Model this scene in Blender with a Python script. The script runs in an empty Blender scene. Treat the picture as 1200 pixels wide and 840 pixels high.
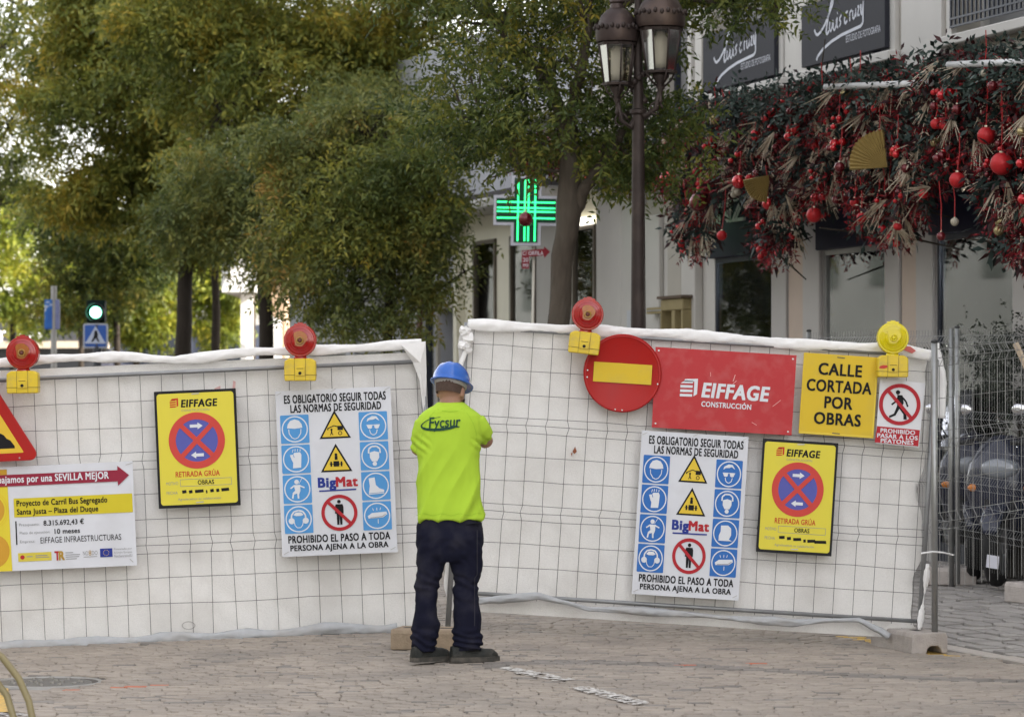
import bpy, math, random
import numpy as np
from mathutils import Vector, Matrix, noise
from mathutils.bvhtree import BVHTree

S = bpy.context.scene
COL = S.collection
R = math.radians
random.seed(7)
RNG = np.random.default_rng(11)

# ------------------------------------------------------------------ camera, sky, sun, exposure
F, CX, HY, EYE = 3600.0, 600.0, 450.0, 1.75       # photograph 1200x840: focal length in pixels, centre, horizon, eye height
cam = bpy.data.cameras.new('camera'); camo = bpy.data.objects.new('camera', cam); COL.objects.link(camo)
camo.location = (0, 0, EYE); camo.rotation_euler = (R(90) + math.atan(30 / F), 0, 0)
cam.lens = 108; cam.sensor_width = 36; cam.clip_start = 0.1; cam.clip_end = 2000
cam.dof.use_dof = True; cam.dof.focus_distance = 19.5; cam.dof.aperture_fstop = 4.5
S.camera = camo
sun_dir = Vector((0.944 * math.cos(R(32)), -0.33 * math.cos(R(32)), math.sin(R(32)))).normalized()
W = bpy.data.worlds.new('World'); S.world = W; W.use_nodes = True
nt = W.node_tree; bg = nt.nodes['Background']
sky = nt.nodes.new('ShaderNodeTexSky'); sky.sky_type = 'NISHITA'; sky.sun_disc = False
sky.sun_elevation = R(32); sky.sun_rotation = math.atan2(sun_dir.x, sun_dir.y)
sky.air_density = 1.0; sky.dust_density = 1.5; sky.ozone_density = 1.0
hs = nt.nodes.new('ShaderNodeHueSaturation'); hs.inputs['Saturation'].default_value = 0.30; hs.inputs['Value'].default_value = 1.6   # thin bright haze over the blue
nt.links.new(sky.outputs[0], hs.inputs['Color']); wm_ = nt.nodes.new('ShaderNodeMix'); wm_.data_type = 'RGBA'; wm_.blend_type = 'MULTIPLY'; wm_.inputs[0].default_value = 1.0
nt.links.new(hs.outputs[0], wm_.inputs[6]); wm_.inputs[7].default_value = (1.0, 0.945, 0.895, 1); nt.links.new(wm_.outputs[2], bg.inputs[0]); bg.inputs[1].default_value = 0.15
sl = bpy.data.lights.new('sun', 'SUN'); sl.energy = 4.0; sl.angle = R(0.5); sl.color = (1, 0.93, 0.82)
slo = bpy.data.objects.new('sun', sl); COL.objects.link(slo); slo.rotation_euler = sun_dir.to_track_quat('Z', 'Y').to_euler()
slo.location = (0, 0, 60)
S.view_settings.view_transform = 'Standard'; S.view_settings.look = 'None'; S.view_settings.gamma = 1
S.view_settings.exposure = 1.52
S.render.engine = 'CYCLES'
S.cycles.max_bounces = 6; S.cycles.transparent_max_bounces = 16

def P(px, py, d): return Vector(((px - CX) * d / F, d, EYE + (HY - py) * d / F))

# ------------------------------------------------------------------ materials
MATS = {}
def mat(name, col, rough=0.7, metal=0.0, var=0.12, scale=8.0, bump=0.0, bscale=60.0, island=0.0, spec=0.3,
        emit=None, est=0.0, trans=0.0, alpha=1.0, ramp=None, coat=0.0, dirt=None, dscale=1.5, damt=0.0, stretch=None, sss=0.0):
    if name in MATS: return MATS[name]
    m = bpy.data.materials.new(name); m.use_nodes = True; n = m.node_tree.nodes; l = m.node_tree.links
    b = n['Principled BSDF']
    b.inputs['Roughness'].default_value = rough; b.inputs['Metallic'].default_value = metal
    b.inputs['Specular IOR Level'].default_value = spec
    b.inputs['Coat Weight'].default_value = coat
    if trans: b.inputs['Transmission Weight'].default_value = trans
    tc = n.new('ShaderNodeTexCoord'); src = tc.outputs['Object']
    if stretch:
        mp = n.new('ShaderNodeMapping'); mp.inputs['Scale'].default_value = stretch; l.new(src, mp.inputs[0]); src = mp.outputs[0]
    nz = n.new('ShaderNodeTexNoise'); nz.inputs['Scale'].default_value = scale; nz.inputs['Detail'].default_value = 6
    l.new(src, nz.inputs['Vector'])
    if ramp:
        cr = n.new('ShaderNodeValToRGB'); cr.color_ramp.elements[0].position = ramp[0][0]; cr.color_ramp.elements[0].color = (*ramp[0][1], 1)
        cr.color_ramp.elements[1].position = ramp[-1][0]; cr.color_ramp.elements[1].color = (*ramp[-1][1], 1)
        for p, c in ramp[1:-1]:
            e = cr.color_ramp.elements.new(p); e.color = (*c, 1)
        g = n.new('ShaderNodeNewGeometry'); ad = n.new('ShaderNodeMath'); ad.operation = 'MULTIPLY_ADD'
        l.new(g.outputs['Random Per Island'], ad.inputs[0]); ad.inputs[1].default_value = island or 0.5
        sc = n.new('ShaderNodeMath'); sc.operation = 'MULTIPLY_ADD'; l.new(nz.outputs['Fac'], sc.inputs[0])
        sc.inputs[1].default_value = 2.0; sc.inputs[2].default_value = -0.5 - (island or 0.5) * 0.5
        l.new(sc.outputs[0], ad.inputs[2]); l.new(ad.outputs[0], cr.inputs[0]); colout = cr.outputs[0]
    else:
        mx = n.new('ShaderNodeMix'); mx.data_type = 'RGBA'
        mx.inputs[6].default_value = (*[c * (1 - var) for c in col], 1); mx.inputs[7].default_value = (*[min(1, c * (1 + var)) for c in col], 1)
        l.new(nz.outputs['Fac'], mx.inputs[0]); colout = mx.outputs[2]
        if island:
            g = n.new('ShaderNodeNewGeometry'); hs = n.new('ShaderNodeHueSaturation')
            ma = n.new('ShaderNodeMath'); ma.operation = 'MULTIPLY_ADD'; l.new(g.outputs['Random Per Island'], ma.inputs[0])
            ma.inputs[1].default_value = island; ma.inputs[2].default_value = 1 - island / 2
            l.new(ma.outputs[0], hs.inputs['Value']); l.new(colout, hs.inputs['Color']); colout = hs.outputs[0]
    if dirt:
        n2 = n.new('ShaderNodeTexNoise'); n2.inputs['Scale'].default_value = dscale; n2.inputs['Detail'].default_value = 8
        l.new(src, n2.inputs['Vector'])
        r2 = n.new('ShaderNodeMapRange'); r2.inputs[1].default_value = 0.48; r2.inputs[2].default_value = 0.72
        r2.inputs[4].default_value = damt; l.new(n2.outputs['Fac'], r2.inputs[0])
        m2 = n.new('ShaderNodeMix'); m2.data_type = 'RGBA'; l.new(r2.outputs[0], m2.inputs[0]); l.new(colout, m2.inputs[6])
        m2.inputs[7].default_value = (*dirt, 1); colout = m2.outputs[2]
    l.new(colout, b.inputs['Base Color'])
    if bump:
        nb = n.new('ShaderNodeTexNoise'); nb.inputs['Scale'].default_value = bscale; nb.inputs['Detail'].default_value = 4
        l.new(src, nb.inputs['Vector']); bp = n.new('ShaderNodeBump'); bp.inputs['Strength'].default_value = bump
        bp.inputs['Distance'].default_value = 0.01; l.new(nb.outputs['Fac'], bp.inputs['Height']); l.new(bp.outputs[0], b.inputs['Normal'])
    if emit: b.inputs['Emission Color'].default_value = (*emit, 1); b.inputs['Emission Strength'].default_value = est
    if alpha < 1: b.inputs['Alpha'].default_value = alpha
    MATS[name] = m; return m

def leafmat(name, ramp, scale=1.2, island=0.5, tl=0.35):
    m = mat(name, (0, 0, 0), rough=0.55, ramp=ramp, scale=scale, island=island, spec=0.3)
    n = m.node_tree.nodes; l = m.node_tree.links; b = n['Principled BSDF']; out = n['Material Output']
    c = b.inputs['Base Color'].links[0].from_socket
    t = n.new('ShaderNodeBsdfTranslucent'); l.new(c, t.inputs[0]); mx = n.new('ShaderNodeMixShader'); mx.inputs[0].default_value = tl
    l.new(b.outputs[0], mx.inputs[1]); l.new(t.outputs[0], mx.inputs[2]); l.new(mx.outputs[0], out.inputs[0]); return m

def glassmat(name, tint, refl=0.25, rough=0.03):
    m = bpy.data.materials.new(name); m.use_nodes = True; n = m.node_tree.nodes; l = m.node_tree.links
    n.remove(n['Principled BSDF']); t = n.new('ShaderNodeBsdfTransparent'); g = n.new('ShaderNodeBsdfGlossy')
    nz = n.new('ShaderNodeTexNoise'); nz.inputs['Scale'].default_value = 1.5
    tc = n.new('ShaderNodeTexCoord'); l.new(tc.outputs['Object'], nz.inputs['Vector'])
    t.inputs[0].default_value = (*tint, 1); g.inputs[1].default_value = rough; g.inputs[0].default_value = (0.9, 0.92, 0.95, 1)
    lw = n.new('ShaderNodeFresnel'); lw.inputs[0].default_value = 1.5
    ad = n.new('ShaderNodeMath'); ad.operation = 'ADD'; ad.use_clamp = True; ad.inputs[1].default_value = refl; l.new(lw.outputs[0], ad.inputs[0])
    bp = n.new('ShaderNodeBump'); bp.inputs['Strength'].default_value = 0.05; l.new(nz.outputs['Fac'], bp.inputs['Height']); l.new(bp.outputs[0], g.inputs['Normal'])
    mx = n.new('ShaderNodeMixShader'); l.new(ad.outputs[0], mx.inputs[0]); l.new(t.outputs[0], mx.inputs[1]); l.new(g.outputs[0], mx.inputs[2])
    l.new(mx.outputs[0], n['Material Output'].inputs[0]); MATS[name] = m; return m

# ------------------------------------------------------------------ mesh helpers
def link(name, me, parent=None, loc=None, rot=None):
    o = bpy.data.objects.new(name, me); COL.objects.link(o)
    if parent: o.parent = parent
    if loc is not None: o.location = loc
    if rot is not None: o.rotation_euler = rot
    return o
def tag(o, label=None, cat=None, group=None, kind=None):
    if label: o['label'] = label
    if cat: o['category'] = cat
    if group: o['group'] = group
    if kind: o['kind'] = kind
    return o
def empty(name, loc=(0, 0, 0), rot=(0, 0, 0), label=None, cat=None, group=None, kind=None):
    o = bpy.data.objects.new(name, None); COL.objects.link(o); o.location = loc; o.rotation_euler = rot; o.empty_display_size = 0.2
    return tag(o, label, cat, group, kind)
def copy_tree(o, parent=None):
    c = o.copy(); COL.objects.link(c); c.parent = parent
    for ch in list(o.children): copy_tree(ch, c)
    return c
def arr_mesh(name, V, n, m, smooth=False):
    """V: (k*n,3) vertices, every n in a row is one polygon"""
    V = np.asarray(V, dtype=np.float32).reshape(-1, 3); k = len(V) // n
    me = bpy.data.meshes.new(name); me.vertices.add(len(V)); me.vertices.foreach_set('co', V.ravel())
    me.loops.add(k * n); me.loops.foreach_set('vertex_index', np.arange(k * n, dtype=np.int32))
    me.polygons.add(k); me.polygons.foreach_set('loop_start', np.arange(0, k * n, n, dtype=np.int32))
    me.polygons.foreach_set('loop_total', np.full(k, n, dtype=np.int32))
    me.update(calc_edges=True); me.materials.append(m); return me

class MB:
    def __init__(s): s.v = []; s.f = []
    def add(s, vs, fs):
        b = len(s.v); s.v += [tuple(v) for v in vs]; s.f += [tuple(b + i for i in f) for f in fs]; return s
    def box(s, x0, x1, y0, y1, z0, z1):
        return s.add([(x0, y0, z0), (x1, y0, z0), (x1, y1, z0), (x0, y1, z0), (x0, y0, z1), (x1, y0, z1), (x1, y1, z1), (x0, y1, z1)],
                     [(0, 3, 2, 1), (4, 5, 6, 7), (0, 1, 5, 4), (1, 2, 6, 5), (2, 3, 7, 6), (3, 0, 4, 7)])
    def bbox(s, x0, x1, y0, y1, z0, z1, b=0.01):
        """box with chamfered vertical and horizontal edges"""
        xs = (x0, x1); ys = (y0, y1)
        def ring(z, i): return [(x0 + i, y0, z), (x1 - i, y0, z), (x1, y0 + i, z), (x1, y1 - i, z), (x1 - i, y1, z), (x0 + i, y1, z), (x0, y1 - i, z), (x0, y0 + i, z)]
        def ring2(z): return [(x0 + b, y0 + b, z)] * 1
        rs = []
        for z, ins in ((z0, b), (z0 + b, 0), (z1 - b, 0), (z1, b)):
            rs.append([(min(max(x, x0 + ins), x1 - ins), min(max(y, y0 + ins), y1 - ins), z) for x, y, z in ring(z, b * (1 if ins == 0 else 1.6))])
        return s.loft_rings(rs)
    def loft_rings(s, rs, caps=True, closed=True):
        n = len(rs[0]); vs = [p for r in rs for p in r]; fs = []
        for i in range(len(rs) - 1):
            for j in range(n if closed else n - 1):
                k = (j + 1) % n; fs.append((i * n + j, i * n + k, (i + 1) * n + k, (i + 1) * n + j))
        if caps: fs.append(tuple(range(n - 1, -1, -1))); fs.append(tuple((len(rs) - 1) * n + j for j in range(n)))
        return s.add(vs, fs)
    def tube(s, pts, rad, n=8, caps=True):
        pts = [Vector(p) for p in pts]; rad = rad if hasattr(rad, '__len__') else [rad] * len(pts); rs = []; prev = None
        for i, p in enumerate(pts):
            t = (pts[min(i + 1, len(pts) - 1)] - pts[max(i - 1, 0)])
            t = t.normalized() if t.length > 1e-9 else Vector((0, 0, 1))
            if prev is None: a = Vector((0, 0, 1)) if abs(t.z) < 0.9 else Vector((1, 0, 0)); u = t.cross(a).normalized()
            else: u = (prev - t * prev.dot(t)).normalized()
            prev = u; w = t.cross(u)
            rs.append([p + (u * math.cos(2 * math.pi * k / n) + w * math.sin(2 * math.pi * k / n)) * rad[i] for k in range(n)])
        return s.loft_rings(rs, caps)
    def lathe(s, prof, c=(0, 0, 0), n=24, M=None, caps=True):
        rs = []
        for r, z in prof:
            ring = [Vector((r * math.cos(2 * math.pi * k / n), r * math.sin(2 * math.pi * k / n), z)) for k in range(n)]
            if M: ring = [M @ v for v in ring]
            rs.append([v + Vector(c) for v in ring])
        return s.loft_rings(rs, caps)
    def ell(s, c, r, n=16, m=10, M=None):
        rs = []
        for i in range(1, m):
            a = math.pi * i / m - math.pi / 2; ring = []
            for k in range(n):
                p = Vector((r[0] * math.cos(a) * math.cos(2 * math.pi * k / n), r[1] * math.cos(a) * math.sin(2 * math.pi * k / n), r[2] * math.sin(a)))
                if M: p = M @ p
                ring.append(p + Vector(c))
            rs.append(ring)
        return s.loft_rings(rs)
    def prism(s, poly, y0, y1):
        """poly in xz, extruded along y"""
        n = len(poly); vs = [(x, y0, z) for x, z in poly] + [(x, y1, z) for x, z in poly]
        return s.add(vs, [tuple(range(n)), tuple(range(2 * n - 1, n - 1, -1))] + [(i, i + n, (i + 1) % n + n, (i + 1) % n) for i in range(n)])
    def rings(s, rs, n=20, pw=2.0, M=None):
        """rs: (cx, cy, z, rx, ry)"""
        out = []
        for cx, cy, z, rx, ry in rs:
            ring = []
            for k in range(n):
                a = 2 * math.pi * k / n; c, q = math.cos(a), math.sin(a)
                p = Vector((cx + rx * math.copysign(abs(c) ** (2 / pw), c), cy + ry * math.copysign(abs(q) ** (2 / pw), q), z))
                ring.append(M @ p if M else p)
            out.append(ring)
        return s.loft_rings(out)
    def mesh(s, name, m, smooth=False):
        me = bpy.data.meshes.new(name); me.from_pydata([tuple(v) for v in s.v], [], s.f); me.validate(); me.update()
        if m: me.materials.append(m)
        if smooth: me.polygons.foreach_set('use_smooth', [True] * len(me.polygons))
        return me
    def build(s, name, m, parent=None, smooth=False, loc=None, rot=None): return link(name, s.mesh(name, m, smooth), parent, loc, rot)

def autosmooth(o, ang=40):
    me = o.data
    me.polygons.foreach_set('use_smooth', [True] * len(me.polygons))
    try: me.set_sharp_from_angle(angle=R(ang))
    except Exception: pass
    return o
def remesh(mb, name, m, voxel, smooth_it=3):
    o = mb.build('tmp', None); md = o.modifiers.new('r', 'REMESH'); md.mode = 'VOXEL'; md.voxel_size = voxel
    sm = o.modifiers.new('s', 'SMOOTH'); sm.iterations = smooth_it; sm.factor = 0.5
    dg = bpy.context.evaluated_depsgraph_get(); me = bpy.data.meshes.new_from_object(o.evaluated_get(dg))
    bpy.data.objects.remove(o); me.name = name; me.materials.clear(); me.materials.append(m)
    me.polygons.foreach_set('use_smooth', [True] * len(me.polygons)); return me
def text_mesh(body, bold=0.0, shear=0.0, sp=0.0):
    cu = bpy.data.curves.new('t', 'FONT'); cu.body = body; cu.offset = bold; cu.shear = shear; cu.resolution_u = 3; cu.space_character = 1.0 + max(sp, bold) * 2.4
    o = bpy.data.objects.new('t', cu); COL.objects.link(o); bpy.context.view_layer.update()
    me = bpy.data.meshes.new_from_object(o); bpy.data.objects.remove(o)
    V = np.zeros(len(me.vertices) * 3); me.vertices.foreach_get('co', V); V = V.reshape(-1, 3)[:, :2]
    Fs = [tuple(p.vertices) for p in me.polygons]; bpy.data.meshes.remove(me); return V, Fs

# ------------------------------------------------------------------ the street frame: u runs along the street, n to the right
U = Vector((-0.304, 0.953, 0)).normalized(); N = Vector((0.953, 0.304, 0)).normalized(); C0 = Vector((-0.5, 20, 0))
def vof(x, y): return (x - C0.x) * N.x + (y - C0.y) * N.y
def gz(x, y):
    v = vof(x, y)
    if v > 3.35: return max(0.0, 0.06 * (v - 3.4))
    return 0.14 - 0.045 * (math.sqrt(v * v + 0.09) - 0.3)
def st(v, a, z=0): p = C0 + N * v + U * a; return Vector((p.x, p.y, z))
# ------------------------------------------------------------------ ground
asph = mat('road_grout', (0.10, 0.09, 0.08), 0.9, var=0.25, scale=20, bump=0.5)
sett = mat('sett_stone', (0.345, 0.300, 0.255), 0.72, var=0.22, scale=2.2, bump=0.5, bscale=70, island=0.20, dirt=(0.215, 0.195, 0.175), dscale=1.3, damt=0.6)
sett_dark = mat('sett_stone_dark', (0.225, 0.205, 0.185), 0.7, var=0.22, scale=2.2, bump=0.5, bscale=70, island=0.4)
paint_w = mat('worn_white_paint', (0.62, 0.60, 0.57), 0.7, var=0.15, scale=30, bump=0.3, dirt=(0.25, 0.22, 0.2), dscale=22, damt=0.9)
paint_y = mat('worn_yellow_paint', (0.62, 0.40, 0.10), 0.7, var=0.15, scale=30, bump=0.3, dirt=(0.25, 0.21, 0.17), dscale=18, damt=0.9)
paint_o = mat('orange_spray_paint', (0.52, 0.15, 0.08), 0.7, var=0.15, scale=30, dirt=(0.25, 0.21, 0.17), dscale=25, damt=0.9)
plaza = mat('plaza_stone', (0.31, 0.29, 0.27), 0.75, var=0.15, scale=3, bump=0.4, bscale=60, island=0.3)
kerbm = mat('kerb_granite', (0.42, 0.38, 0.34), 0.75, var=0.12, scale=14, bump=0.3)

def sheet(name, v0, v1, a0, a1, nv, na, m, dz=0.0, zf=None):
    V = []; Fs = []
    for i in range(na + 1):
        for j in range(nv + 1):
            p = st(v0 + (v1 - v0) * j / nv, a0 + (a1 - a0) * i / na); z = (gz(p.x, p.y) if zf is None else zf) + dz; V.append((p.x, p.y, z))
    for i in range(na):
        for j in range(nv): q = i * (nv + 1) + j; Fs.append((q, q + 1, q + nv + 2, q + nv + 1))
    return tag(MB().add(V, Fs).build(name, m, smooth=True), kind='structure')
g = MB(); g.add([(-900, -300, -0.35), (900, -300, -0.35), (900, 1500, -0.35), (-900, 1500, -0.35)], [(0, 1, 2, 3)])
tag(g.build('ground', mat('far_ground', (0.12, 0.11, 0.10), 0.9, var=0.2, scale=0.2)), kind='structure')
road = sheet('road', -14, 3.27, -45, 60, 60, 40, asph, -0.010)
pave = sheet('pavement', 3.41, 14, -45, 60, 4, 30, asph, -0.014)

def on_mark(v, a, x, y):
    for (x0, y0, x1, y1, w) in WHITE:
        dx, dy = x1 - x0, y1 - y0; L = math.hypot(dx, dy); s = ((x - x0) * dx + (y - y0) * dy) / L; q = abs((x - x0) * dy - (y - y0) * dx) / L
        pass
    if 2.93 < v < 3.06 and (0.9 < a < 2.4 or -1.4 < a < 0.2 or a > 3.2 or a < -3): return 'y'
    for (x0, y0, x1, y1, w) in ORANGE:
        dx, dy = x1 - x0, y1 - y0; L = math.hypot(dx, dy); s = ((x - x0) * dx + (y - y0) * dy) / L; q = abs((x - x0) * dy - (y - y0) * dx) / L
        if -0.02 < s < L + 0.02 and q < w and random.random() < 0.6: return 'o'
    return None
def gp(px, py, lift=0.0):
    """road point seen at a pixel"""
    d = 18.0
    for _ in range(12):
        x = (px - CX) * d / F; d = (EYE - gz(x, d) - lift) * F / (py - HY)
    return (px - CX) * d / F, d
WHITE = [(*gp(588, 783), *gp(662, 798), 0.06), (*gp(678, 806), *gp(752, 826), 0.06), (*gp(-20, 835), *gp(28, 840), 0.05)]
ORANGE = [(*gp(88, 808), *gp(122, 803), 0.035), (*gp(130, 806), *gp(205, 800), 0.03), (*gp(800, 779), *gp(905, 777), 0.02)]
YL = [gp(5, 812), gp(14, 840)]
MH = gp(55, 799)
def setts():
    Vs = {'n': [], 'd': [], 'w': [], 'y': [], 'o': []}
    yy = 12.2
    while yy < 31:
        dl = (0.048 + 0.020 * random.random()) * (1 if yy < 23 else 1.6); xx_ = -6.2 - random.random() * 0.15
        ymid = yy + dl / 2
        while True:
            w = 0.075 + 0.075 * random.random(); cx = xx_ + w / 2; cy = ymid + 0.05 * math.sin(cx * 1.1 + yy * 0.3) + 0.02 * math.sin(cx * 3.7 + yy); vv = vof(cx, cy)
            if vv > 3.25 - w * .4: break
            x0, x1 = xx_ + 0.003, xx_ + w - 0.003; xx_ += w
            if vv < -7.5 or math.hypot(cx - MH[0], cy - MH[1]) < 0.36: continue
            z = gz(cx, cy) + random.gauss(0, 0.0013); tx, ty = random.gauss(0, 0.007), random.gauss(0, 0.014)
            k = on_mark(vv, (cx - C0.x) * U.x + (cy - C0.y) * U.y, cx, cy)
            if k is None:
                k = 'n'
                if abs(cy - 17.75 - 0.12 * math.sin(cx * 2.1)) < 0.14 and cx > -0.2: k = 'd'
                elif random.random() < 0.06: k = 'd'
            j = lambda: random.gauss(0, 0.003)
            T = [(x + j(), cy + s_ * (dl / 2 - 0.0025) + j() * .6, z + tx * (x - cx) + ty * s_ * dl / 2) for x, s_ in ((x0, -1), (x1, -1), (x1, 1), (x0, 1))]
            I = [(cx + (t[0] - cx) * 0.92, cy + (t[1] - cy) * 0.86, t[2] + 0.0025) for t in T]
            B = [(t[0], t[1], t[2] - 0.014) for t in T]
            L = Vs[k]; L += [I]
            for q in range(4):
                r = (q + 1) % 4; L += [[T[q], T[r], I[r], I[q]], [B[q], B[r], T[r], T[q]]]
        yy += dl
    mats = {'n': sett, 'd': sett_dark, 'w': paint_w, 'y': paint_y, 'o': paint_o}
    nm = {'n': 'paving_setts', 'd': 'dark_setts', 'w': 'white_lane_marks', 'y': 'yellow_edge_marks', 'o': 'orange_spray_marks'}
    for k in Vs:
        if not Vs[k]: continue
        # weld each sett so the per-stone colour stays even over its faces
        arr = np.array(Vs[k], dtype=np.float32); nf = len(arr)
        base = arr.reshape(-1, 9 * 4, 3); V = []; Fi = []
        idx = np.array([[0, 1, 2, 3], [4, 5, 1, 0], [8, 9, 5, 4], [5, 6, 2, 1], [9, 10, 6, 5], [6, 7, 3, 2], [10, 11, 7, 6], [7, 4, 0, 3], [11, 8, 4, 7]])
        I = base[:, 0:4]; T = base[:, [4, 12, 20, 28]]; B = base[:, [8, 16, 24, 32]]
        V = np.concatenate([I, T, B], axis=1).reshape(-1, 3); ns = len(base)
        Fi = (idx[None] + 12 * np.arange(ns)[:, None, None]).reshape(-1, 4).astype(np.int32)
        me = bpy.data.meshes.new(nm[k]); me.vertices.add(len(V)); me.vertices.foreach_set('co', V.ravel())
        me.loops.add(Fi.size); me.loops.foreach_set('vertex_index', Fi.ravel()); me.polygons.add(len(Fi))
        me.polygons.foreach_set('loop_start', np.arange(0, Fi.size, 4, dtype=np.int32)); me.polygons.foreach_set('loop_total', np.full(len(Fi), 4, dtype=np.int32))
        me.update(calc_edges=True); me.materials.append(mats[k]); tag(link(nm[k], me, road), kind='stuff')
setts()
def plaza_stones():
    nv, na = 52, 110; v0, a0, sv, sa = 3.46, -7.5, 0.155, 0.17; G = {}
    for i in range(na + 1):
        for j in range(nv + 1): G[i, j] = (v0 + j * sv + (random.uniform(-.045, .045) if j else 0), a0 + i * sa + random.uniform(-.05, .05))
    mb = MB()
    for i in range(na):
        for j in range(nv):
            q = [G[i, j], G[i, j + 1], G[i + 1, j + 1], G[i + 1, j]]; cx = sum(t[0] for t in q) / 4; cy = sum(t[1] for t in q) / 4; h = random.gauss(0.006, 0.003)
            def rg(s, z):
                out = []
                for t in q: p = st(cx + (t[0] - cx) * s, cy + (t[1] - cy) * s); out.append((p.x, p.y, z + 0.06 * max(0, cx - 3.4)))
                return out
            A, B, Cc = rg(0.80, h + 0.002), rg(0.9, h - 0.002), rg(0.9, -0.02)
            mb.add(A + B + Cc, [(0, 1, 2, 3)] + [(4 + k, 4 + (k + 1) % 4, (k + 1) % 4, k) for k in range(4)] + [(8 + k, 8 + (k + 1) % 4, 4 + (k + 1) % 4, 4 + k) for k in range(4)])
    tag(mb.build('irregular_cobbles', plaza, pave), kind='stuff')
plaza_stones()
kerb = tag(empty('kerb', (C0.x, C0.y, 0), (0, 0, math.atan2(U.y, U.x)), kind='structure'))
kme = MB().bbox(-0.49, 0.49, -0.065, 0.065, -0.1, 0.012, 0.008).mesh('kerb_stone', kerbm)
for i in range(-8, 18):
    k = link('kerb_stone', kme, kerb, (i * 0.995, -3.34 + random.gauss(0, 0.004), random.gauss(0.006, 0.003)), (0, random.gauss(0, 0.003), 0))
def paint_strip(x0, y0, x1, y1, w, m, name):
    """worn paint lying over the setts: ragged outline, flakes missing"""
    L = math.hypot(x1 - x0, y1 - y0); ux, uy = (x1 - x0) / L, (y1 - y0) / L; mb = MB(); n = int(L / .022); m_ = max(2, int(2 * w / .022))
    for i in range(n):
        e = w * (1 + .35 * noise.noise(Vector((i * .35, x0, 1))))
        for k in range(-m_, m_):
            q0, q1 = k * e / m_, (k + 1) * e / m_; s0, s1 = i * L / n, (i + 1) * L / n
            cx, cy = x0 + ux * s0 - uy * q0, y0 + uy * s0 + ux * q0
            if noise.noise(Vector((cx * 16, cy * 26, 3))) + noise.noise(Vector((cx * 50, cy * 60, 3))) * .6 > .14 - .25 * (abs(q0) / w) ** 3: continue
            P4 = [(x0 + ux * s - uy * q, y0 + uy * s + ux * q) for s, q in ((s0, q0), (s1, q0), (s1, q1), (s0, q1))]
            mb.add([(p[0], p[1], gz(*p) + .0095) for p in P4], [(0, 1, 2, 3)])
    o = mb.build(name, m, road); o['kind'] = 'stuff'
for (x0, y0, x1, y1, w) in WHITE: paint_strip(x0, y0, x1, y1, w, paint_w, 'white_lane_dash')
# manhole
mhz = gz(*MH)
mh = empty('manhole_cover', (MH[0], MH[1], mhz - 0.004), label='round grey manhole cover set in the setts beside the curved pipes', cat='manhole cover')
iron = mat('cast_iron', (0.17, 0.165, 0.155), 0.5, 0.6, var=0.3, scale=20, bump=0.4)
MB().lathe([(0.34, -0.05), (0.34, 0.008), (0.30, 0.010), (0.29, 0.0), (0.29, -0.05)], n=40).build('frame', mat('iron_frame', (0.34, 0.33, 0.31), 0.5, 0.4, scale=20), mh, True)
MB().lathe([(0.285, -0.04), (0.285, 0.004), (0.25, 0.006), (0.0, 0.006)], n=40).build('lid', iron, mh)
bosme = MB().lathe([(0.016, 0.0), (0.014, 0.012), (0.0, 0.013)], n=8).mesh('boss', mat('worn_iron', (0.30, 0.29, 0.27), 0.45, 0.6, scale=20))
for r, k in ((0.09, 6), (0.20, 12)):
    for i in range(k): a = 2 * math.pi * i / k; link('boss', bosme, mh, (r * math.cos(a), r * math.sin(a), 0.004))
# curved pipes bottom left
pm = mat('olive_pipe', (0.24, 0.20, 0.10), 0.42, 0.0, var=0.2, scale=6, bump=0.1, coat=0.2)
def hoop(pts, label):
    d = 14.6; w = [P(px, py, d) for px, py in pts]
    b = w[0]; o = empty('curved_pipe', (b.x, d, 0), label=label, cat='pipe', group='curved pipes by the manhole')
    MB().tube([(p.x - b.x, 0.0 + 0.12 * math.sin(i * .5), p.z) for i, p in enumerate(w)], 0.017, 12).build('pipe', pm, o, True)
    f = MB(); f.lathe([(0.03, -0.1), (0.03, 0.05), (0.019, 0.052)], (w[-1].x - b.x, 0.12 * math.sin((len(w) - 1) * .5), max(0.0, w[-1].z)), 12); f.build('end_collar', iron, o, True)
hoop([(-150, 905), (-146, 820), (-120, 765), (-80, 742), (-35, 748), (0, 771), (22, 795), (36, 820), (44, 848), (48, 880)], 'larger of two olive brown curved pipes at the lower left corner')
hoop([(-170, 905), (-165, 850), (-140, 800), (-95, 772), (-45, 775), (-12, 792), (8, 815), (20, 845), (26, 880)], 'smaller of two olive brown curved pipes at the lower left corner')
yo = MB()
for (x0, y0, x1, y1) in [(0, 806, 12, 836)]:
    a = gp(-10, 808); b = gp(10, 808); c = gp(14, 836); d_ = gp(-10, 836)
    yo.add([(p[0], p[1], gz(*p) + 0.012) for p in (d_, c, b, a)], [(0, 1, 2, 3)])
tag(yo.build('yellow_kerb_mark', paint_y, road), kind=None)

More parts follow.
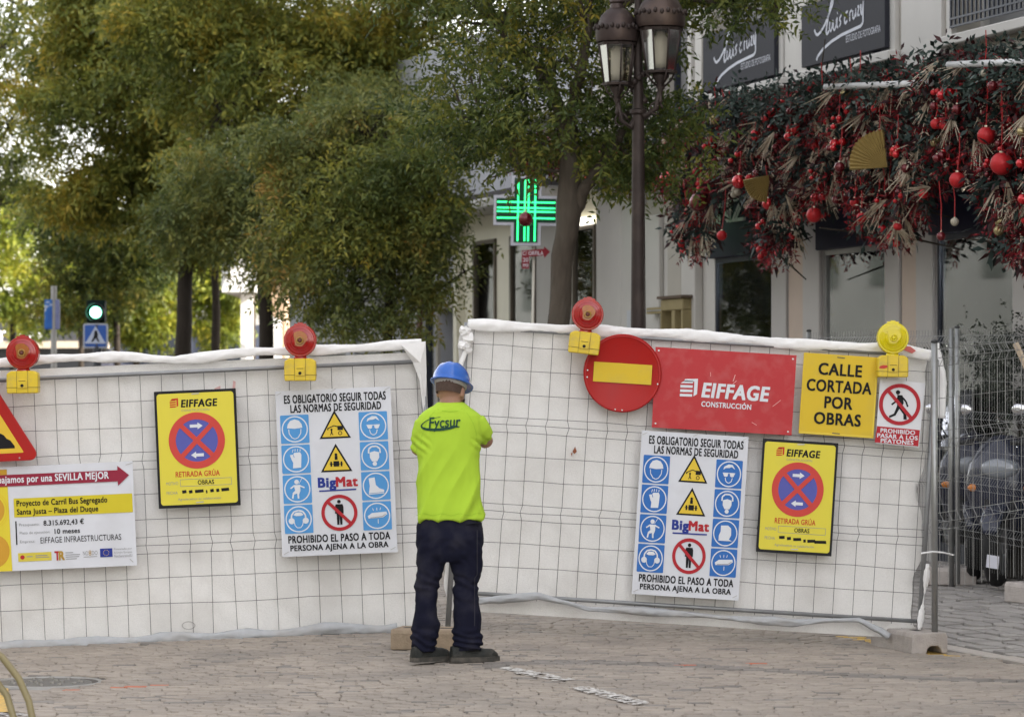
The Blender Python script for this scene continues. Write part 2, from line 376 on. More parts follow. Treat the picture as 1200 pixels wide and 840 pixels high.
# ------------------------------------------------------------------ site fence panels
wire = mat('wire_dark', (0.10, 0.095, 0.09), 0.5, 0.5, var=0.2, scale=30)
galv = mat('galvanised_steel', (0.34, 0.345, 0.34), 0.42, 0.75, var=0.25, scale=12, bump=0.1)
galvd = mat('weathered_steel', (0.30, 0.305, 0.31), 0.5, 0.6, var=0.3, scale=12, bump=0.1)
fabm = mat('white_geotextile', (0.80, 0.785, 0.76), 0.8, var=0.10, scale=110, bump=0.4, bscale=160, dirt=(0.60, 0.575, 0.545), dscale=2.2, damt=0.6)
foldm = mat('white_sheeting', (0.86, 0.85, 0.84), 0.5, var=0.05, scale=40, bump=0.15, dirt=(0.55, 0.53, 0.50), dscale=3, damt=0.35)
hemm = mat('grey_hem_sheeting', (0.42, 0.43, 0.445), 0.5, var=0.12, scale=25, bump=0.2, dirt=(0.40, 0.37, 0.34), dscale=4, damt=0.6)
SC = 180.0                                      # photo pixels per metre at the fence
class Panel:
    """site fence panel; local x right, z up, origin at (ox,oy) photo pixel of its top left corner"""
    def __init__(s, ox, oy, d, roll, name, label):
        s.roll = roll; s.d = d; s.o = P(ox, oy, d); s.k = F / d
        s.root = empty(name, s.o, (0, roll, 0), label, 'fence panel')
        s.R = Matrix.Rotation(roll, 4, 'Y'); s.Ri = s.R.inverted(); s.T = Matrix.Translation(s.o) @ s.R
    def loc(s, px, py, y=0.0): p = s.Ri @ (P(px, py, s.d) - s.o); return Vector((p.x, y, p.z))
def sag_sheet(pan, W_, H_, y, nx, nz, amp, name, m, edge=None):
    V = []; Fs = []
    for i in range(nz + 1):
        for j in range(nx + 1):
            x = W_[0] + (W_[1] - W_[0]) * j / nx; z = -H_ * i / nz
            n1 = noise.noise(Vector((x * 1.3, z * 1.1, y * 9 + 3))); n2 = noise.noise(Vector((x * 5, z * 3.5, 7.7))); n3 = noise.noise(Vector(((x + z * .5) * 9, (z - x * .4) * 2.5, 1.7)))
            quilt = abs(math.sin(math.pi * x / 0.1389)) ** 0.5
            ex = edge(z) if (edge and j in (0, nx)) else 0
            V.append((x + (ex if j else ex), y + amp * (n1 * 1.0 + n2 * 0.5 + n3 * 0.4 + 0.35 * max(0, noise.noise(Vector(((x * .6 + z) * 14, (x - z * .3) * 1.6, 4.2))))) + 0.003 * quilt, z))
    for i in range(nz):
        for j in range(nx): q = i * (nx + 1) + j; Fs.append((q, q + 1, q + nx + 2, q + nx + 1))
    # thickness
    me = MB().add(V, Fs); return me.build(name, m, pan.root, smooth=True)
def roll_band(pan, pts, r_of, name, m, y=-0.02, flat=0.5, seed=0, n=10):
    """loosely folded strip of sheeting along pts (local xz)"""
    out = []; n = 16; pts = dense(pts, 0.014); ri = r_of; r_of = lambda i: ri(int(i * 0.5))
    for i, (x, z) in enumerate(pts):
        t = pts[min(i + 1, len(pts) - 1)]; q = pts[max(i - 1, 0)]; a = math.atan2(t[1] - q[1], t[0] - q[0]); ring = []
        r = r_of(i)
        for k in range(n):
            b = 2 * math.pi * k / n; w = 1 + 0.30 * noise.noise(Vector((x * 5 + seed, k * 0.5, seed))) + 0.55 * noise.noise(Vector((x * 14, k * 1.3, seed + 5))) * (abs(math.sin(b)))
            ring.append((x - math.sin(a) * math.cos(b) * r * w, y + math.sin(b) * r * flat * w, z + math.cos(a) * math.cos(b) * r * w))
        out.append(ring)
    return MB().loft_rings(out).build(name, m, pan.root, smooth=True)
def dense(pts, step):
    out = []
    for (x0, z0), (x1, z1) in zip(pts, pts[1:]):
        k = max(1, int(math.hypot(x1 - x0, z1 - z0) / step))
        for i in range(k):
            t = i / k; t2 = t * t * (3 - 2 * t) * .4 + t * .6; out.append((x0 + (x1 - x0) * t, z0 + (z1 - z0) * t2))
    out.append(pts[-1]); return out
def wires(pan, xs, zs, folds, top, bot, x0, x1, seed=0):
    rs = random.Random(seed)
    for x in xs:
        pts = [(x, -0.006, top)]
        for zf in folds:
            k = rs.uniform(0.003, 0.014) * rs.choice((1, 1, -1))
            pts += [(x, -0.008, zf + 0.05), (x + k, -0.028, zf), (x, -0.008, zf - 0.05)]
        pts.append((x + rs.gauss(0, 0.004), -0.006, bot)); MB().tube(pts, 0.0018, 5, False).build('vertical_wire', wire, pan.root)
    for z in zs:
        k = 0.02 if min(abs(z - f) for f in folds) < 0.02 else 0
        pts = [(x, -0.012 - k + rs.gauss(0, 0.0015), z + rs.gauss(0, 0.0025)) for x in np.linspace(x0, x1, 14)]
        MB().tube(pts, 0.0018, 5, False).build('horizontal_wire', wire, pan.root)

# left panel: top left of the frame far outside the picture, top right corner near (496,413)
LP = Panel(500, 412, 20.06, -0.044, 'site_fence_panel', 'left fence panel of mesh and white sheeting, behind the man\'s left shoulder')
pl = LP
def px2(p, px, py): q = p.loc(px, py); return (q.x, q.z)
fold_px = [538, 636]
rowsL = [px2(pl, 300, y)[1] for y in (434, 464, 494, 524, 534, 544, 573, 603, 623, 633, 643, 672, 702)]
foldL = [px2(pl, 300, 534)[1], px2(pl, 300, 633)[1]]
xsL = [pl.loc(491, 500).x - i * 0.1389 for i in range(25)]
sag_sheet(pl, (-3.5, -0.01), px2(pl, 300, 425)[1] - px2(pl, 300, 750)[1], 0.05, 110, 60, 0.02, 'sheeting', fabm)
wires(pl, xsL, rowsL, foldL, -0.06, -1.80, -3.48, -0.02, 1)
mb = MB(); mb.tube([(-3.5, 0, -0.062), (-0.02, 0, -0.062)], 0.014, 10); mb.build('top_rail', galvd, pl.root, True)
mb = MB(); mb.tube([(-3.5, 0, -1.80), (-0.02, 0, -1.80)], 0.016, 10); mb.build('bottom_rail', galvd, pl.root, True)
mb = MB(); mb.tube([(-0.03, 0.0, -0.05), (-0.03, 0.0, -1.84)], 0.019, 12); mb.build('end_post', galvd, pl.root, True)
tp = dense([px2(pl, x, y) for x, y in [(-110, 428), (0, 425), (60, 420), (130, 418), (195, 421), (206, 422), (215, 421), (300, 412), (360, 411), (420, 408), (470, 404), (494, 403)]], 0.03)
roll_band(pl, tp, lambda i: 0.030 + 0.006 * math.sin(i * 0.31), 'folded_top_edge', foldm, -0.002, 0.42, 1)
bp_ = dense([px2(pl, x, y) for x, y in [(-110, 763), (0, 759), (35, 755), (60, 754), (180, 750), (190, 747), (300, 744), (330, 742), (380, 736), (400, 736), (440, 737), (466, 736)]], 0.03)
roll_band(pl, bp_, lambda i: 0.037 + 0.007 * math.sin(i * 0.37), 'hem_roll', hemm, -0.05, 0.6, 2)
fl = MB()
c = [px2(pl, x, y) for x, y in [(470, 404), (499, 400), (500, 436), (499, 470), (496, 482), (492, 446), (484, 425)]]
fl.add([(x, -0.03 - 0.02 * math.sin(i * 1.7), z) for i, (x, z) in enumerate(c)] + [(px2(pl, 493, 425)[0], -0.06, px2(pl, 493, 425)[1])], [(0, 7, 1), (1, 7, 2), (2, 7, 3), (3, 7, 4), (4, 7, 5), (5, 7, 6), (6, 7, 0)])
fl.build('corner_flap', foldm, pl.root)

RPn = Panel(547, 383, 20.0, 0.063, 'site_fence_panel', 'right fence panel of mesh and white sheeting, carrying the round no entry sign')
pr = RPn
rowsR = [px2(pr, 700, y)[1] for y in (412, 440, 468, 495, 504, 513, 541, 569, 597, 606, 615, 643, 671)]
foldR = [px2(pr, 700, 504)[1], px2(pr, 700, 606)[1]]
xsR = [0.05 + i * 0.1285 for i in range(24)]
WR = pr.loc(1092, 500).x
sag_sheet(pr, (-0.02, WR - 0.03), px2(pr, 700, 383)[1] - px2(pr, 700, 716)[1], 0.05, 110, 60, 0.022, 'sheeting', fabm, edge=lambda z: 0.03 * math.sin(z * 9) + 0.01 * math.sin(z * 23))
wires(pr, xsR, rowsR, foldR, -0.01, px2(pr, 600, 702)[1], 0.0, WR - 0.01, 2)
zb = px2(pr, 561, 695)[1]
MB().tube([(0, 0, -0.0), (WR, 0, -0.0)], 0.012, 10).build('top_rail', galvd, pr.root, True)
MB().tube([(0, 0, zb), (WR - 0.02, 0, zb)], 0.014, 10).build('bottom_rail', galvd, pr.root, True)
MB().tube([(0.0, 0, 0.03), (0.0, 0, px2(pr, 560, 742)[1])], 0.018, 12).build('end_post', galvd, pr.root, True)
MB().tube([(WR, 0, -0.02), (WR, 0, px2(pr, 1075, 750)[1])], 0.018, 12).build('end_post', galvd, pr.root, True)
tp = dense([px2(pr, x, y) for x, y in [(548, 380), (600, 383), (660, 386), (720, 389), (780, 391), (860, 397), (920, 403), (960, 405), (1000, 406), (1060, 410), (1091, 417)]], 0.03)
roll_band(pr, tp, lambda i: 0.034 + 0.007 * math.sin(i * 0.29), 'folded_top_edge', foldm, -0.002, 0.42, 3)
hp = dense([px2(pr, x, y) for x, y in [(556, 706), (580, 704), (610, 702), (630, 700), (660, 707), (690, 715), (740, 717), (800, 721), (870, 727), (930, 731), (975, 728), (1005, 728), (1030, 740), (1040, 748)]], 0.03)
roll_band(pr, [(x_, z_ + .014) for x_, z_ in hp], lambda i: 0.020 + 0.007 * math.sin(i * 0.23), 'hem_roll', hemm, -0.04, 0.9, 4)
tp = dense([px2(pr, x, y) for x, y in [(1099, 402), (1101, 430), (1105, 450), (1104, 490)]], 0.03)
roll_band(pr, tp, lambda i: (0.014, 0.02, 0.026, 0.033, 0.035, 0.038, 0.036, 0.034, 0.03, 0.03, 0.03, 0.03, 0.03, 0.028, 0.025, 0.02, 0.02, 0.02, 0.02, 0.02, 0.02, 0.02, 0.02)[min(i, 22)], 'loose_sheeting_end', foldm, 0.03, 0.7, 6)
kn = MB()
for i, (x, y, r) in enumerate([(545, 388, .035), (549, 396, .04), (543, 404, .035), (548, 410, .028)]):
    q = pr.loc(x, y); b0 = len(kn.v); kn.ell((q.x, -0.03, q.z), (r, r * .8, r * .9), 8, 6)
    kn.v[b0:] = [(v[0] + random.gauss(0, .006), v[1] + random.gauss(0, .006), v[2] + random.gauss(0, .006)) for v in kn.v[b0:]]
kn.build('tied_corner', foldm, pr.root)
tp = [px2(pr, x, y) for x, y in [(551, 398), (546, 412), (541, 424), (539, 434)]]
roll_band(pr, tp, lambda i: 0.016, 'tie_strip', foldm, -0.03, 0.5, 9)
lt = [px2(pr, x, y) for x, y in [(1086, 660), (1083, 690), (1079, 715), (1076, 738)]]
roll_band(pr, dense(lt, 0.03), lambda i: 0.012 + 0.01 * math.sin(i * .9), 'torn_strip', foldm, -0.03, 0.6, 12)

# concrete feet
conc = mat('concrete', (0.43, 0.39, 0.36), 0.85, var=0.15, scale=25, bump=0.6, bscale=90, dirt=(0.28, 0.25, 0.22), dscale=8, damt=0.6)
concb = mat('stained_concrete', (0.36, 0.28, 0.20), 0.85, var=0.2, scale=25, bump=0.6, bscale=90, dirt=(0.20, 0.16, 0.12), dscale=8, damt=0.6)
def block(x, y, z, rz, w, l, h, m, label, notch=True, group=None):
    o = empty('concrete_foot', (x, y, z), (0, 0, rz), label, 'concrete block', group)
    pts = [(-w / 2, 0.0)]
    if notch: pts += [(-w * .22 + w * .12, 0), (-w * .18 + w * .12, h * .25), (-w * .1 + w * .12, h * .36), (w * .1 + w * .12, h * .36), (w * .18 + w * .12, h * .25), (w * .22 + w * .12, 0)]
    pts += [(w / 2, 0), (w / 2, h * .8), (w / 2 - .012, h), (-w / 2 + .012, h), (-w / 2, h * .8)]
    b = MB(); b.prism(pts, -l / 2, l / 2); bo = b.build('block', m, o)
    bm = bo.modifiers.new('b', 'BEVEL'); bm.width = 0.008; bm.segments = 2
    for y0_ in (-.16, .06): MB().box(-0.025, 0.025, y0_, y0_ + .1, h - 0.002, h + 0.001).build('socket', mat('dark_socket', (0.03, 0.03, 0.03), 0.9), o)
    return o
bx, by = gp(1068, 763); block(bx, by + .15, gz(bx, by) , R(17), 0.25, 0.66, 0.135, conc, 'grey concrete fence foot under the two posts at the right end')
bx, by = gp(499, 761); block(bx + .02, by + .12, gz(bx, by), R(78), 0.30, 0.42, 0.125, concb, 'brown stained concrete fence foot behind the man\'s boots')

# ------------------------------------------------------------------ open mesh fences at the right
light_wire = mat('light_wire', (0.26, 0.26, 0.255), 0.4, 0.5, var=0.15, scale=30)
def open_panel(A, B, zt, zb_, roll, label, sp=0.075, folds=(0.04, 0.30, 0.62, 0.93), r=0.0022, post_b=None, lift=0, foot=True, wm=light_wire):
    A = Vector(A); B = Vector(B); L = (B - A).length; yaw = math.atan2(B.y - A.y, B.x - A.x)
    o = empty('mesh_fence_panel', (A.x, A.y, 0), (0, 0, yaw), label, 'fence')
    H = zt - zb_; sl_ = math.tan(roll)
    def pz(x, z): return z + sl_ * x
    zf = [zt - H * f for f in folds]
    for z0 in zf:
        for dz, dy in ((0.055, 0), (0, -0.035), (-0.055, 0)): MB().tube([(0, dy, pz(0, z0 + dz)), (L, dy, pz(L, z0 + dz))], r * 1.15, 5, False).build('horizontal_wire', wm, o)
    for a_, b_ in zip(zf, zf[1:]): MB().tube([(0, 0, pz(0, (a_ + b_) / 2)), (L, 0, pz(L, (a_ + b_) / 2))], r, 5, False).build('horizontal_wire', wm, o)
    x = 0.05
    while x < L - 0.02:
        pts = [(x, 0, pz(x, zt + .01))]
        for z0 in zf: pts += [(x, 0, pz(x, z0 + .055)), (x, -0.035, pz(x, z0)), (x, 0, pz(x, z0 - .055))]
        pts.append((x, 0, pz(x, zb_))); MB().tube(pts, r, 5, False).build('vertical_wire', wm, o); x += sp
    pb = 0.02 if post_b is None else post_b
    MB().tube([(0, 0.0, pb), (0, 0.0, zt + 0.02)], 0.021, 12).build('post', galv, o, True)
    MB().tube([(L, 0.0, pb), (L, 0.0, pz(L, zt + 0.02))], 0.021, 12).build('post', galv, o, True)
    MB().lathe([(0.023, 0), (0.023, 0.012), (0.012, 0.02)], (0, 0, zt + 0.018), 10).build('post_cap', mat('black_cap', (0.04, 0.04, 0.04), 0.5), o, True)
    return o
pC = P(1095, 450, 19.78); qC = P(1290, 450, 20.9)
open_panel((pC.x, pC.y, 0), (qC.x, qC.y, 0), 1.75 + 45 * 19.78 / F, 0.42, R(4.2), 'tilted open mesh fence panel joined to the white fence at its right end', sp=0.082, folds=(0.05, 0.385, 0.72), post_b=0.12)
pD = P(1122, 450, 24.6); qD = P(1325, 450, 21.2)
open_panel((pD.x, pD.y, 0), (qD.x, qD.y, 0), 1.75 + 63 * 24.6 / F, 0.30, R(-1.0), 'open mesh fence panel between the tilted panel and the scooters', sp=0.056, r=0.0012, folds=(0.05, 0.37, 0.64, 0.84), post_b=0.15)
pE = P(948, 450, 27.4); qE = P(1115, 450, 24.8)
open_panel((pE.x, pE.y, 0), (qE.x, qE.y, 0), 1.75 + 59 * 27.4 / F, 0.30, R(-0.4), 'open mesh fence panel showing just its top above the white sheeting', sp=0.052, folds=(0.05, 0.37, 0.64, 0.84), post_b=0.1)
p = P(1115, 686, 24.9); block(p.x, 24.95, gz(p.x, 24.95) + .01, R(80), 0.3, 0.42, 0.14, conc, 'grey concrete fence foot in front of the scooters', False)
p = P(1203, 711, 22.9); block(p.x + .08, 23.0, gz(p.x + .08, 23.0) + .01, R(20), 0.25, 0.5, 0.15, conc, 'grey concrete fence foot at the right edge of the photo', True)
# small white tag plate wired to the rear fence, and a leaning timber
tg = empty('wire_tag', P(1163, 658, 23.75), (0, R(6), R(-40)), 'small white plate fixed low on the rear mesh fence', 'tag')
MB().bbox(-0.055, 0.055, -0.003, 0.003, -0.05, 0.05, 0.002).build('plate', mat('tag_white', (0.6, 0.6, 0.66), 0.4), tg)
bt = empty('timber_batten', P(1232, 470, 22.0), (0, 0, 0), 'pale timber batten leaning behind the tilted mesh fence', 'batten')
a = P(1190, 402, 22.0) - bt.location; b = P(1262, 560, 22.0) - bt.location
MB().tube([a, b], 0.022, 4).build('batten', mat('pale_timber', (0.5, 0.40, 0.30), 0.7, var=0.2, scale=10), bt)
cab = empty('cable_tie', P(1093, 646, 19.7), (0, 0, 0), 'white plastic tie round the fence posts at the right end', 'cable tie')
MB().tube([P(1079, 648, 19.72) - cab.location, P(1093, 646, 19.7) - cab.location, P(1105, 647, 19.74) - cab.location, P(1117, 650, 19.9) - cab.location], 0.006, 6).build('strap', mat('tie_white', (0.8, 0.8, 0.8), 0.4), cab)

# small marks on the sheeting and fence: rust fleck, pink spray smears, a stuck round label
def mark(pan, name, m, pts, y=.012):
    q = [px2(pan, x_, y_) for x_, y_ in pts]; o = MB().add([(x_, y, z_) for x_, z_ in q], [tuple(range(len(q)))]).build(name, m, pan.root); return o
rustm = mat('rust_mark', (.28, .10, .05), .9, var=.3, scale=60); pinkm_ = mat('pink_smear', (.66, .40, .38), .8, var=.2, scale=30); smear = mat('red_smear_on_sheet', (.60, .16, .15), .7, var=.3, scale=40)
mark(pr, 'rust_fleck', rustm, [(671, 529), (674, 523), (676, 529), (673, 532)]); mark(pr, 'rust_fleck', rustm, [(669, 531), (671, 530), (670, 535)])
mark(pr, 'spray_smear', smear, [(1056, 405), (1066, 406), (1073, 411), (1068, 414), (1058, 410)], -.03)
for pts in ([(251, 455), (258, 452), (259, 466), (253, 470)], [(273, 446), (276, 447), (275, 462), (272, 460)]): mark(pl, 'spray_smear', pinkm_, pts)
ringp = [(221 + 8 * math.cos(t), 732.5 + 5 * math.sin(t)) for t in np.linspace(0, 2 * math.pi, 20, endpoint=False)]; rin = [(221 + 6.8 * math.cos(t), 732.5 + 3.9 * math.sin(t)) for t in np.linspace(0, 2 * math.pi, 20, endpoint=False)]
Q = [px2(pl, x_, y_) for x_, y_ in ringp + rin]
MB().add([(x_, .012, z_) for x_, z_ in Q], [(i, (i + 1) % 20, 20 + (i + 1) % 20, 20 + i) for i in range(20)]).build('round_stain', mat('ring_stain', (.45, .43, .41), .8), pl.root)
# ------------------------------------------------------------------ signs (units inside a sign: photo pixels, y down; 180 px to the metre)
def rect(x0, y0, x1, y1): return [[(x0, y0), (x1, y0), (x1, y1), (x0, y1)]]
def disc(cx, cy, r, n=32, rx=1.0): return [[(cx + r * rx * math.cos(2 * math.pi * k / n), cy + r * math.sin(2 * math.pi * k / n)) for k in range(n)]]
def ring(cx, cy, r0, r1, n=40, a0=0, a1=360):
    out = []
    for k in range(n):
        a, b = R(a0 + (a1 - a0) * k / n), R(a0 + (a1 - a0) * (k + 1) / n)
        out.append([(cx + r0 * math.cos(a), cy + r0 * math.sin(a)), (cx + r1 * math.cos(a), cy + r1 * math.sin(a)), (cx + r1 * math.cos(b), cy + r1 * math.sin(b)), (cx + r0 * math.cos(b), cy + r0 * math.sin(b))])
    return out
def bar(x0, y0, x1, y1, w):
    L = math.hypot(x1 - x0, y1 - y0); nx, ny = -(y1 - y0) / L * w / 2, (x1 - x0) / L * w / 2
    return [[(x0 + nx, y0 + ny), (x1 + nx, y1 + ny), (x1 - nx, y1 - ny), (x0 - nx, y0 - ny)]]
def line(pts, w):
    out = []
    for (a, b), (c, d) in zip(pts, pts[1:]): out += bar(a, b, c, d, w)
    return out
def rrect(x0, y0, x1, y1, r, n=5):
    P_ = []
    for cx, cy, s in ((x1 - r, y0 + r, -90), (x1 - r, y1 - r, 0), (x0 + r, y1 - r, 90), (x0 + r, y0 + r, 180)):
        for k in range(n + 1): a = R(s + 90 * k / n); P_.append((cx + r * math.cos(a), cy + r * math.sin(a)))
    return [P_]
def rtri(cx, cy, h, r, n=5):
    """rounded upward triangle, centroid at cx,cy, overall height h"""
    s = h / 1.5; P_ = []
    for k in range(3):
        a = R(-90 + 120 * k); vx, vy = cx + (s - 2 * r) * math.cos(a), cy + (s - 2 * r) * math.sin(a)
        for j in range(n + 1): b = a + R(-60 + 120 * j / n); P_.append((vx + r * math.cos(b), vy + r * math.sin(b)))
    return [P_]
def text(body, x0, y0, x1, y1, bold=0.0, shear=0.0, rot=0.0, dup=False):
    V, Fs = text_mesh(body, 0.0, shear, bold); mn = V.min(0); mx = V.max(0)
    X = x0 + (V[:, 0] - mn[0]) / (mx[0] - mn[0]) * (x1 - x0); Y = y1 - (V[:, 1] - mn[1]) / (mx[1] - mn[1]) * (y1 - y0)
    if rot:
        c, s = math.cos(rot), math.sin(rot); cx, cy = (x0 + x1) / 2, (y0 + y1) / 2
        X, Y = cx + (X - cx) * c - (Y - cy) * s, cy + (X - cx) * s + (Y - cy) * c
    if not dup: return ('m', np.stack([X, Y], 1), Fs)
    sx = (x1 - x0) / (mx[0] - mn[0]) * bold * 0.95; sy = (y1 - y0) / (mx[1] - mn[1]) * bold * 0.6; XY = []; F2 = []; n = len(V)
    for k, (dx, dy) in enumerate(((-sx, -sy), (sx, sy), (-sx, sy), (sx, -sy)) if bold > .015 else ((0, 0),)):
        XY.append(np.stack([X + dx, Y + dy, np.full(n, .12 * k)], 1)); F2 += [tuple(k * n + i for i in f) for f in Fs]
    return ('m', np.concatenate(XY), F2)
def mv(prims, dx, dy, s=1.0, sx=None):
    sx = sx or s; return [[(dx + x * sx, dy + y * s) for x, y in p] for p in prims]
class Sign:
    def __init__(s, name, label, cat, px, py, d, roll, k=1 / SC, off=-0.035, curl=0.0, sx=1.0, sy=1.0, yaw=0.0, group=None):
        """px,py is the sign's local origin (top left) in the photograph"""
        s.k = k; s.curl = curl; s.sx = sx; s.sy = sy; loc = P(px, py, d); s.lv = 0
        s.o = empty(name, (loc.x, d + off, loc.z), (0, roll, yaw), label, cat, group)
    def pt(s, x, y, lev):
        x, y = x * s.sx, y * s.sy
        dy = -lev * 0.0012 + s.curl * (math.sin(x * 0.045 + 1) * 0.0022 + math.sin(y * 0.04 + x * 0.01) * 0.0022)
        return (x * s.k, dy, -y * s.k)
    def add(s, name, m, prims, lev, thick=0.0, label=None):
        mb = MB()
        if isinstance(prims, tuple): prims = [prims]
        for p in prims:
            if isinstance(p, tuple) and len(p) == 3 and p[0] == 'm': mb.add([s.pt(q[0], q[1], lev + (q[2] if len(q) > 2 else 0)) for q in p[1]], p[2])
            else:
                A = [s.pt(x, y, lev) for x, y in p]; n = len(A)
                if thick: B = [(a[0], a[1] + thick, a[2]) for a in A]; mb.add(A + B, [tuple(range(n)), tuple(range(2 * n - 1, n - 1, -1))] + [(i, i + n, (i + 1) % n + n, (i + 1) % n) for i in range(n)])
                else: mb.add(A, [tuple(range(n))])
        o = mb.build(name, m, s.o)
        if label: o['label'] = label
        return o
    def board(s, name, m, w, h, lev=0, n=14, x0=0, y0=0):
        V = []; Fs = []
        for i in range(n + 1):
            for j in range(n + 1): V.append(s.pt(x0 + (w - x0) * j / n, y0 + (h - y0) * i / n, lev))
        k = len(V); V += [(a, b + 0.0025, c) for a, b, c in V]
        for i in range(n):
            for j in range(n): q = i * (n + 1) + j; Fs += [(q, q + 1, q + n + 2, q + n + 1), (k + q, k + q + n + 1, k + q + n + 2, k + q + 1)]
        for i in range(n):
            for a, b in ((i, i + 1), (n * (n + 1) + i + 1, n * (n + 1) + i), ((i + 1) * (n + 1), i * (n + 1)), (i * (n + 1) + n, (i + 1) * (n + 1) + n)): Fs.append((b, a, a + k, b + k))
        return autosmooth(MB().add(V, Fs).build(name, m, s.o), 50)
sgn = lambda n, c, r=0.6, **k: mat(n, c, r, var=0.05, scale=6, spec=0.18, **k)
white_pvc = sgn('poster_white', (0.70, 0.715, 0.76), 0.5, dirt=(0.55, 0.55, 0.57), dscale=5, damt=0.4)
black_ink = sgn('black_ink', (0.012, 0.012, 0.014)); grey_ink = sgn('grey_ink', (0.30, 0.30, 0.31))
cyan_ink = sgn('light_blue_ink', (0.10, 0.33, 0.68)); blue_ink = sgn('blue_ink', (0.045, 0.17, 0.50)); pict_white = sgn('white_ink', (0.74, 0.76, 0.80))
yel_ink = sgn('warning_yellow_ink', (0.78, 0.56, 0.06)); red_ink = sgn('red_ink', (0.46, 0.03, 0.04)); navy_ink = sgn('navy_ink', (0.03, 0.05, 0.28)); brick_ink = sgn('brick_red_ink', (0.58, 0.05, 0.03))
ypost = sgn('poster_yellow', (0.76, 0.66, 0.075), dirt=(0.6, 0.52, 0.1), dscale=6, damt=0.3); yboard = sgn('board_yellow', (0.72, 0.50, 0.035), 0.4, dirt=(0.55, 0.42, 0.1), dscale=7, damt=0.4)
rboard = sgn('board_red', (0.50, 0.045, 0.05), 0.4, dirt=(0.55, 0.18, 0.17), dscale=9, damt=0.35); rsign = sgn('reflective_red', (0.42, 0.018, 0.015), 0.35, dirt=(0.32, 0.03, 0.03), dscale=6, damt=0.4)
rsign_rim = sgn('red_rim', (0.46, 0.03, 0.03), 0.35); frame_black = sgn('poster_black', (0.015, 0.015, 0.018), 0.4); signblue = sgn('sign_blue', (0.11, 0.12, 0.42)); signred = sgn('sign_red', (0.62, 0.075, 0.06))
tie = mat('metal_tie', (0.45, 0.45, 0.45), 0.3, 0.9)

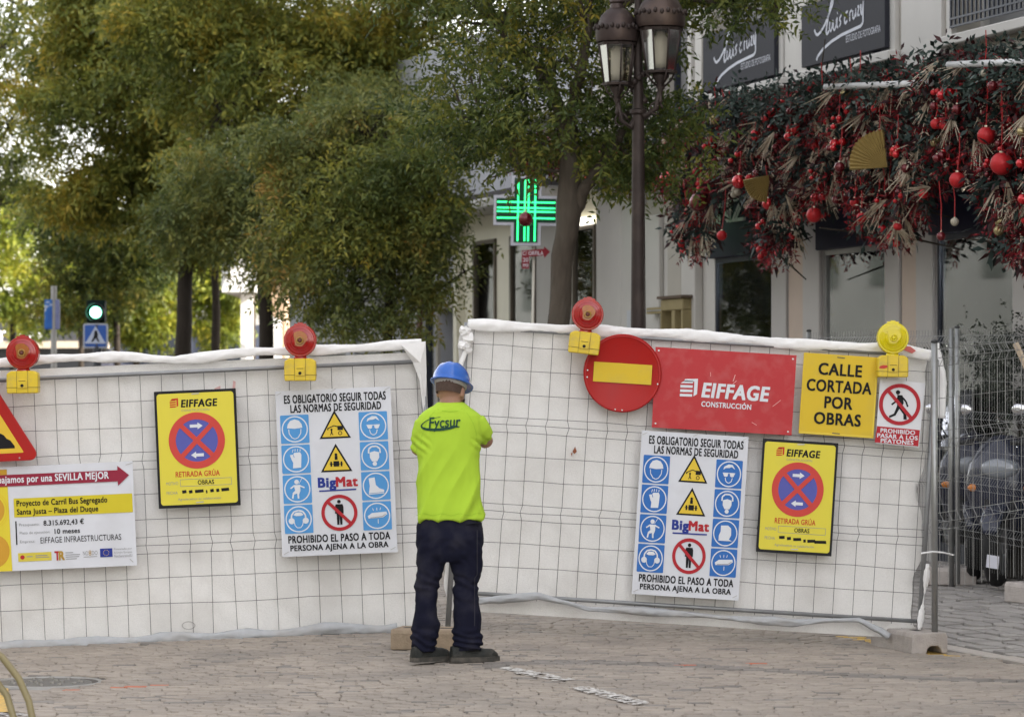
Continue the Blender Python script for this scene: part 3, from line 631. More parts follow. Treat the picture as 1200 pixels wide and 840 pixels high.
def safety_poster(label, px, py, d, roll, blue, sx, sy, mask_boot=False):
    s = Sign('safety_poster', label, 'poster', px, py, d, roll, curl=1.0, sx=sx, sy=sy)
    s.board('sheet', white_pvc, 135, 194)
    for body, x0, y0, x1, y1 in (('ES OBLIGATORIO SEGUIR TODAS', 10, 5.5, 129, 15), ('LAS NORMAS DE SEGURIDAD', 17, 17, 123, 26), ('PROHIBIDO EL PASO A TODA', 8, 169.8, 127, 178.4), ('PERSONA AJENA A LA OBRA', 10, 181, 124.5, 189.6)):
        s.add('lettering', black_ink, [text(body, x0, y0, x1, y1, 0.035, dup=True)], 2)
    pic = {}
    def W_(p, cx, cy): return mv(p, cx, cy)
    for c, (cx) in enumerate((21, 113)):
        for r_ in range(4):
            cy = 45.2 + 35.1 * r_
            s.add('blue_square', blue, rrect(cx - 16.7, cy - 16.6, cx + 16.7, cy + 16.6, 1.2), 2)
            s.add('circle_line', pict_white, ring(cx, cy, 14.0, 15.4, 28), 3)
            Wp = []; Bp = []
            k = c * 4 + r_
            head = [[(-7.5, -1), (-7, 5), (-4, 10), (0, 12), (4, 10), (7, 5), (7.5, -1)]]
            if k == 0: Wp = [[(-9, -1.5), (-8, -6), (-5, -10), (0, -11.5), (5, -10), (8, -6), (9, -1.5), (0, -.5)]] + line([(-7.2, 0), (-6.8, 5), (-3.5, 10), (0, 11.5), (3.5, 10), (6.8, 5), (7.2, 0)], 1.0)
            if k == 1: Wp = [[(-7, -5), (-3, -5.5), (-2, -7.5), (5, -8), (6.5, -5), (6, 4), (5.5, 10), (-4, 10.5), (-3.5, 4), (-5, 1)], ] + line([(-4, -8), (-3, -11.5)], .8) + line([(-1, -8.8), (-.5, -12)], .8) + line([(2, -9), (2.3, -12)], .8) + line([(5, -8.8), (5.4, -11.5)], .8)
            if k == 2: Wp = disc(-.5, -8.5, 2.7, 14) + [[(-4, -5), (3.5, -5), (3.5, 2), (1.8, 6.5), (2, 11), (0, 11), (-.5, 5), (-4, 6), (-5, 11), (-6.8, 10.5), (-5.5, 4), (-2.5, 1.5)]] + line([(-3, -4.5), (-8, -1)], 1.6) + line([(3, -4), (8.5, -1.5)], 1.6) + line([(2, -6), (6, -12.5)], .6)
            if k == 3: Wp = line([(-8.5, 0), (-8, -5), (-5, -9), (0, -10.2), (5, -9), (8, -5), (8.5, 0)], 1.8) + disc(-8.2, 2, 3.6, 14) + disc(8.2, 2, 3.6, 14) + line([(-5.5, 2), (-4.5, 7), (-2, 10), (2, 10), (4.5, 7), (5.5, 2)], .9) + [[(-6, -5), (-3, -8), (3, -8), (6, -5), (3, -3.8), (-3, -3.8)]]
            if k == 4: Wp = [[(-7.5, -5), (-6.5, -8.5), (-1, -11.5), (4, -11), (7.5, -6), (6, -6.5), (3, -8.5), (0, -7.2), (-4, -7)]] + [[(-8, -1.5), (-1, -1.5), (-1.5, 2.5), (-3.5, 3.5), (-6, 3)], [(8, -1.5), (1, -1.5), (1.5, 2.5), (3.5, 3.5), (6, 3)]] + line([(-4.5, 4.5), (-3.5, 8.5), (-1, 10.5), (1, 10.5), (3.5, 8.5), (4.5, 4.5)], 1.0) + bar(-1.4, -1, 1.4, -1, .8)
            if k == 5: Wp = line([(-6.8, -3), (-6.5, -8), (-3, -11), (3, -11), (6.5, -8), (6.8, -3)], 1.8) + [[(-5.5, -4), (0, -5.5), (5.5, -4), (5.5, 2), (3, 6.5), (-3, 6.5), (-5.5, 2)]] + disc(0, 9.2, 2.6, 12)
            if k == 6:
                if not mask_boot: Wp = [[(-8, -9), (-1, -10), (0, -1), (4, 3), (9.5, 5), (9.5, 7.5), (-8.5, 8.5), (-7, 0)]] + bar(-8.5, 9.6, 9.5, 8.6, 1)
                else: Wp = [[(-6, -9), (3, -9.5), (7, -6), (7.5, 2), (5, 7), (9, 9), (-8, 9), (-8, 3), (-6, -2)]]
            if k == 7: Wp = [[(-11, 0), (-6, -3.5), (11, -4.5), (12, -1.5), (7, 2), (-10, 3)]] + line([(-4, -6), (-5, -9)], .8) + line([(0, -6.2), (0, -9.5)], .8) + line([(3.5, -6.5), (4.5, -9.5)], .8) + line([(1, 4), (1, 9)], .8)
            s.add('pictogram', pict_white, W_(Wp, cx, cy), 4)
            if k in (1, 7): s.add('pictogram_line', grey_ink if k == 7 else blue, W_(line([(-8, 2.2), (6, 1), (10, -1.6)], .7), cx, cy) if k == 7 else W_(line([(-3, -5.3), (-2, -2)], .7), cx, cy), 5)  # printed detail line within the pictogram
    for i, cy in enumerate((25, 64)):
        s.add('triangle_border', black_ink, [[(68, cy), (86.5, cy + 33), (49.5, cy + 33)]], 2)
        s.add('triangle', yel_ink, [[(68, cy + 4.2), (83.2, cy + 31), (52.8, cy + 31)]], 3)
        if i == 0: q = line([(60, cy + 21), (67, cy + 18), (73, cy + 20)], 1.1) + rect(71, cy + 18.5, 77.5, cy + 23.5) + disc(64, cy + 22.5, 1.3, 8) + line([(64, cy + 23), (64, cy + 27)], 1.5) + line([(64, cy + 26), (62.4, cy + 29)], .9) + line([(64, cy + 26), (65.6, cy + 29)], .9) + ring(74, cy + 27, 1.6, 2.4, 12) + line([(60, cy + 20.5), (59.5, cy + 23)], 1.4)
        else: q = disc(68, cy + 13, 1.7, 10) + rect(66.3, cy + 14.5, 69.7, cy + 19) + rect(64.6, cy + 20.5, 71.4, cy + 26.8) + rect(61, cy + 21, 63, cy + 26.8) + rect(73, cy + 21, 75, cy + 26.8) + line([(60, cy + 23.8), (76, cy + 23.8)], .8)
        s.add('triangle_pictogram', black_ink, q, 4)
    s.add('lettering', navy_ink, [text('Big', 46, 103.5, 66, 118, 0.05, dup=True)], 2); s.add('lettering', red_ink, [text('Mat', 67, 103.5, 91.5, 114.5, 0.05, dup=True)], 2)
    s.add('underline', navy_ink, line([(46.5, 118.8), (90, 118.4)], 1.7), 3)
    cx, cy = 69, 145
    man = disc(cx, cy - 13, 2.2, 12) + [[(cx - 4, cy - 10), (cx + 4, cy - 10), (cx + 5, cy - 7), (cx + 5, cy + 1), (cx + 3.4, cy + 1), (cx + 3, cy + 14), (cx + .5, cy + 14), (cx, cy + 3), (cx - .5, cy + 14), (cx - 3, cy + 14), (cx - 3.4, cy + 1), (cx - 5, cy + 1), (cx - 5, cy - 7)]]
    s.add('standing_figure', black_ink, man, 2)
    s.add('prohibition_ring', red_ink, ring(cx, cy, 17.2, 21.2, 40) , 3); s.add('prohibition_bar', red_ink, bar(cx - 12.8, cy - 12.8, cx + 12.8, cy + 12.8, 3.8), 4)
    for x, y in ((4, 4), (131, 3), (5, 190), (130, 190), (68, 2)): s.add('wire_tie', tie, bar(x - 3, y + 1, x + 3, y - 2, .7), 5)
    return s
LR, RR = -0.044, 0.063
safety_poster('white safety poster with light blue square symbols on the left fence panel', 323, 458.5, 20.03, LR, cyan_ink, 1.0, 1.0)
safety_poster('white safety poster with deeper blue square symbols on the right fence panel', 752, 504, 19.97, RR, blue_ink, 0.925, 0.985, True)

def logo(s, x, y, w, h, m, lev=3):
    q = []
    for i in range(4): yy = y + h * (0.12 + 0.245 * i); q += [[(x + (w * .22 if i == 0 else 0), yy), (x + w * .72, yy - h * .02), (x + w * .72, yy + h * .12), (x, yy + h * .15)]]
    q += [[(x + w * .25, y + h * .02), (x + w, y - h * .04), (x + w, y + h * .82), (x + w * .8, y + h * .95), (x + w * .8, y + h * .14), (x + w * .18, y + h * .17)]]
    s.add('logo', m, q, lev)
def tow_poster(label, px, py, d, roll, sx, sy, blobs):
    s = Sign('parking_poster', label, 'poster', px, py, d, roll, sx=sx, sy=sy)
    s.add('board', frame_black, rrect(0, 0, 96, 137, 0.6), 0, 0.004); s.add('yellow_field', ypost, rrect(3, 3.2, 93, 133.5, 3.5), 2)
    logo(s, 18, 9, 10, 10.5, brick_ink); s.add('lettering', black_ink, [text('EIFFAGE', 31.5, 11, 73.5, 19.5, 0.045, 0.12, dup=True)], 3)
    s.add('lettering', grey_ink, [text('CONSTRUCCIÓN', 31.5, 21.5, 64, 24.6, dup=True)], 3)
    cx, cy = 48, 59
    s.add('blue_disc', signblue, disc(cx, cy, 28, 40), 3); s.add('red_ring', signred, ring(cx, cy, 24.7, 33, 48), 4)
    for q in (1, -1): s.add('red_bar', signred, bar(cx - 18.5, cy - 18.5 * q, cx + 18.5, cy + 18.5 * q, 5.6), 5 + (q > 0) * .5)
    for q in (1, -1):
        ax = [(-7.5, -1.8), (1.5, -1.8), (1.5, -4), (7.5, 0), (1.5, 4), (1.5, 1.8), (-7.5, 1.8)]
        s.add('arrow', pict_white, [[(cx + x * q, cy - 17 * q + y) for x, y in ax]], 5)
    s.add('lettering', brick_ink, [text('RETIRADA GRÚA', 21.5, 93, 73, 101, 0.02, dup=True)], 3)
    s.add('box_line', grey_ink, line([(26.5, 104), (86.5, 104), (86.5, 112), (26.5, 112), (26.5, 104)], .5), 3); s.add('lettering', black_ink, [text('OBRAS', 47, 105.6, 66, 110.6, 0.02, dup=True)], 3)
    s.add('lettering', grey_ink, [text('MOTIVO', 10, 106.4, 24, 110, 0.01, dup=True)], 3); s.add('lettering', grey_ink, [text('FECHA', 10, 117.4, 23, 121, 0.01, dup=True)], 3)
    s.add('handwriting', black_ink, [[(x0, 116.8 + dy), (x1, 116.2 + dy), (x1 + .5, 119.8 + dy), (x0 + .4, 120.4 + dy)] for x0, x1, dy in blobs], 3)
    s.add('lettering', grey_ink, [text('Agradecemos su colaboración', 23, 125.5, 73, 129.3, dup=True)], 3)
    for y in (4.5, 131.5): s.add('wire_tie', tie, bar(44, y, 53, y - .5, 1.2), 6)
tow_poster('yellow towing notice with black frame on the left fence panel', 181, 459, 20.03, LR, 1.0, 1.0, [(28, 33, 0), (36, 40, .3), (43, 53, 0), (56, 57.5, 1), (61, 65, 0), (68, 71.5, 0), (74, 83, -.6)])
tow_poster('yellow towing notice with black frame on the right fence panel', 893.5, 513.5, 19.97, RR, 0.92, 0.965, [(28, 35, -.6), (38, 43, .2), (46, 56, .8), (59, 62, 2), (64, 74, 1.8), (73, 88, 2.4)])

s = Sign('company_board', 'wide red board with white company lettering on the right fence panel', 'board', 768, 406.5, 19.97, RR + .006)
s.add('board', rboard, [[(0, 0), (165, -1.5), (165.5, 92), (2, 94)]], 0, 0.004)
logo(s, 32, 34.5, 20, 21, pict_white, 2)
s.add('lettering', pict_white, [text('EIFFAGE', 58, 38, 136, 54.5, 0.045, 0.14, dup=True)], 2); s.add('lettering', pict_white, [text('CONSTRUCCIÓN', 58, 58, 116, 65.5, 0.03, dup=True)], 2)
s.add('scratch', mat('scratch', (0.75, 0.4, 0.38), 0.6), line([(95, 26), (93, 34)], .8) + line([(97, 33), (93, 37)], .7) + line([(66, 25), (66.5, 30)], .6) + line([(150, 52), (141, 60)], .6) + line([(118, 80), (124, 83)], .6), 2)
for x, y in ((4, 4), (161, 3), (6, 89), (161, 88)): s.add('bolt', tie, disc(x, y, 1.1, 8), 2, 0.002)

s = Sign('no_entry_sign', 'round red no entry sign with a yellow bar on the right fence panel', 'sign', 729.3, 437.3, 19.97, RR, off=-0.05)
q = MB(); q.lathe([(0.0, 0.004), (0.243, 0.004), (0.250, 0.0), (0.254, 0.004), (0.254, 0.03), (0.246, 0.03)], n=64, M=Matrix.Rotation(R(90), 4, 'X') @ Matrix.Scale(-1, 4, (0, 0, 1)) if False else Matrix.Rotation(R(-90), 4, 'X'))
autosmooth(q.build('disc', rsign, s.o), 35)
s.add('yellow_bar', yboard, rect(-34, -11.5, 34, 11.5), 3); s.add('rim_line', rsign_rim, ring(0, 0, 42.8, 44.2, 60), 3)
for x, y in ((-41, -1), (-41, 7), (41.5, 10), (2, 43), (-6, 42.5)): s.add('rivet', tie, disc(x, y, .9, 8), 4, .002)

s = Sign('road_closed_board', 'yellow board reading calle cortada por obras on the right fence panel', 'sign', 941.5, 413, 19.96, RR + .005, off=-0.045)
s.add('board', yboard, rrect(0, 0, 87.5, 94.5, 1.5), 0, 0.015)
s.add('edge_lip', sgn('board_yellow_edge', (0.80, 0.60, 0.08)), line([(1.5, 93), (86, 93)], 2.2) + line([(86, 2), (86, 93)], 1.6), 2)
for b, x0, x1, yc in (('CALLE', 18.5, 68.5, 17.5), ('CORTADA', 6, 81, 37), ('POR', 28, 60, 56), ('OBRAS', 17, 71, 75)): s.add('lettering', black_ink, [text(b, x0, yc - 6.8, x1, yc + 6.8, 0.03, dup=True)], 3)
for y in (3, 91.5): s.add('wire_tie', mat('dark_tie', (.1, .09, .08), .5), bar(39, y, 48, y + .4, 1), 4)

s = Sign('pedestrian_ban_sign', 'white sign with crossed out walking figure and red caption', 'sign', 1030.5, 443, 19.95, RR + .01, off=-0.04)
s.add('board', sgn('sign_white', (0.74, 0.74, 0.76)), [[(0, 0), (53, 2), (51, 77), (0, 76)]], 0, 0.003)
cx, cy = 25, 29
s.add('walking_figure', black_ink, disc(cx - 3, cy - 14, 2.6, 12) + [[(cx - 3.5, cy - 11), (cx + 2.5, cy - 11), (cx + 4.5, cy - 2), (cx + 3, cy + 2), (cx + 8, cy + 9), (cx + 9.5, cy + 17), (cx + 5.5, cy + 17), (cx + 5, cy + 11), (cx, cy + 5), (cx - 4, cy + 13), (cx - 11, cy + 16.5), (cx - 11.5, cy + 14), (cx - 6, cy + 11), (cx - 3, cy + 2)]] + line([(cx - 2, cy - 9), (cx - 5, cy - 3), (cx - 9.5, cy + 1)], 2) + line([(cx + 2, cy - 9), (cx + 7, cy - 4), (cx + 9.5, cy + 2)], 2), 2)
s.add('prohibition_ring', red_ink, ring(cx, cy, 19.8, 24.2, 44), 3); s.add('prohibition_bar', red_ink, bar(cx - 14.5, cy - 15, cx + 14.5, cy + 15, 4), 4)
s.add('caption_band', red_ink, [[(0.5, 56), (50.5, 57), (50, 76), (-1, 75)]], 2)
for b, y, x0, x1 in (('PROHIBIDO', 58.2, 5, 45), ('PASAR A LOS', 64.2, 1.5, 48.5), ('PEATONES', 70, 6, 44)): s.add('lettering', pict_white, [text(b, x0, y, x1, y + 4.8, 0.03, dup=True)], 3)

# project poster, runs off the left edge
s = Sign('project_banner', 'white and yellow project banner with a dark red arrow, at the left edge', 'banner', 0.5, 547, 20.03, -0.045, curl=0.12)
s.board('sheet', white_pvc, 156, 122, x0=-86)
s.add('orange_panel', sgn('orange_ink', (0.62, 0.36, 0.04)), [[(-86, 3), (8.5, 3), (10, 122), (-86, 122)]], 2)
s.add('yellow_swirl', sgn('lemon_ink', (0.76, 0.62, 0.05)), [[(-60, 24), (8.7, 24), (10, 122), (-60, 122)]], 3)
s.add('orange_swirl', sgn('amber_ink', (0.62, 0.33, 0.04)), disc(-14, 50, 18, 28) + disc(-12, 98, 20, 28), 4)
s.add('yellow_swirl_line', sgn('swirl_ink', (0.74, 0.55, 0.04)), ring(-14, 50, 20, 21, 28, -80, 80) + ring(-14, 50, 22.3, 23, 28, -80, 60), 4)
mar = sgn('maroon_ink', (0.30, 0.028, 0.055)); s.add('arrow_band', mar, [[(-86, 9.2), (138, 9.6), (138, 4.5), (151.5, 16), (138, 28), (138, 22.8), (-86, 23)]], 5)
s.add('lettering', pict_white, [text('Trabajamos por una SEVILLA MEJOR', -16, 10.8, 127.5, 21.6, 0.03, dup=True)], 6)
s.add('yellow_band', sgn('band_yellow', (0.66, 0.55, 0.035)), rect(15, 37.5, 154, 59.5), 3)
for b, x0, y0, x1, y1 in (('Proyecto de Carril Bus Segregado', 18.5, 39.8, 124.5, 48.8), ('Santa Justa – Plaza del Duque', 18.5, 50, 113.5, 58.5)): s.add('lettering', black_ink, [text(b, x0, y0, x1, y1, 0.025, dup=True)], 5)
s.add('divider', black_ink, rect(15.8, 64, 17.3, 91.5), 3)
for b, x0, y0, x1, y1, m, bo in (('Presupuesto:', 20.5, 66.8, 44, 71, grey_ink, 0), ('8.315.692,43 €', 49, 64.3, 96, 71.5, black_ink, .02), ('Plazo de ejecución:', 20.5, 76.5, 56, 80.5, grey_ink, 0), ('10 meses', 61.5, 75, 91, 80.8, black_ink, .02), ('Empresa:', 20.5, 86.6, 38, 90.8, grey_ink, 0), ('EIFFAGE INFRAESTRUCTURAS', 44.5, 84.2, 139, 91.2, black_ink, .015)):
    s.add('lettering', m, [text(b, x0, y0, x1, y1, bo, dup=True)], 3)
s.add('crest_panel', sgn('crest_yellow', (0.66, 0.55, 0.08)), rect(17.5, 101.5, 56.5, 111.5), 3); s.add('crest', red_ink, disc(22.5, 106.5, 2.6, 12), 4); s.add('small_print', grey_ink, rect(27.5, 105.5, 34.5, 106.5) + rect(38, 104.8, 52, 105.7) + rect(38, 107, 54, 107.8), 4)
s.add('lettering', red_ink, [text('T', 60.5, 101.5, 66, 111.5, 0.05, dup=True)], 3); s.add('lettering', sgn('gold_ink', (.45, .28, .05)), [text('R', 65.5, 101.5, 71.5, 111.5, 0.05, dup=True)], 4)
s.add('small_print', grey_ink, rect(73, 103, 82, 103.8) + rect(73, 105.6, 90, 106.4) + rect(73, 108, 89, 108.8) + rect(73, 110.4, 86, 111.2), 3)
s.add('lettering', grey_ink, [text('NO', 93.5, 102.5, 99.5, 107.5, .01), text('DO', 104, 102.5, 110.5, 107.5, .01)], 3); s.add('knot', sgn('gold_ink', (.45, .28, .05)), ring(101.7, 103.5, .9, 1.6, 10) + ring(101.7, 106.3, .9, 1.6, 10), 3); s.add('small_print', grey_ink, rect(94, 109, 110, 109.7), 3)
s.add('flag_panel', navy_ink, rect(113.5, 100.5, 128, 110.5), 3); s.add('flag_star', yel_ink, [p_ for k in range(12) for p_ in disc(120.7 + 3.2 * math.cos(k * math.pi / 6), 105.5 + 3.2 * math.sin(k * math.pi / 6), .42, 6)], 4)
for b, y in (('Financiado por', 100.5), ('la Unión Europea', 104.6), ('NextGenerationEU', 108.4)): s.add('lettering', grey_ink, [text(b, 130, y, 151, y + 3, 0, dup=True)], 3)
s.add('wire_tie', tie, bar(148, 4, 156, 2, .9) + bar(148, 114, 152, 118, .9), 6)

s = Sign('road_works_sign', 'triangular red bordered warning sign with a black heap, cut by the left edge', 'sign', -20, 502, 19.97, LR, off=-0.05)
s.add('board', rsign_rim, rtri(0, 0, 118, 7.5), 0, 0.02); s.add('red_border', signred if False else rsign, rtri(0, 0, 115, 6.5), 2); s.add('yellow_field', sgn('tri_yellow', (0.76, 0.50, 0.05)), rtri(0, 2.0, 84, 1.0), 3)
s.add('heap_pictogram', black_ink, [[(-24, 24), (-20, 12), (-14, 6), (-8, 14), (-4, 22), (6, 24), (10, 15), (16, 7), (21, 6), (26, 9), (29, 13), (33, 15), (38, 22), (38, 24.5), (-24, 24.5)]], 4)
s.add('rivet', tie, disc(43, 36, 1, 8), 4)

# ------------------------------------------------------------------ warning lamps on the fence
ylamp = mat('lamp_yellow_plastic', (0.72, 0.52, 0.03), 0.4, var=0.12, scale=15, dirt=(0.45, 0.33, 0.1), dscale=20, damt=0.5, coat=0.2)
redlens = mat('red_lens', (0.36, 0.006, 0.004), 0.14, var=0.15, scale=30, coat=0.45, spec=0.4); amb = mat('amber_reflector', (0.36, 0.11, 0.015), 0.2, var=0.4, scale=25, coat=0.6)
yellens = mat('yellow_lens', (0.70, 0.58, 0.0), 0.15, var=0.1, scale=12, coat=0.6)
def lamp(label, px, py, roll, k, lens, core, smudge=False):
    """px,py: centre of the lens"""
    o = P(px, py, 19.86); t = empty('warning_lamp', (o.x, 19.86, o.z), (0, roll, 0), label, 'warning lamp', 'warning lamps on top of the fence')
    u = k / SC; M = Matrix.Rotation(R(90), 4, 'X')
    b = MB(); b.lathe([(18.2 * u, -0.035), (19 * u, -0.03), (19 * u, -0.008), (17.5 * u, -0.005), (17.5 * u, 0.005), (19 * u, 0.008), (19 * u, 0.03), (18.2 * u, 0.035)], n=40, M=M); autosmooth(b.build('lens_ring', lens, t), 40)
    for sg in (1, -1):
        b = MB(); b.lathe([(17.6 * u, sg * 0.030), (16 * u, sg * 0.040), (10 * u, sg * 0.047), (9.5 * u, sg * 0.052), (5 * u, sg * 0.058), (0.0, sg * 0.062)], n=40, M=M); autosmooth(b.build('lens', lens, t), 30)
    b = MB()
    for r0 in (14, 11, 8.2): b.lathe([((r0 - .5) * u, 0.043 - (r0 - 8) * .0004), (r0 * u, 0.054 - (r0 - 8) * .0014), ((r0 + .5) * u, 0.043 - (r0 - 8) * .0004)], n=36, M=M, caps=False)
    b.build('lens_ridge', lens, t, True)
    # photo shows the lit-through reflector inside the lens
    b = MB(); pts = [((7.5 + 1.5 * math.sin(3 * a + 1)) * math.cos(a) * u, (10 + math.cos(2 * a)) * math.sin(a) * u) for a in np.linspace(0, 2 * math.pi, 24, endpoint=False)]
    b.add([(x, -0.0605, z + 2 * u) for x, z in pts], [tuple(range(24))]); b.build('reflector', core, t)
    b = MB(); b.lathe([(4.2 * u, 0.0615), (4.6 * u, 0.067), (3.0 * u, 0.067), (2.6 * u, 0.0615)], n=20, M=M, caps=False); b.build('bulb_ring', mat('lens_ring_dark', (0.35, 0.18, 0.03), .2, coat=.5) if lens is redlens else yellens, t, True)
    b = MB(); b.lathe([(2.4 * u, 0.060), (2.0 * u, 0.069), (0, 0.070)], n=12, M=M); b.build('bulb', mat('bulb_dark', (0.12, 0.03, 0.02), 0.2) if lens is redlens else yellens, t, True)
    b = MB(); b.box(-7 * u, 7 * u, -0.02, 0.02, 18 * u, 19.6 * u); b.box(-3 * u, 3 * u, -0.014, 0.014, 19.4 * u, 21 * u); b.build('top_lug', lens, t)
    b = MB(); b.rings([(0, 0, -23 * u, 9 * u, .03), (0, 0, -20 * u, 8 * u, .028), (0, 0, -16 * u, 6 * u, .02)], 16); b.build('neck', lens, t, True)
    z1, z0 = -21 * u, -47 * u
    b = MB(); prof = [(-18, z0 / u), (18, z0 / u), (18.4, z0 / u + 7), (18.2, z1 / u - 3), (13, z1 / u), (-13, z1 / u), (-18.2, z1 / u - 3), (-18.4, z0 / u + 7)]
    b.prism([(x * u, z * u) for x, z in prof], -0.05, 0.045); bo = b.build('battery_case', ylamp, t); bo.modifiers.new('b', 'BEVEL').width = 0.006
    b = MB(); b.prism([(-18.6 * u, -40.6 * u), (18.6 * u, -40.6 * u), (18.6 * u, -39.8 * u), (-18.6 * u, -39.8 * u)], -0.0512, 0.046); b.build('case_seam', mat('case_seam', (0.25, 0.18, 0.02), .5), t)
    b = MB(); b.bbox(-5.5 * u, 5.5 * u, -0.058, -0.048, -41 * u, -31 * u, .002); b.build('latch', ylamp, t)
    b = MB(); b.lathe([(1.9 * u, 0.0585), (1.9 * u, 0.0592), (0, 0.0592)], (0, 0, -38 * u), 14, M); b.build('key_hole', black_ink, t)
    b = MB(); b.prism([(-4 * u, -33 * u), (4 * u, -33 * u), (4 * u, -32.2 * u), (-4 * u, -32.2 * u)], -0.0592, -0.055); b.build('latch_line', mat('case_seam', (0.25, 0.18, 0.02), .5), t)
    for x in (-6.5, 6.5): b = MB(); b.box((x - .25) * u, (x + .25) * u, -0.0515, -0.049, z0 + .002, z1); b.build('case_groove', mat('case_seam', (0.25, 0.18, 0.02), .5), t)
    if smudge: b = MB(); b.add([(x * u, -0.0516, z * u) for x, z in [(-16, -34), (-12, -32.5), (-7, -33), (-6.8, -35.5), (-11, -37), (-17, -36.5)]], [tuple(range(6))]); b.build('red_smudge', mat('red_smudge', (.55, .06, .04), .6), t)
    return t
lamp('red warning lamp on yellow battery case at the far left of the fence top', 27, 413.5, LR + .03, 1.0, redlens, amb)
lamp('red warning lamp on yellow battery case above the left safety poster', 352, 399, LR + .04, 1.0, redlens, amb)
lamp('red warning lamp on yellow battery case just left of the no entry sign', 688.5, 368.5, RR + .05, 0.98, redlens, amb)
lamp('all yellow warning lamp above the pedestrian ban sign', 1046, 396, RR - .05, 0.97, yellens, yellens, True)
# ------------------------------------------------------------------ the worker, seen from behind
MX, MY = gp(528, 777); MZ = gz(MX, MY) + 0.012; MK = MY / F         # metres per photo pixel where he stands
def hx(px): return (px - 528) * MK
def hz(py): return (776.5 - py) * MK
man = empty('person', (MX, MY, MZ), label='worker seen from behind in neon yellow T-shirt, navy trousers and blue hard hat', cat='person')
skin = mat('skin', (0.36, 0.20, 0.135), 0.55, var=0.12, scale=14, bump=0.1, bscale=120, spec=0.35)
hairm = mat('short_dark_hair', (0.055, 0.038, 0.03), 0.8, var=0.4, scale=60, bump=0.6, bscale=300)
neon = mat('neon_shirt', (0.43, 0.645, 0.045), 0.85, var=0.10, scale=5, bump=0.12, bscale=500)
navy = mat('navy_work_cotton', (0.011, 0.012, 0.026), 0.9, var=0.3, scale=7, bump=0.35, bscale=260, dirt=(0.045, 0.043, 0.052), dscale=7, damt=0.5, spec=0.12)
bootm = mat('dark_boot_leather', (0.022, 0.024, 0.022), 0.6, var=0.35, scale=25, bump=0.4, bscale=120, dirt=(0.075, 0.07, 0.06), dscale=14, damt=0.6)
solem = mat('boot_sole', (0.06, 0.057, 0.05), 0.8, var=0.3, scale=30, dirt=(0.16, 0.14, 0.12), dscale=20, damt=0.7)
hatm = mat('blue_hard_hat', (0.03, 0.13, 0.50), 0.22, var=0.05, scale=6, coat=0.4, dirt=(0.10, 0.2, 0.5), dscale=8, damt=0.25)
dgreen = mat('dark_green_print', (0.01, 0.06, 0.035), 0.6)
HM = Matrix.Translation((hx(528), 0.01, hz(460))) @ Matrix.Rotation(R(-24), 4, 'Z') @ Matrix.Rotation(R(-14), 4, 'X') @ Matrix.Translation((0, 0, 0))
# body: head, neck, trunk, arms, hands and legs fused into one surface
b = MB(); k = MK * 200 / 200
b.rings([(0, .055, -.105, .030, .030), (0, .050, -.09, .048, .05), (0, .030, -.06, .063, .08), (0, .012, -.02, .072, .092), (0, .0, .02, .077, .099), (0, -.003, .06, .077, .099), (0, -.004, .10, .066, .085), (0, -.004, .13, .035, .045)], 20, 2.2, HM)
b.ell(HM @ Vector((0, .108, -.022)), (.015, .022, .024), 8, 6); b.ell(HM @ Vector((0, .098, .0)), (.010, .014, .03), 8, 6)          # nose
for sg in (1, -1):
    b.ell(HM @ Vector((sg * .079, -.002, -.01)), (.010, .018, .031), 10, 8, HM.to_3x3() @ Matrix.Rotation(sg * R(-18), 3, 'Z'))
b.ell(HM @ Vector((0, .092, -.062)), (.024, .010, .008), 8, 6)
b.tube([(hx(528.5), 0.012, hz(452)), (hx(528), 0.0, hz(470)), (hx(527), -.005, hz(486))], [.060, .062, .074], 16)
b.rings([(hx(527), 0, hz(484), .10, .07), (hx(527), 0, hz(496), .145, .09), (hx(526), 0, hz(515), .165, .11), (hx(525), 0, hz(560), .155, .10), (hx(526), 0, hz(600), .165, .10), (hx(527), 0, hz(640), .17, .105)], 18)
SH = {1: ((hx(554), .0, hz(499)), (hx(569.5), .17, hz(520)), (hx(540), .36, hz(503))), -1: ((hx(501), .0, hz(500)), (hx(489), .17, hz(530)), (hx(514), .36, hz(508)))}
def finger(base, dirn, up, L, r, curl):
    p = Vector(base); d = Vector(dirn).normalized(); side = d.cross(Vector(up)).normalized(); pts = [p.copy()]; rad = [r * 1.1]
    for q in (0.45, 0.32, 0.23):
        d = Matrix.Rotation(curl, 3, side) @ d; p = p + d * L * q; pts.append(p.copy()); rad.append(r * (1.0 - 0.25 * (1 - q)))
    b.tube(pts, rad, 8)
for sg in (1, -1):
    s0, e0, h0 = [Vector(q) for q in SH[sg]]
    b.tube([s0, s0.lerp(e0, .5), e0, e0 + (h0 - e0) * .04], [.046, .046, .044, .042], 12); b.tube([e0, e0.lerp(h0, .3), e0.lerp(h0, .7), h0], [.042, .044, .034, .027], 12)
    d = (h0 - e0).normalized(); inward = Vector((-sg, 0.1, 0)); up = d.cross(inward).normalized() * sg
    palm = h0 + d * .045; wd = d.cross(up).normalized()
    b.rings([(0, 0, -.05, .026, .018), (0, 0, -.02, .036, .016), (0, 0, .03, .042, .015), (0, 0, .05, .040, .012)], 12, 2.6, Matrix.Translation(palm) @ Matrix((wd, up, d)).transposed().to_4x4())
    for i, L in enumerate((.070, .080, .075, .060)): finger(palm + d * .045 + wd * (.030 - .020 * i), d, up, L, .0085, R(28))
    finger(palm - d * .015 + wd * .036, d + wd * 1.1, up, .062, .0105, R(18))
LEG = {1: [(655, 524, 565), (682, 534, 560), (710, 534, 560), (735, 534, 561), (762, 536, 558)], -1: [(655, 489, 522), (690, 488, 513), (710, 488, 509), (735, 487, 511), (765, 488, 506)]}
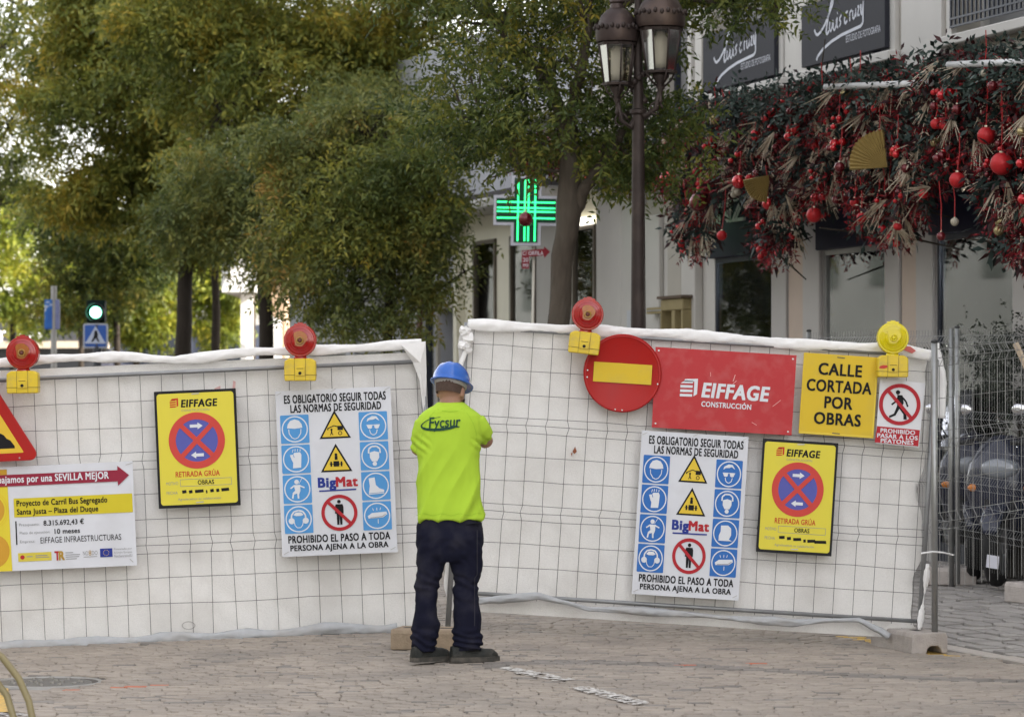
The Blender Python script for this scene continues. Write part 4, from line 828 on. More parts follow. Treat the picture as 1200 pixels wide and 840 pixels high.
for sg in (1, -1):
    pts = [(hx(528 + sg * 17), 0, hz(632))] + [(hx((a + c) / 2), 0, hz(y)) for y, a, c in LEG[sg]]
    b.tube(pts, [.085, .075, .055, .054, .045, .038], 12)
link('body', remesh(b, 'body', skin, 0.0065, 3), man)
# hair and beard
b = MB(); b.rings([(0, -.004, -.050, .066, .084), (0, -.006, -.038, .0725, .0905), (0, -.008, -.022, .0737, .0925), (0, -.009, -.010, .0762, .0965), (0, -.010, .0, .0775, .099), (0, -.010, .04, .080, .102), (0, -.010, .08, .077, .098), (0, -.01, .12, .05, .07)], 28, 2.2, HM)
me = b.mesh('hair', hairm, True)
V0 = [v.co.copy() for v in me.vertices]
b = MB()
HMi = HM.inverted(); fs = []
for f_ in me.polygons:
    c = HMi @ (sum((V0[i] for i in f_.vertices), Vector()) / len(f_.vertices))
    if c.y < .05 + c.z * .2 and c.z > -.022: fs.append(tuple(f_.vertices))
bpy.data.meshes.remove(me); MB().add(V0, fs).build('hair', mat('cropped_hair', (0.105, 0.070, 0.055), 0.85, var=0.35, scale=90, bump=0.6, bscale=300), man, True)
b = MB(); b.rings([(0, .058, -.120, .030, .034), (0, .050, -.105, .052, .056), (0, .032, -.075, .067, .083), (0, .022, -.045, .0745, .088), (0, .02, -.030, .0755, .086)], 24, 2.2, HM)
me = b.mesh('t', hairm); V0 = [v.co.copy() for v in me.vertices]; fs = [tuple(f_.vertices) for f_ in me.polygons if (HMi @ (sum((V0[i] for i in f_.vertices), Vector()) / len(f_.vertices))).y > .035]
bpy.data.meshes.remove(me); MB().add(V0, fs).build('beard', hairm, man, True)
for sg in (1, -1):
    b = MB(); b.ell(HM @ Vector((sg * .031, .094, .012)), (.012, .008, .008), 10, 8); b.build('eye', mat('eye_white', (.7, .7, .68), .2), man, True)
    b = MB(); b.ell(HM @ Vector((sg * .031, .097, .034)), (.018, .006, .004), 8, 6); b.build('eyebrow', hairm, man, True)
# hard hat
TM = HM @ Matrix.Translation((-.002, .000, .056)) @ Matrix.Rotation(R(-2), 4, 'X')
b = MB(); rs = []
for i in range(11):
    a = math.pi / 2 * i / 10; z = .108 * math.sin(a); c_ = math.cos(a) ** .8; rs.append((0, 0, z, max(.004, .104 * c_), max(.005, .128 * c_)))
brim = [(0, .006, -.012, .108, .136), (0, .010, -.014, .117, .150), (0, .011, -.009, .119, .153), (0, .006, -.001, .109, .136)]
b.rings(brim + rs, 40, 2.1, TM)
ht = b.mesh('hard_hat', hatm, True)
for v in ht.vertices:
    q = TM.inverted() @ v.co
    if q.z > .02:
        for xr, w_ in ((0, .022), (.045, .012), (-.045, .012)):
            g_ = math.exp(-((q.x - xr) / w_) ** 2); q.z += .007 * g_
    if q.z < 0.005 and q.y > .09: q.z -= (q.y - .09) * .25
    v.co = TM @ q
link('hard_hat', ht, man)
b = MB(); b.rings([(0, -.002, -.030, .088, .108), (0, -.002, -.012, .092, .112), (0, -.002, .010, .090, .110)], 30, 2.1, TM); b.build('hat_band', mat('hat_band', (0.42, 0.40, 0.38), 0.7), man, True)
# trousers
b = MB()
def outl(rows, ry, dy=0.0, n=20, pw=2.3): b.rings([(hx((a + c) / 2), dy if not isinstance(dy, list) else dy[i], hz(y), (c - a) / 2 * MK, ry[i]) for i, (y, a, c) in enumerate(rows)], n, pw)
outl([(660, 507, 546), (650, 491, 563), (642, 487.5, 566), (630, 487, 567), (615, 489, 565), (600, 493, 561)], [.10, .122, .130, .132, .118, .105])
outl([(640, 488, 525), (655, 488, 523), (673, 488, 519), (683, 485.5, 515.5), (693, 485.5, 514), (703, 487, 512), (712, 486, 511.5), (725, 484.5, 513), (733, 482.5, 517), (739, 481, 515), (744, 483.5, 514), (750, 481, 511.5), (756, 483.5, 511), (763, 483, 509)][::-1], [.062, .066, .065, .071, .067, .073, .077, .075, .073, .076, .081, .086, .095, .11], [.0] * 14)
outl([(640, 527, 566), (655, 525, 565), (668, 529, 565), (676, 531, 564), (684, 532, 559), (692, 530, 561), (702, 531, 561.5), (714, 531.5, 562.5), (726, 531, 564), (735, 532, 564.5), (741, 529, 563), (746, 531, 565.5), (752, 530, 567), (758, 532, 564), (764, 531, 563)][::-1], [.060, .065, .072, .066, .074, .070, .073, .074, .073, .075, .078, .08, .088, .095, .11], [.0] * 15)
pm_ = remesh(b, 'trousers', navy, 0.0085, 3)
nrm = [v.normal.copy() for v in pm_.vertices]
for v, nn in zip(pm_.vertices, nrm):
    x, y, z = v.co; f1 = noise.noise(Vector((x * 7, y * 7, z * 16))); low = max(0, 1 - abs(z - .09) / .12)
    knee = math.exp(-((z - .44) / .09) ** 2)
    d = .006 * f1 + low * .009 * math.sin(z * 150 + x * 30 + 5 * noise.noise(Vector((x * 9, y * 9, z * 8)))) + knee * .0045 * math.sin(z * 95 + x * 38 + 4 * f1)
    d += .004 * math.sin((z * .8 + abs(x) * 1.5) * 60 + 4 * f1) * math.exp(-((z - .62) / .10) ** 2)
    v.co = v.co + nn * d
tro = link('trousers', pm_, man)
# T-shirt
b = MB()
outl([(611, 490, 565), (609, 487.5, 567), (597, 487.5, 566), (580, 488.5, 564), (560, 489.5, 562.5), (540, 489.5, 562), (520, 487.5, 564), (506, 486, 566.5), (496, 487.5, 566), (489, 491.5, 563), (484, 497, 556.5), (480.5, 503, 551), (477.5, 509, 547.5), (474, 512.5, 543)], [.125, .132, .130, .126, .122, .120, .120, .118, .112, .105, .095, .085, .078, .068], [0, 0, 0, 0, 0, 0, 0, 0, -.002, -.004, -.006, -.006, -.004, 0])
for sg in (1, -1):
    s0, e0, h0 = [Vector(q) for q in SH[sg]]
    m = s0.lerp(e0, .72)
    b.tube([s0 + Vector((-sg * .05, 0, .02)), s0.lerp(e0, .35) + Vector((sg * .004, 0, .006)), m], [.066, .066, .060], 18)
    if sg < 0: b.tube([(hx(499), 0, hz(498)), (hx(493.5), .01, hz(513)), (hx(489.5), .04, hz(530))], [.066, .058, .042], 16)
    else: b.tube([(hx(557), 0, hz(497)), (hx(563.5), .01, hz(505)), (hx(569.5), .04, hz(512.5))], [.062, .055, .044], 16)
sm_ = remesh(b, 'tshirt', neon, 0.0065, 5)
for v, nn in zip(sm_.vertices, [v.normal.copy() for v in sm_.vertices]):
    x, y, z = v.co; f1 = noise.noise(Vector((x * 5, y * 5, z * 3.2))); f2 = noise.noise(Vector((x * 2.2, z * 2.2, 4)))
    lo = min(1, max(0, (1.32 - z) / .3)); t_ = (x * .85 - z * .42)
    d = lo * (.021 * (.5 - abs(math.sin(t_ * 34 + 2.2 * f2 + 1.3))) * max(.15, .7 + 1.2 * f1) + .015 * (.5 - abs(math.sin(t_ * 62 + 4 * f2))) * max(0.1, f1 * 1.4)) + .006 * f1
    d += .005 * math.exp(-((z - 1.26) / .05) ** 2) * math.sin((z + x * .8) * 120) * max(0, min(1, (abs(x) - .10) / .05))
    d += .002 * math.exp(-((z - .87) / .04) ** 2) * math.sin(x * 45 + 3 * f2)
    d += .003 * math.exp(-(((z - 1.47) + .25 * abs(x)) / .012) ** 2) * (1 if abs(x) < .09 else 0)
    v.co = v.co + nn * (d + .003)
shirt = link('tshirt', sm_, man)
bv = BVHTree.FromPolygons([v.co for v in sm_.vertices], [tuple(p_.vertices) for p_ in sm_.polygons])
def on_shirt(pl_, name, m, bvh=bv, off=.007):
    mb = MB()
    for q_i, pr_ in enumerate(pl_):
        vs, fs_ = (pr_[1], pr_[2]) if isinstance(pr_, tuple) else (pr_, [tuple(range(len(pr_)))])
        o_ = []
        for x, y in vs:
            hit = bvh.ray_cast(Vector((hx(x), -1, hz(y))), Vector((0, 1, 0))); yy = hit[0].y if hit[0] else -.12; o_.append((hx(x), yy - off - (.0004 * q_i if isinstance(pr_, tuple) else 0), hz(y)))
        mb.add(o_, fs_)
    return mb.build(name, m, man)
on_shirt([text('Fycsur', 503, 489.6, 540, 506, 0.0, 0.15, -0.055), text('Fycsur', 503.5, 489.7, 540.5, 506.1, 0.0, 0.15, -0.055), text('Fycsur', 503.2, 490.2, 540.2, 506.5, 0.0, 0.15, -0.055)], 'shirt_lettering', dgreen)
sw = []; up_ = [(517, 489.8), (508, 491), (501, 493.5), (496, 497), (493.5, 500.5), (494.5, 503.5), (499, 505.2), (507, 505.8), (518, 505.3), (529, 503.2), (535, 501), (536, 500)]
lo_ = [(516.5, 490.3), (508.3, 491.9), (502, 494.5), (497.2, 498), (495.2, 501), (496.8, 502.6), (500.5, 503.1), (508, 503.2), (518, 502.4), (528, 500.8), (534, 499.3), (539, 502.2)]
lo_ = lo_[:-1] + [(539.5, 501.8)]
wid = [0.5, .7, .9, 1.1, 1.6, 2.4, 3.0, 3.2, 3.3, 3.1, 2.4, 1.2]
cen = [(517, 490), (508, 491.4), (501, 494), (496, 497.6), (493.8, 500.6), (495.6, 503), (500, 504.4), (508, 505), (518, 504.6), (528, 503), (534, 501.2), (539, 501.5)]
for i in range(len(cen) - 1):
    (a, c), (d, e) = cen[i], cen[i + 1]; L = math.hypot(d - a, e - c); nx, ny = -(e - c) / L, (d - a) / L
    sw.append([(a + nx * wid[i] / 2, c + ny * wid[i] / 2), (d + nx * wid[i + 1] / 2, e + ny * wid[i + 1] / 2), (d - nx * wid[i + 1] / 2, e - ny * wid[i + 1] / 2), (a - nx * wid[i] / 2, c - ny * wid[i] / 2)])
on_shirt(sw, 'shirt_swoosh', dgreen, off=.006)
seam = mat('neon_seam', (0.30, 0.52, 0.03), 0.8)
def strip(pts, w, name, m=None): on_shirt([[(a, c - w), (d_, e_ - w), (d_, e_ + w), (a, c + w)] if abs(d_ - a) > abs(e_ - c) else [(a - w, c), (a + w, c), (d_ + w, e_), (d_ - w, e_)] for (a, c), (d_, e_) in zip(pts, pts[1:])], name, m or seam, off=.0025)
strip([(x, 603.5 + 1.2 * math.sin(x * .3)) for x in range(489, 566, 4)], .28, 'hem_seam')
strip([(544, 481), (550, 489), (555, 498), (558, 508), (559, 516)], .25, 'sleeve_seam'); strip([(511, 482), (504, 490), (499, 500), (495, 512), (494, 522)], .25, 'sleeve_seam')
strip([(513, 481), (520, 483.2), (528, 484), (536, 483.2), (543, 480.6)], .3, 'collar_seam')
bt_ = BVHTree.FromPolygons([v.co for v in pm_.vertices], [tuple(p_.vertices) for p_ in pm_.polygons])
pip = [(559.5, y) for y in range(622, 676, 4)] + [(556.5, y) for y in range(678, 736, 4)]
on_shirt([[(a - .6, y), (a + .5, y), (c + .5, y2), (c - .6, y2)] for (a, y), (c, y2) in zip(pip, pip[1:])], 'side_piping', mat('grey_piping', (0.032, 0.032, 0.045), 0.8), bt_, .004)
on_shirt([[(545, 614), (563, 612), (564, 613), (546, 615.4)]], 'pocket_seam', mat('seam_dark', (0.01, 0.01, 0.02), 0.9), bt_, .002)
# boots
def boot(cx, yaw, L, z=0):
    M = Matrix.Translation((cx, 0, z)) @ Matrix.Rotation(yaw, 4, 'Z')
    b = MB(); b.rings([(0, -.02, .022, .044, .062), (0, -.02, .06, .043, .056), (0, -.01, .085, .040, .050), (0, 0, .12, .034, .04)], 20, 2.3, M)
    rs = []
    for t in np.linspace(0, 1, 9):
        y = -.075 + t * L; w = .034 + .011 * math.sin(t * math.pi * .9) + .003 * t; w *= (1 if t < .82 else math.sqrt(max(.05, 1 - ((t - .82) / .19) ** 2)))
        h = .072 - .024 * t if t < .85 else .048 * math.sqrt(max(.15, 1 - ((t - .85) / .17) ** 2)); rs.append([M @ Vector((w * math.copysign(abs(math.cos(a)) ** .7, math.cos(a)), y, .022 + max(0, h * math.sin(a)) if a <= math.pi else .022)) for a in np.linspace(0, 2 * math.pi, 18, endpoint=False)])
    b.loft_rings(rs); me_ = remesh(b, 'boot', bootm, .006, 3)
    for v, nn in zip(me_.vertices, [v.normal.copy() for v in me_.vertices]): v.co += nn * .004 * noise.noise(v.co * 28)
    bo = link('boot', me_, man)
    b = MB(); out = []
    for t in np.linspace(0, 1, 12):
        y = -.080 + t * (L + .012); w = .037 + .011 * math.sin(t * math.pi * .9) + .004 * t; w *= math.sqrt(max(.06, 1 - ((t - .82) / .20) ** 2)) if t > .82 else (math.sqrt(max(.2, 1 - ((.1 - t) / .13) ** 2)) if t < .1 else 1); out.append((w, y))
    pts = [(w, y) for w, y in out] + [(-w, y) for w, y in out[::-1]]
    n_ = len(pts); vs = [M @ Vector((x, y, 0.0)) for x, y in pts] + [M @ Vector((x * 1.02, y, .028)) for x, y in pts]
    b.add(vs, [tuple(range(n_ - 1, -1, -1)), tuple(range(n_, 2 * n_))] + [(i, (i + 1) % n_, n_ + (i + 1) % n_, n_ + i) for i in range(n_)])
    b.build('sole', solem, bo)
    lc = MB()
    for i in range(5): y = .035 + i * .018; z_ = .098 - i * .009; lc.tube([M @ Vector((-.022, y, z_)), M @ Vector((0, y + .006, z_ + .010)), M @ Vector((.022, y, z_))], .003, 6)
    lc.build('laces', solem, bo)
boot(hx(543), R(-72), .285); boot(hx(496), R(-52), .27)
# the phone he is looking at is hidden by his back; only the visible figure is built

# ------------------------------------------------------------------ scooters behind the fence
def scooter(name, label, x, y, yaw, body, seatc, screen=True, lean=0.0):
    o = empty(name, (x, y, 0), (lean, 0, yaw), label, 'scooter', 'scooters parked behind the mesh fence')
    paint = mat(body[0], body[1], 0.25, var=0.1, scale=5, coat=0.6); blk = mat('black_plastic', (0.018, 0.018, 0.02), 0.45, var=0.3, scale=20); rub = mat('tyre_rubber', (0.02, 0.02, 0.02), 0.8, var=0.3, scale=30, bump=0.3)
    chrome = mat('chrome', (0.7, 0.7, 0.72), 0.12, 1.0); seatm = mat(seatc[0], seatc[1], 0.5, var=0.2, scale=12, bump=0.2)
    MX_ = Matrix.Rotation(R(90), 4, 'Y')
    for fy, nm in ((.72, 'w'), (-.62, 'w')):
        b = MB(); b.lathe([(.19, -.05), (.24, -.055), (.268, -.03), (.274, 0), (.268, .03), (.24, .055), (.19, .05)], (0, fy, .274), 32, MX_, False); w = b.build('wheel', rub, o, True)
        b = MB(); b.lathe([(.20, -.035), (.185, -.045), (.175, -.02), (.05, -.03), (.03, -.06), (0, -.06)], (0, fy, .274), 24, MX_); b.lathe([(0, .06), (.03, .06), (.05, .03), (.175, .02), (.185, .045), (.20, .035)], (0, fy, .274), 24, MX_); b.build('rim', mat('alloy', (.35, .35, .36), .35, .8), w, True)
    def hull(rows, nm, m, n=18, pw=2.6): b = MB(); b.loft_rings([[(rx * math.copysign(abs(math.cos(a)) ** (2 / pw), math.cos(a)), y_, z_ + rz * math.copysign(abs(math.sin(a)) ** (2 / pw), math.sin(a))) for a in np.linspace(0, 2 * math.pi, n, endpoint=False)] for y_, z_, rx, rz in rows]); return b.build(nm, m, o, True)
    hull([(.98, .40, .05, .02), (.93, .47, .075, .04), (.80, .545, .085, .045), (.62, .56, .085, .04), (.50, .50, .07, .03)], 'front_mudguard', paint)
    b = MB(); b.tube([(-.09, .72, .274), (-.09, .60, .62)], .022, 10); b.tube([(.09, .72, .274), (.09, .60, .62)], .022, 10); b.build('fork', blk, o, True)
    b = MB(); rs = []
    for z_, w_, y_ in ((.36, .12, .46), (.5, .22, .50), (.68, .27, .52), (.86, .25, .50), (1.0, .17, .43), (1.06, .10, .38)):
        rs.append([(w_ * math.cos(a), y_ - (.16 if math.sin(a) < 0 else 0) * 0 + .10 * math.sin(a) * (1.2 if math.sin(a) > 0 else .45), z_ + .02 * math.sin(a)) for a in np.linspace(0, 2 * math.pi, 22, endpoint=False)])
    b.loft_rings(rs); b.build('leg_shield', paint, o, True)
    b = MB(); b.ell((0, .61, .84), (.14, .05, .075), 20, 12); b.build('headlight', mat('headlight_glass', (.22, .24, .27), .08, coat=.8, spec=.8), o, True)
    for sg in (1, -1): b = MB(); b.ell((sg * .19, .585, .70), (.05, .03, .03), 12, 8); b.build('indicator', mat('orange_lens', (.6, .2, .03), .15, coat=.5), o, True)
    b = MB(); b.bbox(-.17, .17, -.28, .48, .28, .38, .03); b.build('footboard', blk, o)
    hull([(.06, .50, .10, .14), (-.05, .56, .15, .20), (-.30, .60, .19, .20), (-.60, .66, .18, .15), (-.88, .74, .11, .08), (-.95, .76, .05, .03)], 'rear_body', paint)
    hull([(.10, .76, .10, .03), (.02, .79, .14, .055), (-.30, .80, .17, .065), (-.45, .86, .16, .065), (-.75, .88, .13, .06), (-.84, .88, .08, .03)], 'seat', seatm)
    b = MB(); b.tube([(-.32, .34, 1.02), (-.22, .38, 1.05), (0, .40, 1.04), (.22, .38, 1.05), (.32, .34, 1.02)], .016, 8); b.build('handlebar', blk, o, True)
    for sg in (1, -1):
        b = MB(); b.tube([(sg * .24, .37, 1.02), (sg * .37, .32, 1.02)], .020, 10); b.build('grip', blk, o, True)
        b = MB(); b.tube([(sg * .20, .40, 1.06), (sg * .26, .42, 1.16), (sg * .28, .40, 1.22)], .006, 6); mi = b.build('mirror', blk, o, True); b = MB(); b.ell((sg * .30, .39, 1.26), (.065, .02, .045), 14, 8); b.build('mirror_shell', chrome if sg > 0 else blk, mi, True)
    if screen:
        b = MB(); V = []; Fs = []
        for i in range(7):
            for j in range(9): a = (j / 8 - .5) * 2; w_ = .24 - .07 * (i / 6) ** 2; V.append((w_ * a, .50 - .10 * a * a - .22 * i / 6, .98 + .42 * i / 6))
        for i in range(6):
            for j in range(8): q = i * 9 + j; Fs.append((q, q + 1, q + 10, q + 9))
        k = len(V); V += [(x_, y_ - .004, z_) for x_, y_, z_ in V]; Fs += [tuple(k + t for t in f_[::-1]) for f_ in Fs]
        b.add(V, Fs); b.build('windscreen', MATS.get('smoked_screen') or glassmat('smoked_screen', (.03, .03, .035), .0, .15), o, True)
    b = MB(); b.tube([(.13, -.1, .24), (.16, -.35, .25), (.17, -.75, .34)], [.03, .055, .06], 12); b.build('exhaust', blk, o, True)
    b = MB(); b.ell((0, -.95, .76), (.08, .03, .035), 12, 8); b.build('tail_light', redlens, o, True)
    b = MB(); b.bbox(-.09, .09, -.99, -.98, .48, .60, .003); b.build('number_plate', mat('plate_white', (.7, .7, .68), .4), o)
    b = MB(); b.tube([(0, -.88, .35), (0, -1.0, .5)], .05, 4); b.build('rear_mudguard', blk, o)
    return o
SZ = lambda x, y: gz(x, y) + .012
def sc_at(px, dd, yaw, la, body, seatc, screen):
    p_ = P(px, 450, dd); s_ = scooter('scooter', la, p_.x, dd, R(yaw), body, seatc, screen); s_.scale = (1.1,) * 3; s_.location.z = SZ(p_.x, dd)
sc_at(1140, 25.7, 172, 'dark navy scooter with windscreen, nearest the mesh fence post', ('navy_scooter', (.012, .015, .035)), ('black_seat', (.02, .02, .022)), True)
sc_at(1190, 24.9, 160, 'grey blue scooter with chrome mirror near the right edge', ('slate_scooter', (.018, .022, .042)), ('dark_seat', (.03, .03, .032)), False)
sc_at(1248, 24.4, 168, 'graphite scooter with windscreen, mostly cut by the right edge', ('graphite_scooter', (.02, .022, .03)), ('black_seat', (.02, .02, .022)), True)
# ------------------------------------------------------------------ buildings along the right side
FO = Vector((2.9, 30, 0)); FU = U; FN = Vector((-FU.y, FU.x, 0)) ; FN = Vector((-0.953, -0.304, 0)).normalized()
FROT = math.atan2(FU.y, FU.x)
def ft(px, w=0.0): k = px - CX; return (F * (2.9 - .953 * w) - k * (30 - .304 * w)) / (1094.4 + .953 * k)
def fd(t, w=0.0): return 30 + .953 * t - .304 * w
def fz(px, py, w=0.0): return EYE + (HY - py) * fd(ft(px, w), w) / F
def fw(t, w, z): return FO + FU * t + FN * w + Vector((0, 0, z))
def frame(name, label, t=0.0, cat='building'): p_ = fw(t, 0, 0); return empty(name, p_, (0, 0, FROT), label, cat)
wallm = mat('pale_render', (0.40, 0.375, 0.33), 0.75, var=0.06, scale=3, bump=0.1, dirt=(0.38, 0.36, 0.33), dscale=.9, damt=.4)
wallw = mat('white_stone', (0.50, 0.485, 0.455), 0.6, var=0.06, scale=3, dirt=(0.45, 0.43, 0.41), dscale=1.2, damt=.35)
pierm = mat('polished_pier', (0.40, 0.385, 0.375), 0.4, var=0.08, scale=4, dirt=(0.36, 0.34, 0.33), dscale=2, damt=.4)
pinkm = mat('beige_marble', (0.46, 0.37, 0.31), 0.4, var=0.1, scale=5)
navyp = mat('navy_fascia', (0.014, 0.015, 0.032), 0.45, var=0.15, scale=4, spec=.15)
darkf = mat('dark_frame', (0.03, 0.035, 0.05), 0.4, 0.3); signm = mat('charcoal_sign', (0.024, 0.025, 0.032), 0.6, var=.12, scale=3, spec=.15)
letm = mat('brushed_letters', (0.55, 0.54, 0.52), 0.35, 0.4); scriptm = mat('pale_script', (0.50, 0.52, 0.58), 0.5)
inner = mat('shop_interior', (0.40, 0.42, 0.40), 0.8, var=0.15, scale=2); glass = glassmat('shop_glass', (0.84, 0.87, 0.86), 0.06)
spot = mat('spotlight', (.9, .9, .9), .5, emit=(1, .96, .9), est=210.0)
shop = frame('shop_building', 'pale shop building with navy fascias and photo studio signs on the right')
def part(b, name, m, par, smooth=False, label=None):
    o = b.build(name, m, par, smooth)
    if label: o['label'] = label
    return o
OPEN = [(-4.38, -2.87, 3.07, 'w'), (-1.82, -.354, 3.04, 'd'), (.887, 2.5, 3.07, 'w'), (-7.2, -5.6, 3.07, 'w'), (-10.2, -8.6, 3.07, 'w')]
OPEN.sort()
edges = [-60] + [e for o_ in OPEN for e in o_[:2]] + [6.3]
for i in range(0, len(edges), 2):
    a, c = edges[i], edges[i + 1]
    if c - a > .1: part(MB().box(a, c, -.35, 0, 0, 3.6), 'pier_core', wallw if a > 2 else pierm, shop)
# profiled piers beside each opening
for (a, c) in ((-5.6, -4.38), (-2.87, -1.82), (-.354, .887)):
    L = c - a; part(MB().bbox(a + .02, a + L * .34, .0, .04, 0, 3.55, .008), 'pier', pierm, shop); part(MB().bbox(a + L * .36, a + L * .66, .0, .02, 0, 3.5, .005), 'pier_panel', pinkm, shop); part(MB().bbox(a + L * .68, c - .02, .0, .04, 0, 3.55, .008), 'pier', pierm, shop)
    part(MB().box(a + .03, c - .03, .036, .043, 1.98, 1.99), 'pier_joint', darkf, shop)
for a, c, z, k in OPEN:
    part(MB().box(a, c, -.35, -.02, 3.6, 3.62), 'lintel', pierm, shop)
    part(MB().bbox(a - .04, c + .04, -.05, .07, z, 3.72, .008), 'fascia', navyp, shop)
    part(MB().box(a, a + .04, -.05, -.005, 0, z).box(c - .04, c, -.05, -.005, 0, z).box(a + .04, c - .04, -.05, -.005, z - .05, z).box(a + .04, c - .04, -.05, -.005, 0, .35), 'window_frame', darkf if k == 'w' else mat('alu_frame', (.33, .33, .32), .35, .7), shop)
    part(MB().box(a + .04, c - .04, -.03, -.02, .35 if k == 'w' else .02, z - .05), 'window_pane', glass, shop)
    part(MB().add([(a, -.36, 0), (c, -.36, 0), (c, -2.6, 0), (a, -2.6, 0), (a, -.36, 3.3), (c, -.36, 3.3), (c, -2.6, 3.3), (a, -2.6, 3.3)], [(0, 1, 2, 3), (4, 7, 6, 5), (1, 5, 6, 2), (2, 6, 7, 3), (3, 7, 4, 0)]), 'interior', inner, shop)
    if k == 'w':
        sp = MB(); sp.lathe([(0.10, 3.0), (0.10, 3.05), (0.0, 3.05)], ((a + c) / 2 + .12, -.9, -.06), 20); sp.lathe([(0.0, 3.0), (.10, 3.0)], ((a + c) / 2 + .12, -.9, -.06), 20, caps=False); part(sp, 'spotlight', spot, shop)
        part(MB().bbox(a + .45, a + 1.25, -1.2, -.8, .1, 1.85, .02), 'display_stand', mat('display_grey', (.7, .7, .67), .6, var=.15), shop)
    else:
        part(MB().box(a + .15, a + .19, -.10, -.06, 0, z - .1).box(a + .78, a + .82, -.08, -.045, 0, z - .1).box(a + .82, a + 1.25, -.08, -.045, 2.06, 2.10), 'door_frame', mat('alu_frame', (.33, .33, .32), .35, .7), shop)
        part(MB().bbox(a + .84, a + .90, -.05, -.01, 1.0, 2.15, .01), 'door_handle', letm, shop)
        part(MB().box(a + .1, c - .1, -1.3, -1.26, 0, 1.95), 'counter_panel', mat('display_dark', (.16, .17, .16), .5), shop)
def ftext(body, t0, t1, z0, z1, w, m, par, bold=.02, depth=.03, shear=0, rot=0):
    # reads left to right from the street: screen left is larger t
    ((_, V, Fs)) = text(body, 0, 0, 1, 1, bold, shear)
    if rot: pass
    A = [(t0 + x * (t1 - t0), w, z1 - y * (z1 - z0)) for x, y in V]; n = len(A)
    b = MB(); b.add(A + [(a_[0], a_[1] - depth, a_[2]) for a_ in A], Fs + [tuple(n + i for i in f_[::-1]) for f_ in Fs]); return part(b, 'lettering', m, par)
ftext('TIINZ', ft(1099, .08), ft(1159, .08), 3.42, 3.66, .11, letm, shop); ftext('INZ', ft(836, .08), ft(874, .08), 3.42, 3.66, .11, letm, shop)
# upper wall, pilasters, windows with signs
OP2 = [(-.03, -1.97, 'sign'), (2.62, .66, 'sign'), (-3.25, -5.3, 'rail'), (-6.6, -8.6, 'rail'), (4.35, 3.2, 'win')]
us = sorted((min(a, c), max(a, c), k) for a, c, k in OP2)
part(MB().box(-60, 6.3, -.35, -.02, 3.62, 4.70), 'spandrel_wall', wallm, shop)
e2 = [-60] + [e for o_ in us for e in o_[:2]] + [6.3]
for i in range(0, len(e2), 2): part(MB().box(e2[i], e2[i + 1], -.35, -.01, 4.70, 6.9), 'upper_wall', wallm, shop)
part(MB().box(-60, 6.3, -.35, -.012, 6.9, 17), 'top_wall', wallm, shop)
part(MB().box(-60, 6.3, -14, -.36, 16.6, 17), 'roof', wallm, shop); part(MB().box(-60, 6.3, -14.3, -14, 0, 17), 'back_wall', wallm, shop); part(MB().box(6.0, 6.3, -14, -.36, 0, 17), 'side_wall', wallm, shop)
g_ = MB(); x = -9.0
while x < 6.2: g_.box(x, x + .018, -.03, -.008, 3.75, 4.62); x += .31
part(g_, 'wall_grooves', mat('groove_shadow_joint', (.28, .27, .25), .9), shop)['kind'] = 'stuff'
for (a, c, k) in us:
    if k != 'win': part(MB().bbox(a - .16, c + .16, -.02, .13, 4.70, 4.79, .01), 'sill', wallw, shop)
    part(MB().box(a - .10, a, -.01, .04, 4.79, 6.9).box(c, c + .10, -.01, .04, 4.79, 6.9).box(a, c, -.01, .04, 6.8, 6.9), 'window_surround', wallw, shop)
    part(MB().box(a, c, -.34, -.30, 4.79, 6.9), 'window_blind', mat('grey_blind', (.22, .22, .22), .5, var=.1), shop)
    part(MB().box(a, a + .06, -.30, -.24, 4.79, 6.9).box(c - .06, c, -.30, -.24, 4.79, 6.9).box((a + c) / 2 - .03, (a + c) / 2 + .03, -.30, -.24, 4.79, 6.9), 'window_frame', wallw if k == 'rail' else darkf, shop)
for (a, c) in ((-.0, .62), (-3.1, -2.1), (2.75, 3.1)): part(MB().box(a + .08, c - .08, -.01, .025, 3.9, 6.9), 'pilaster', wallw, shop)
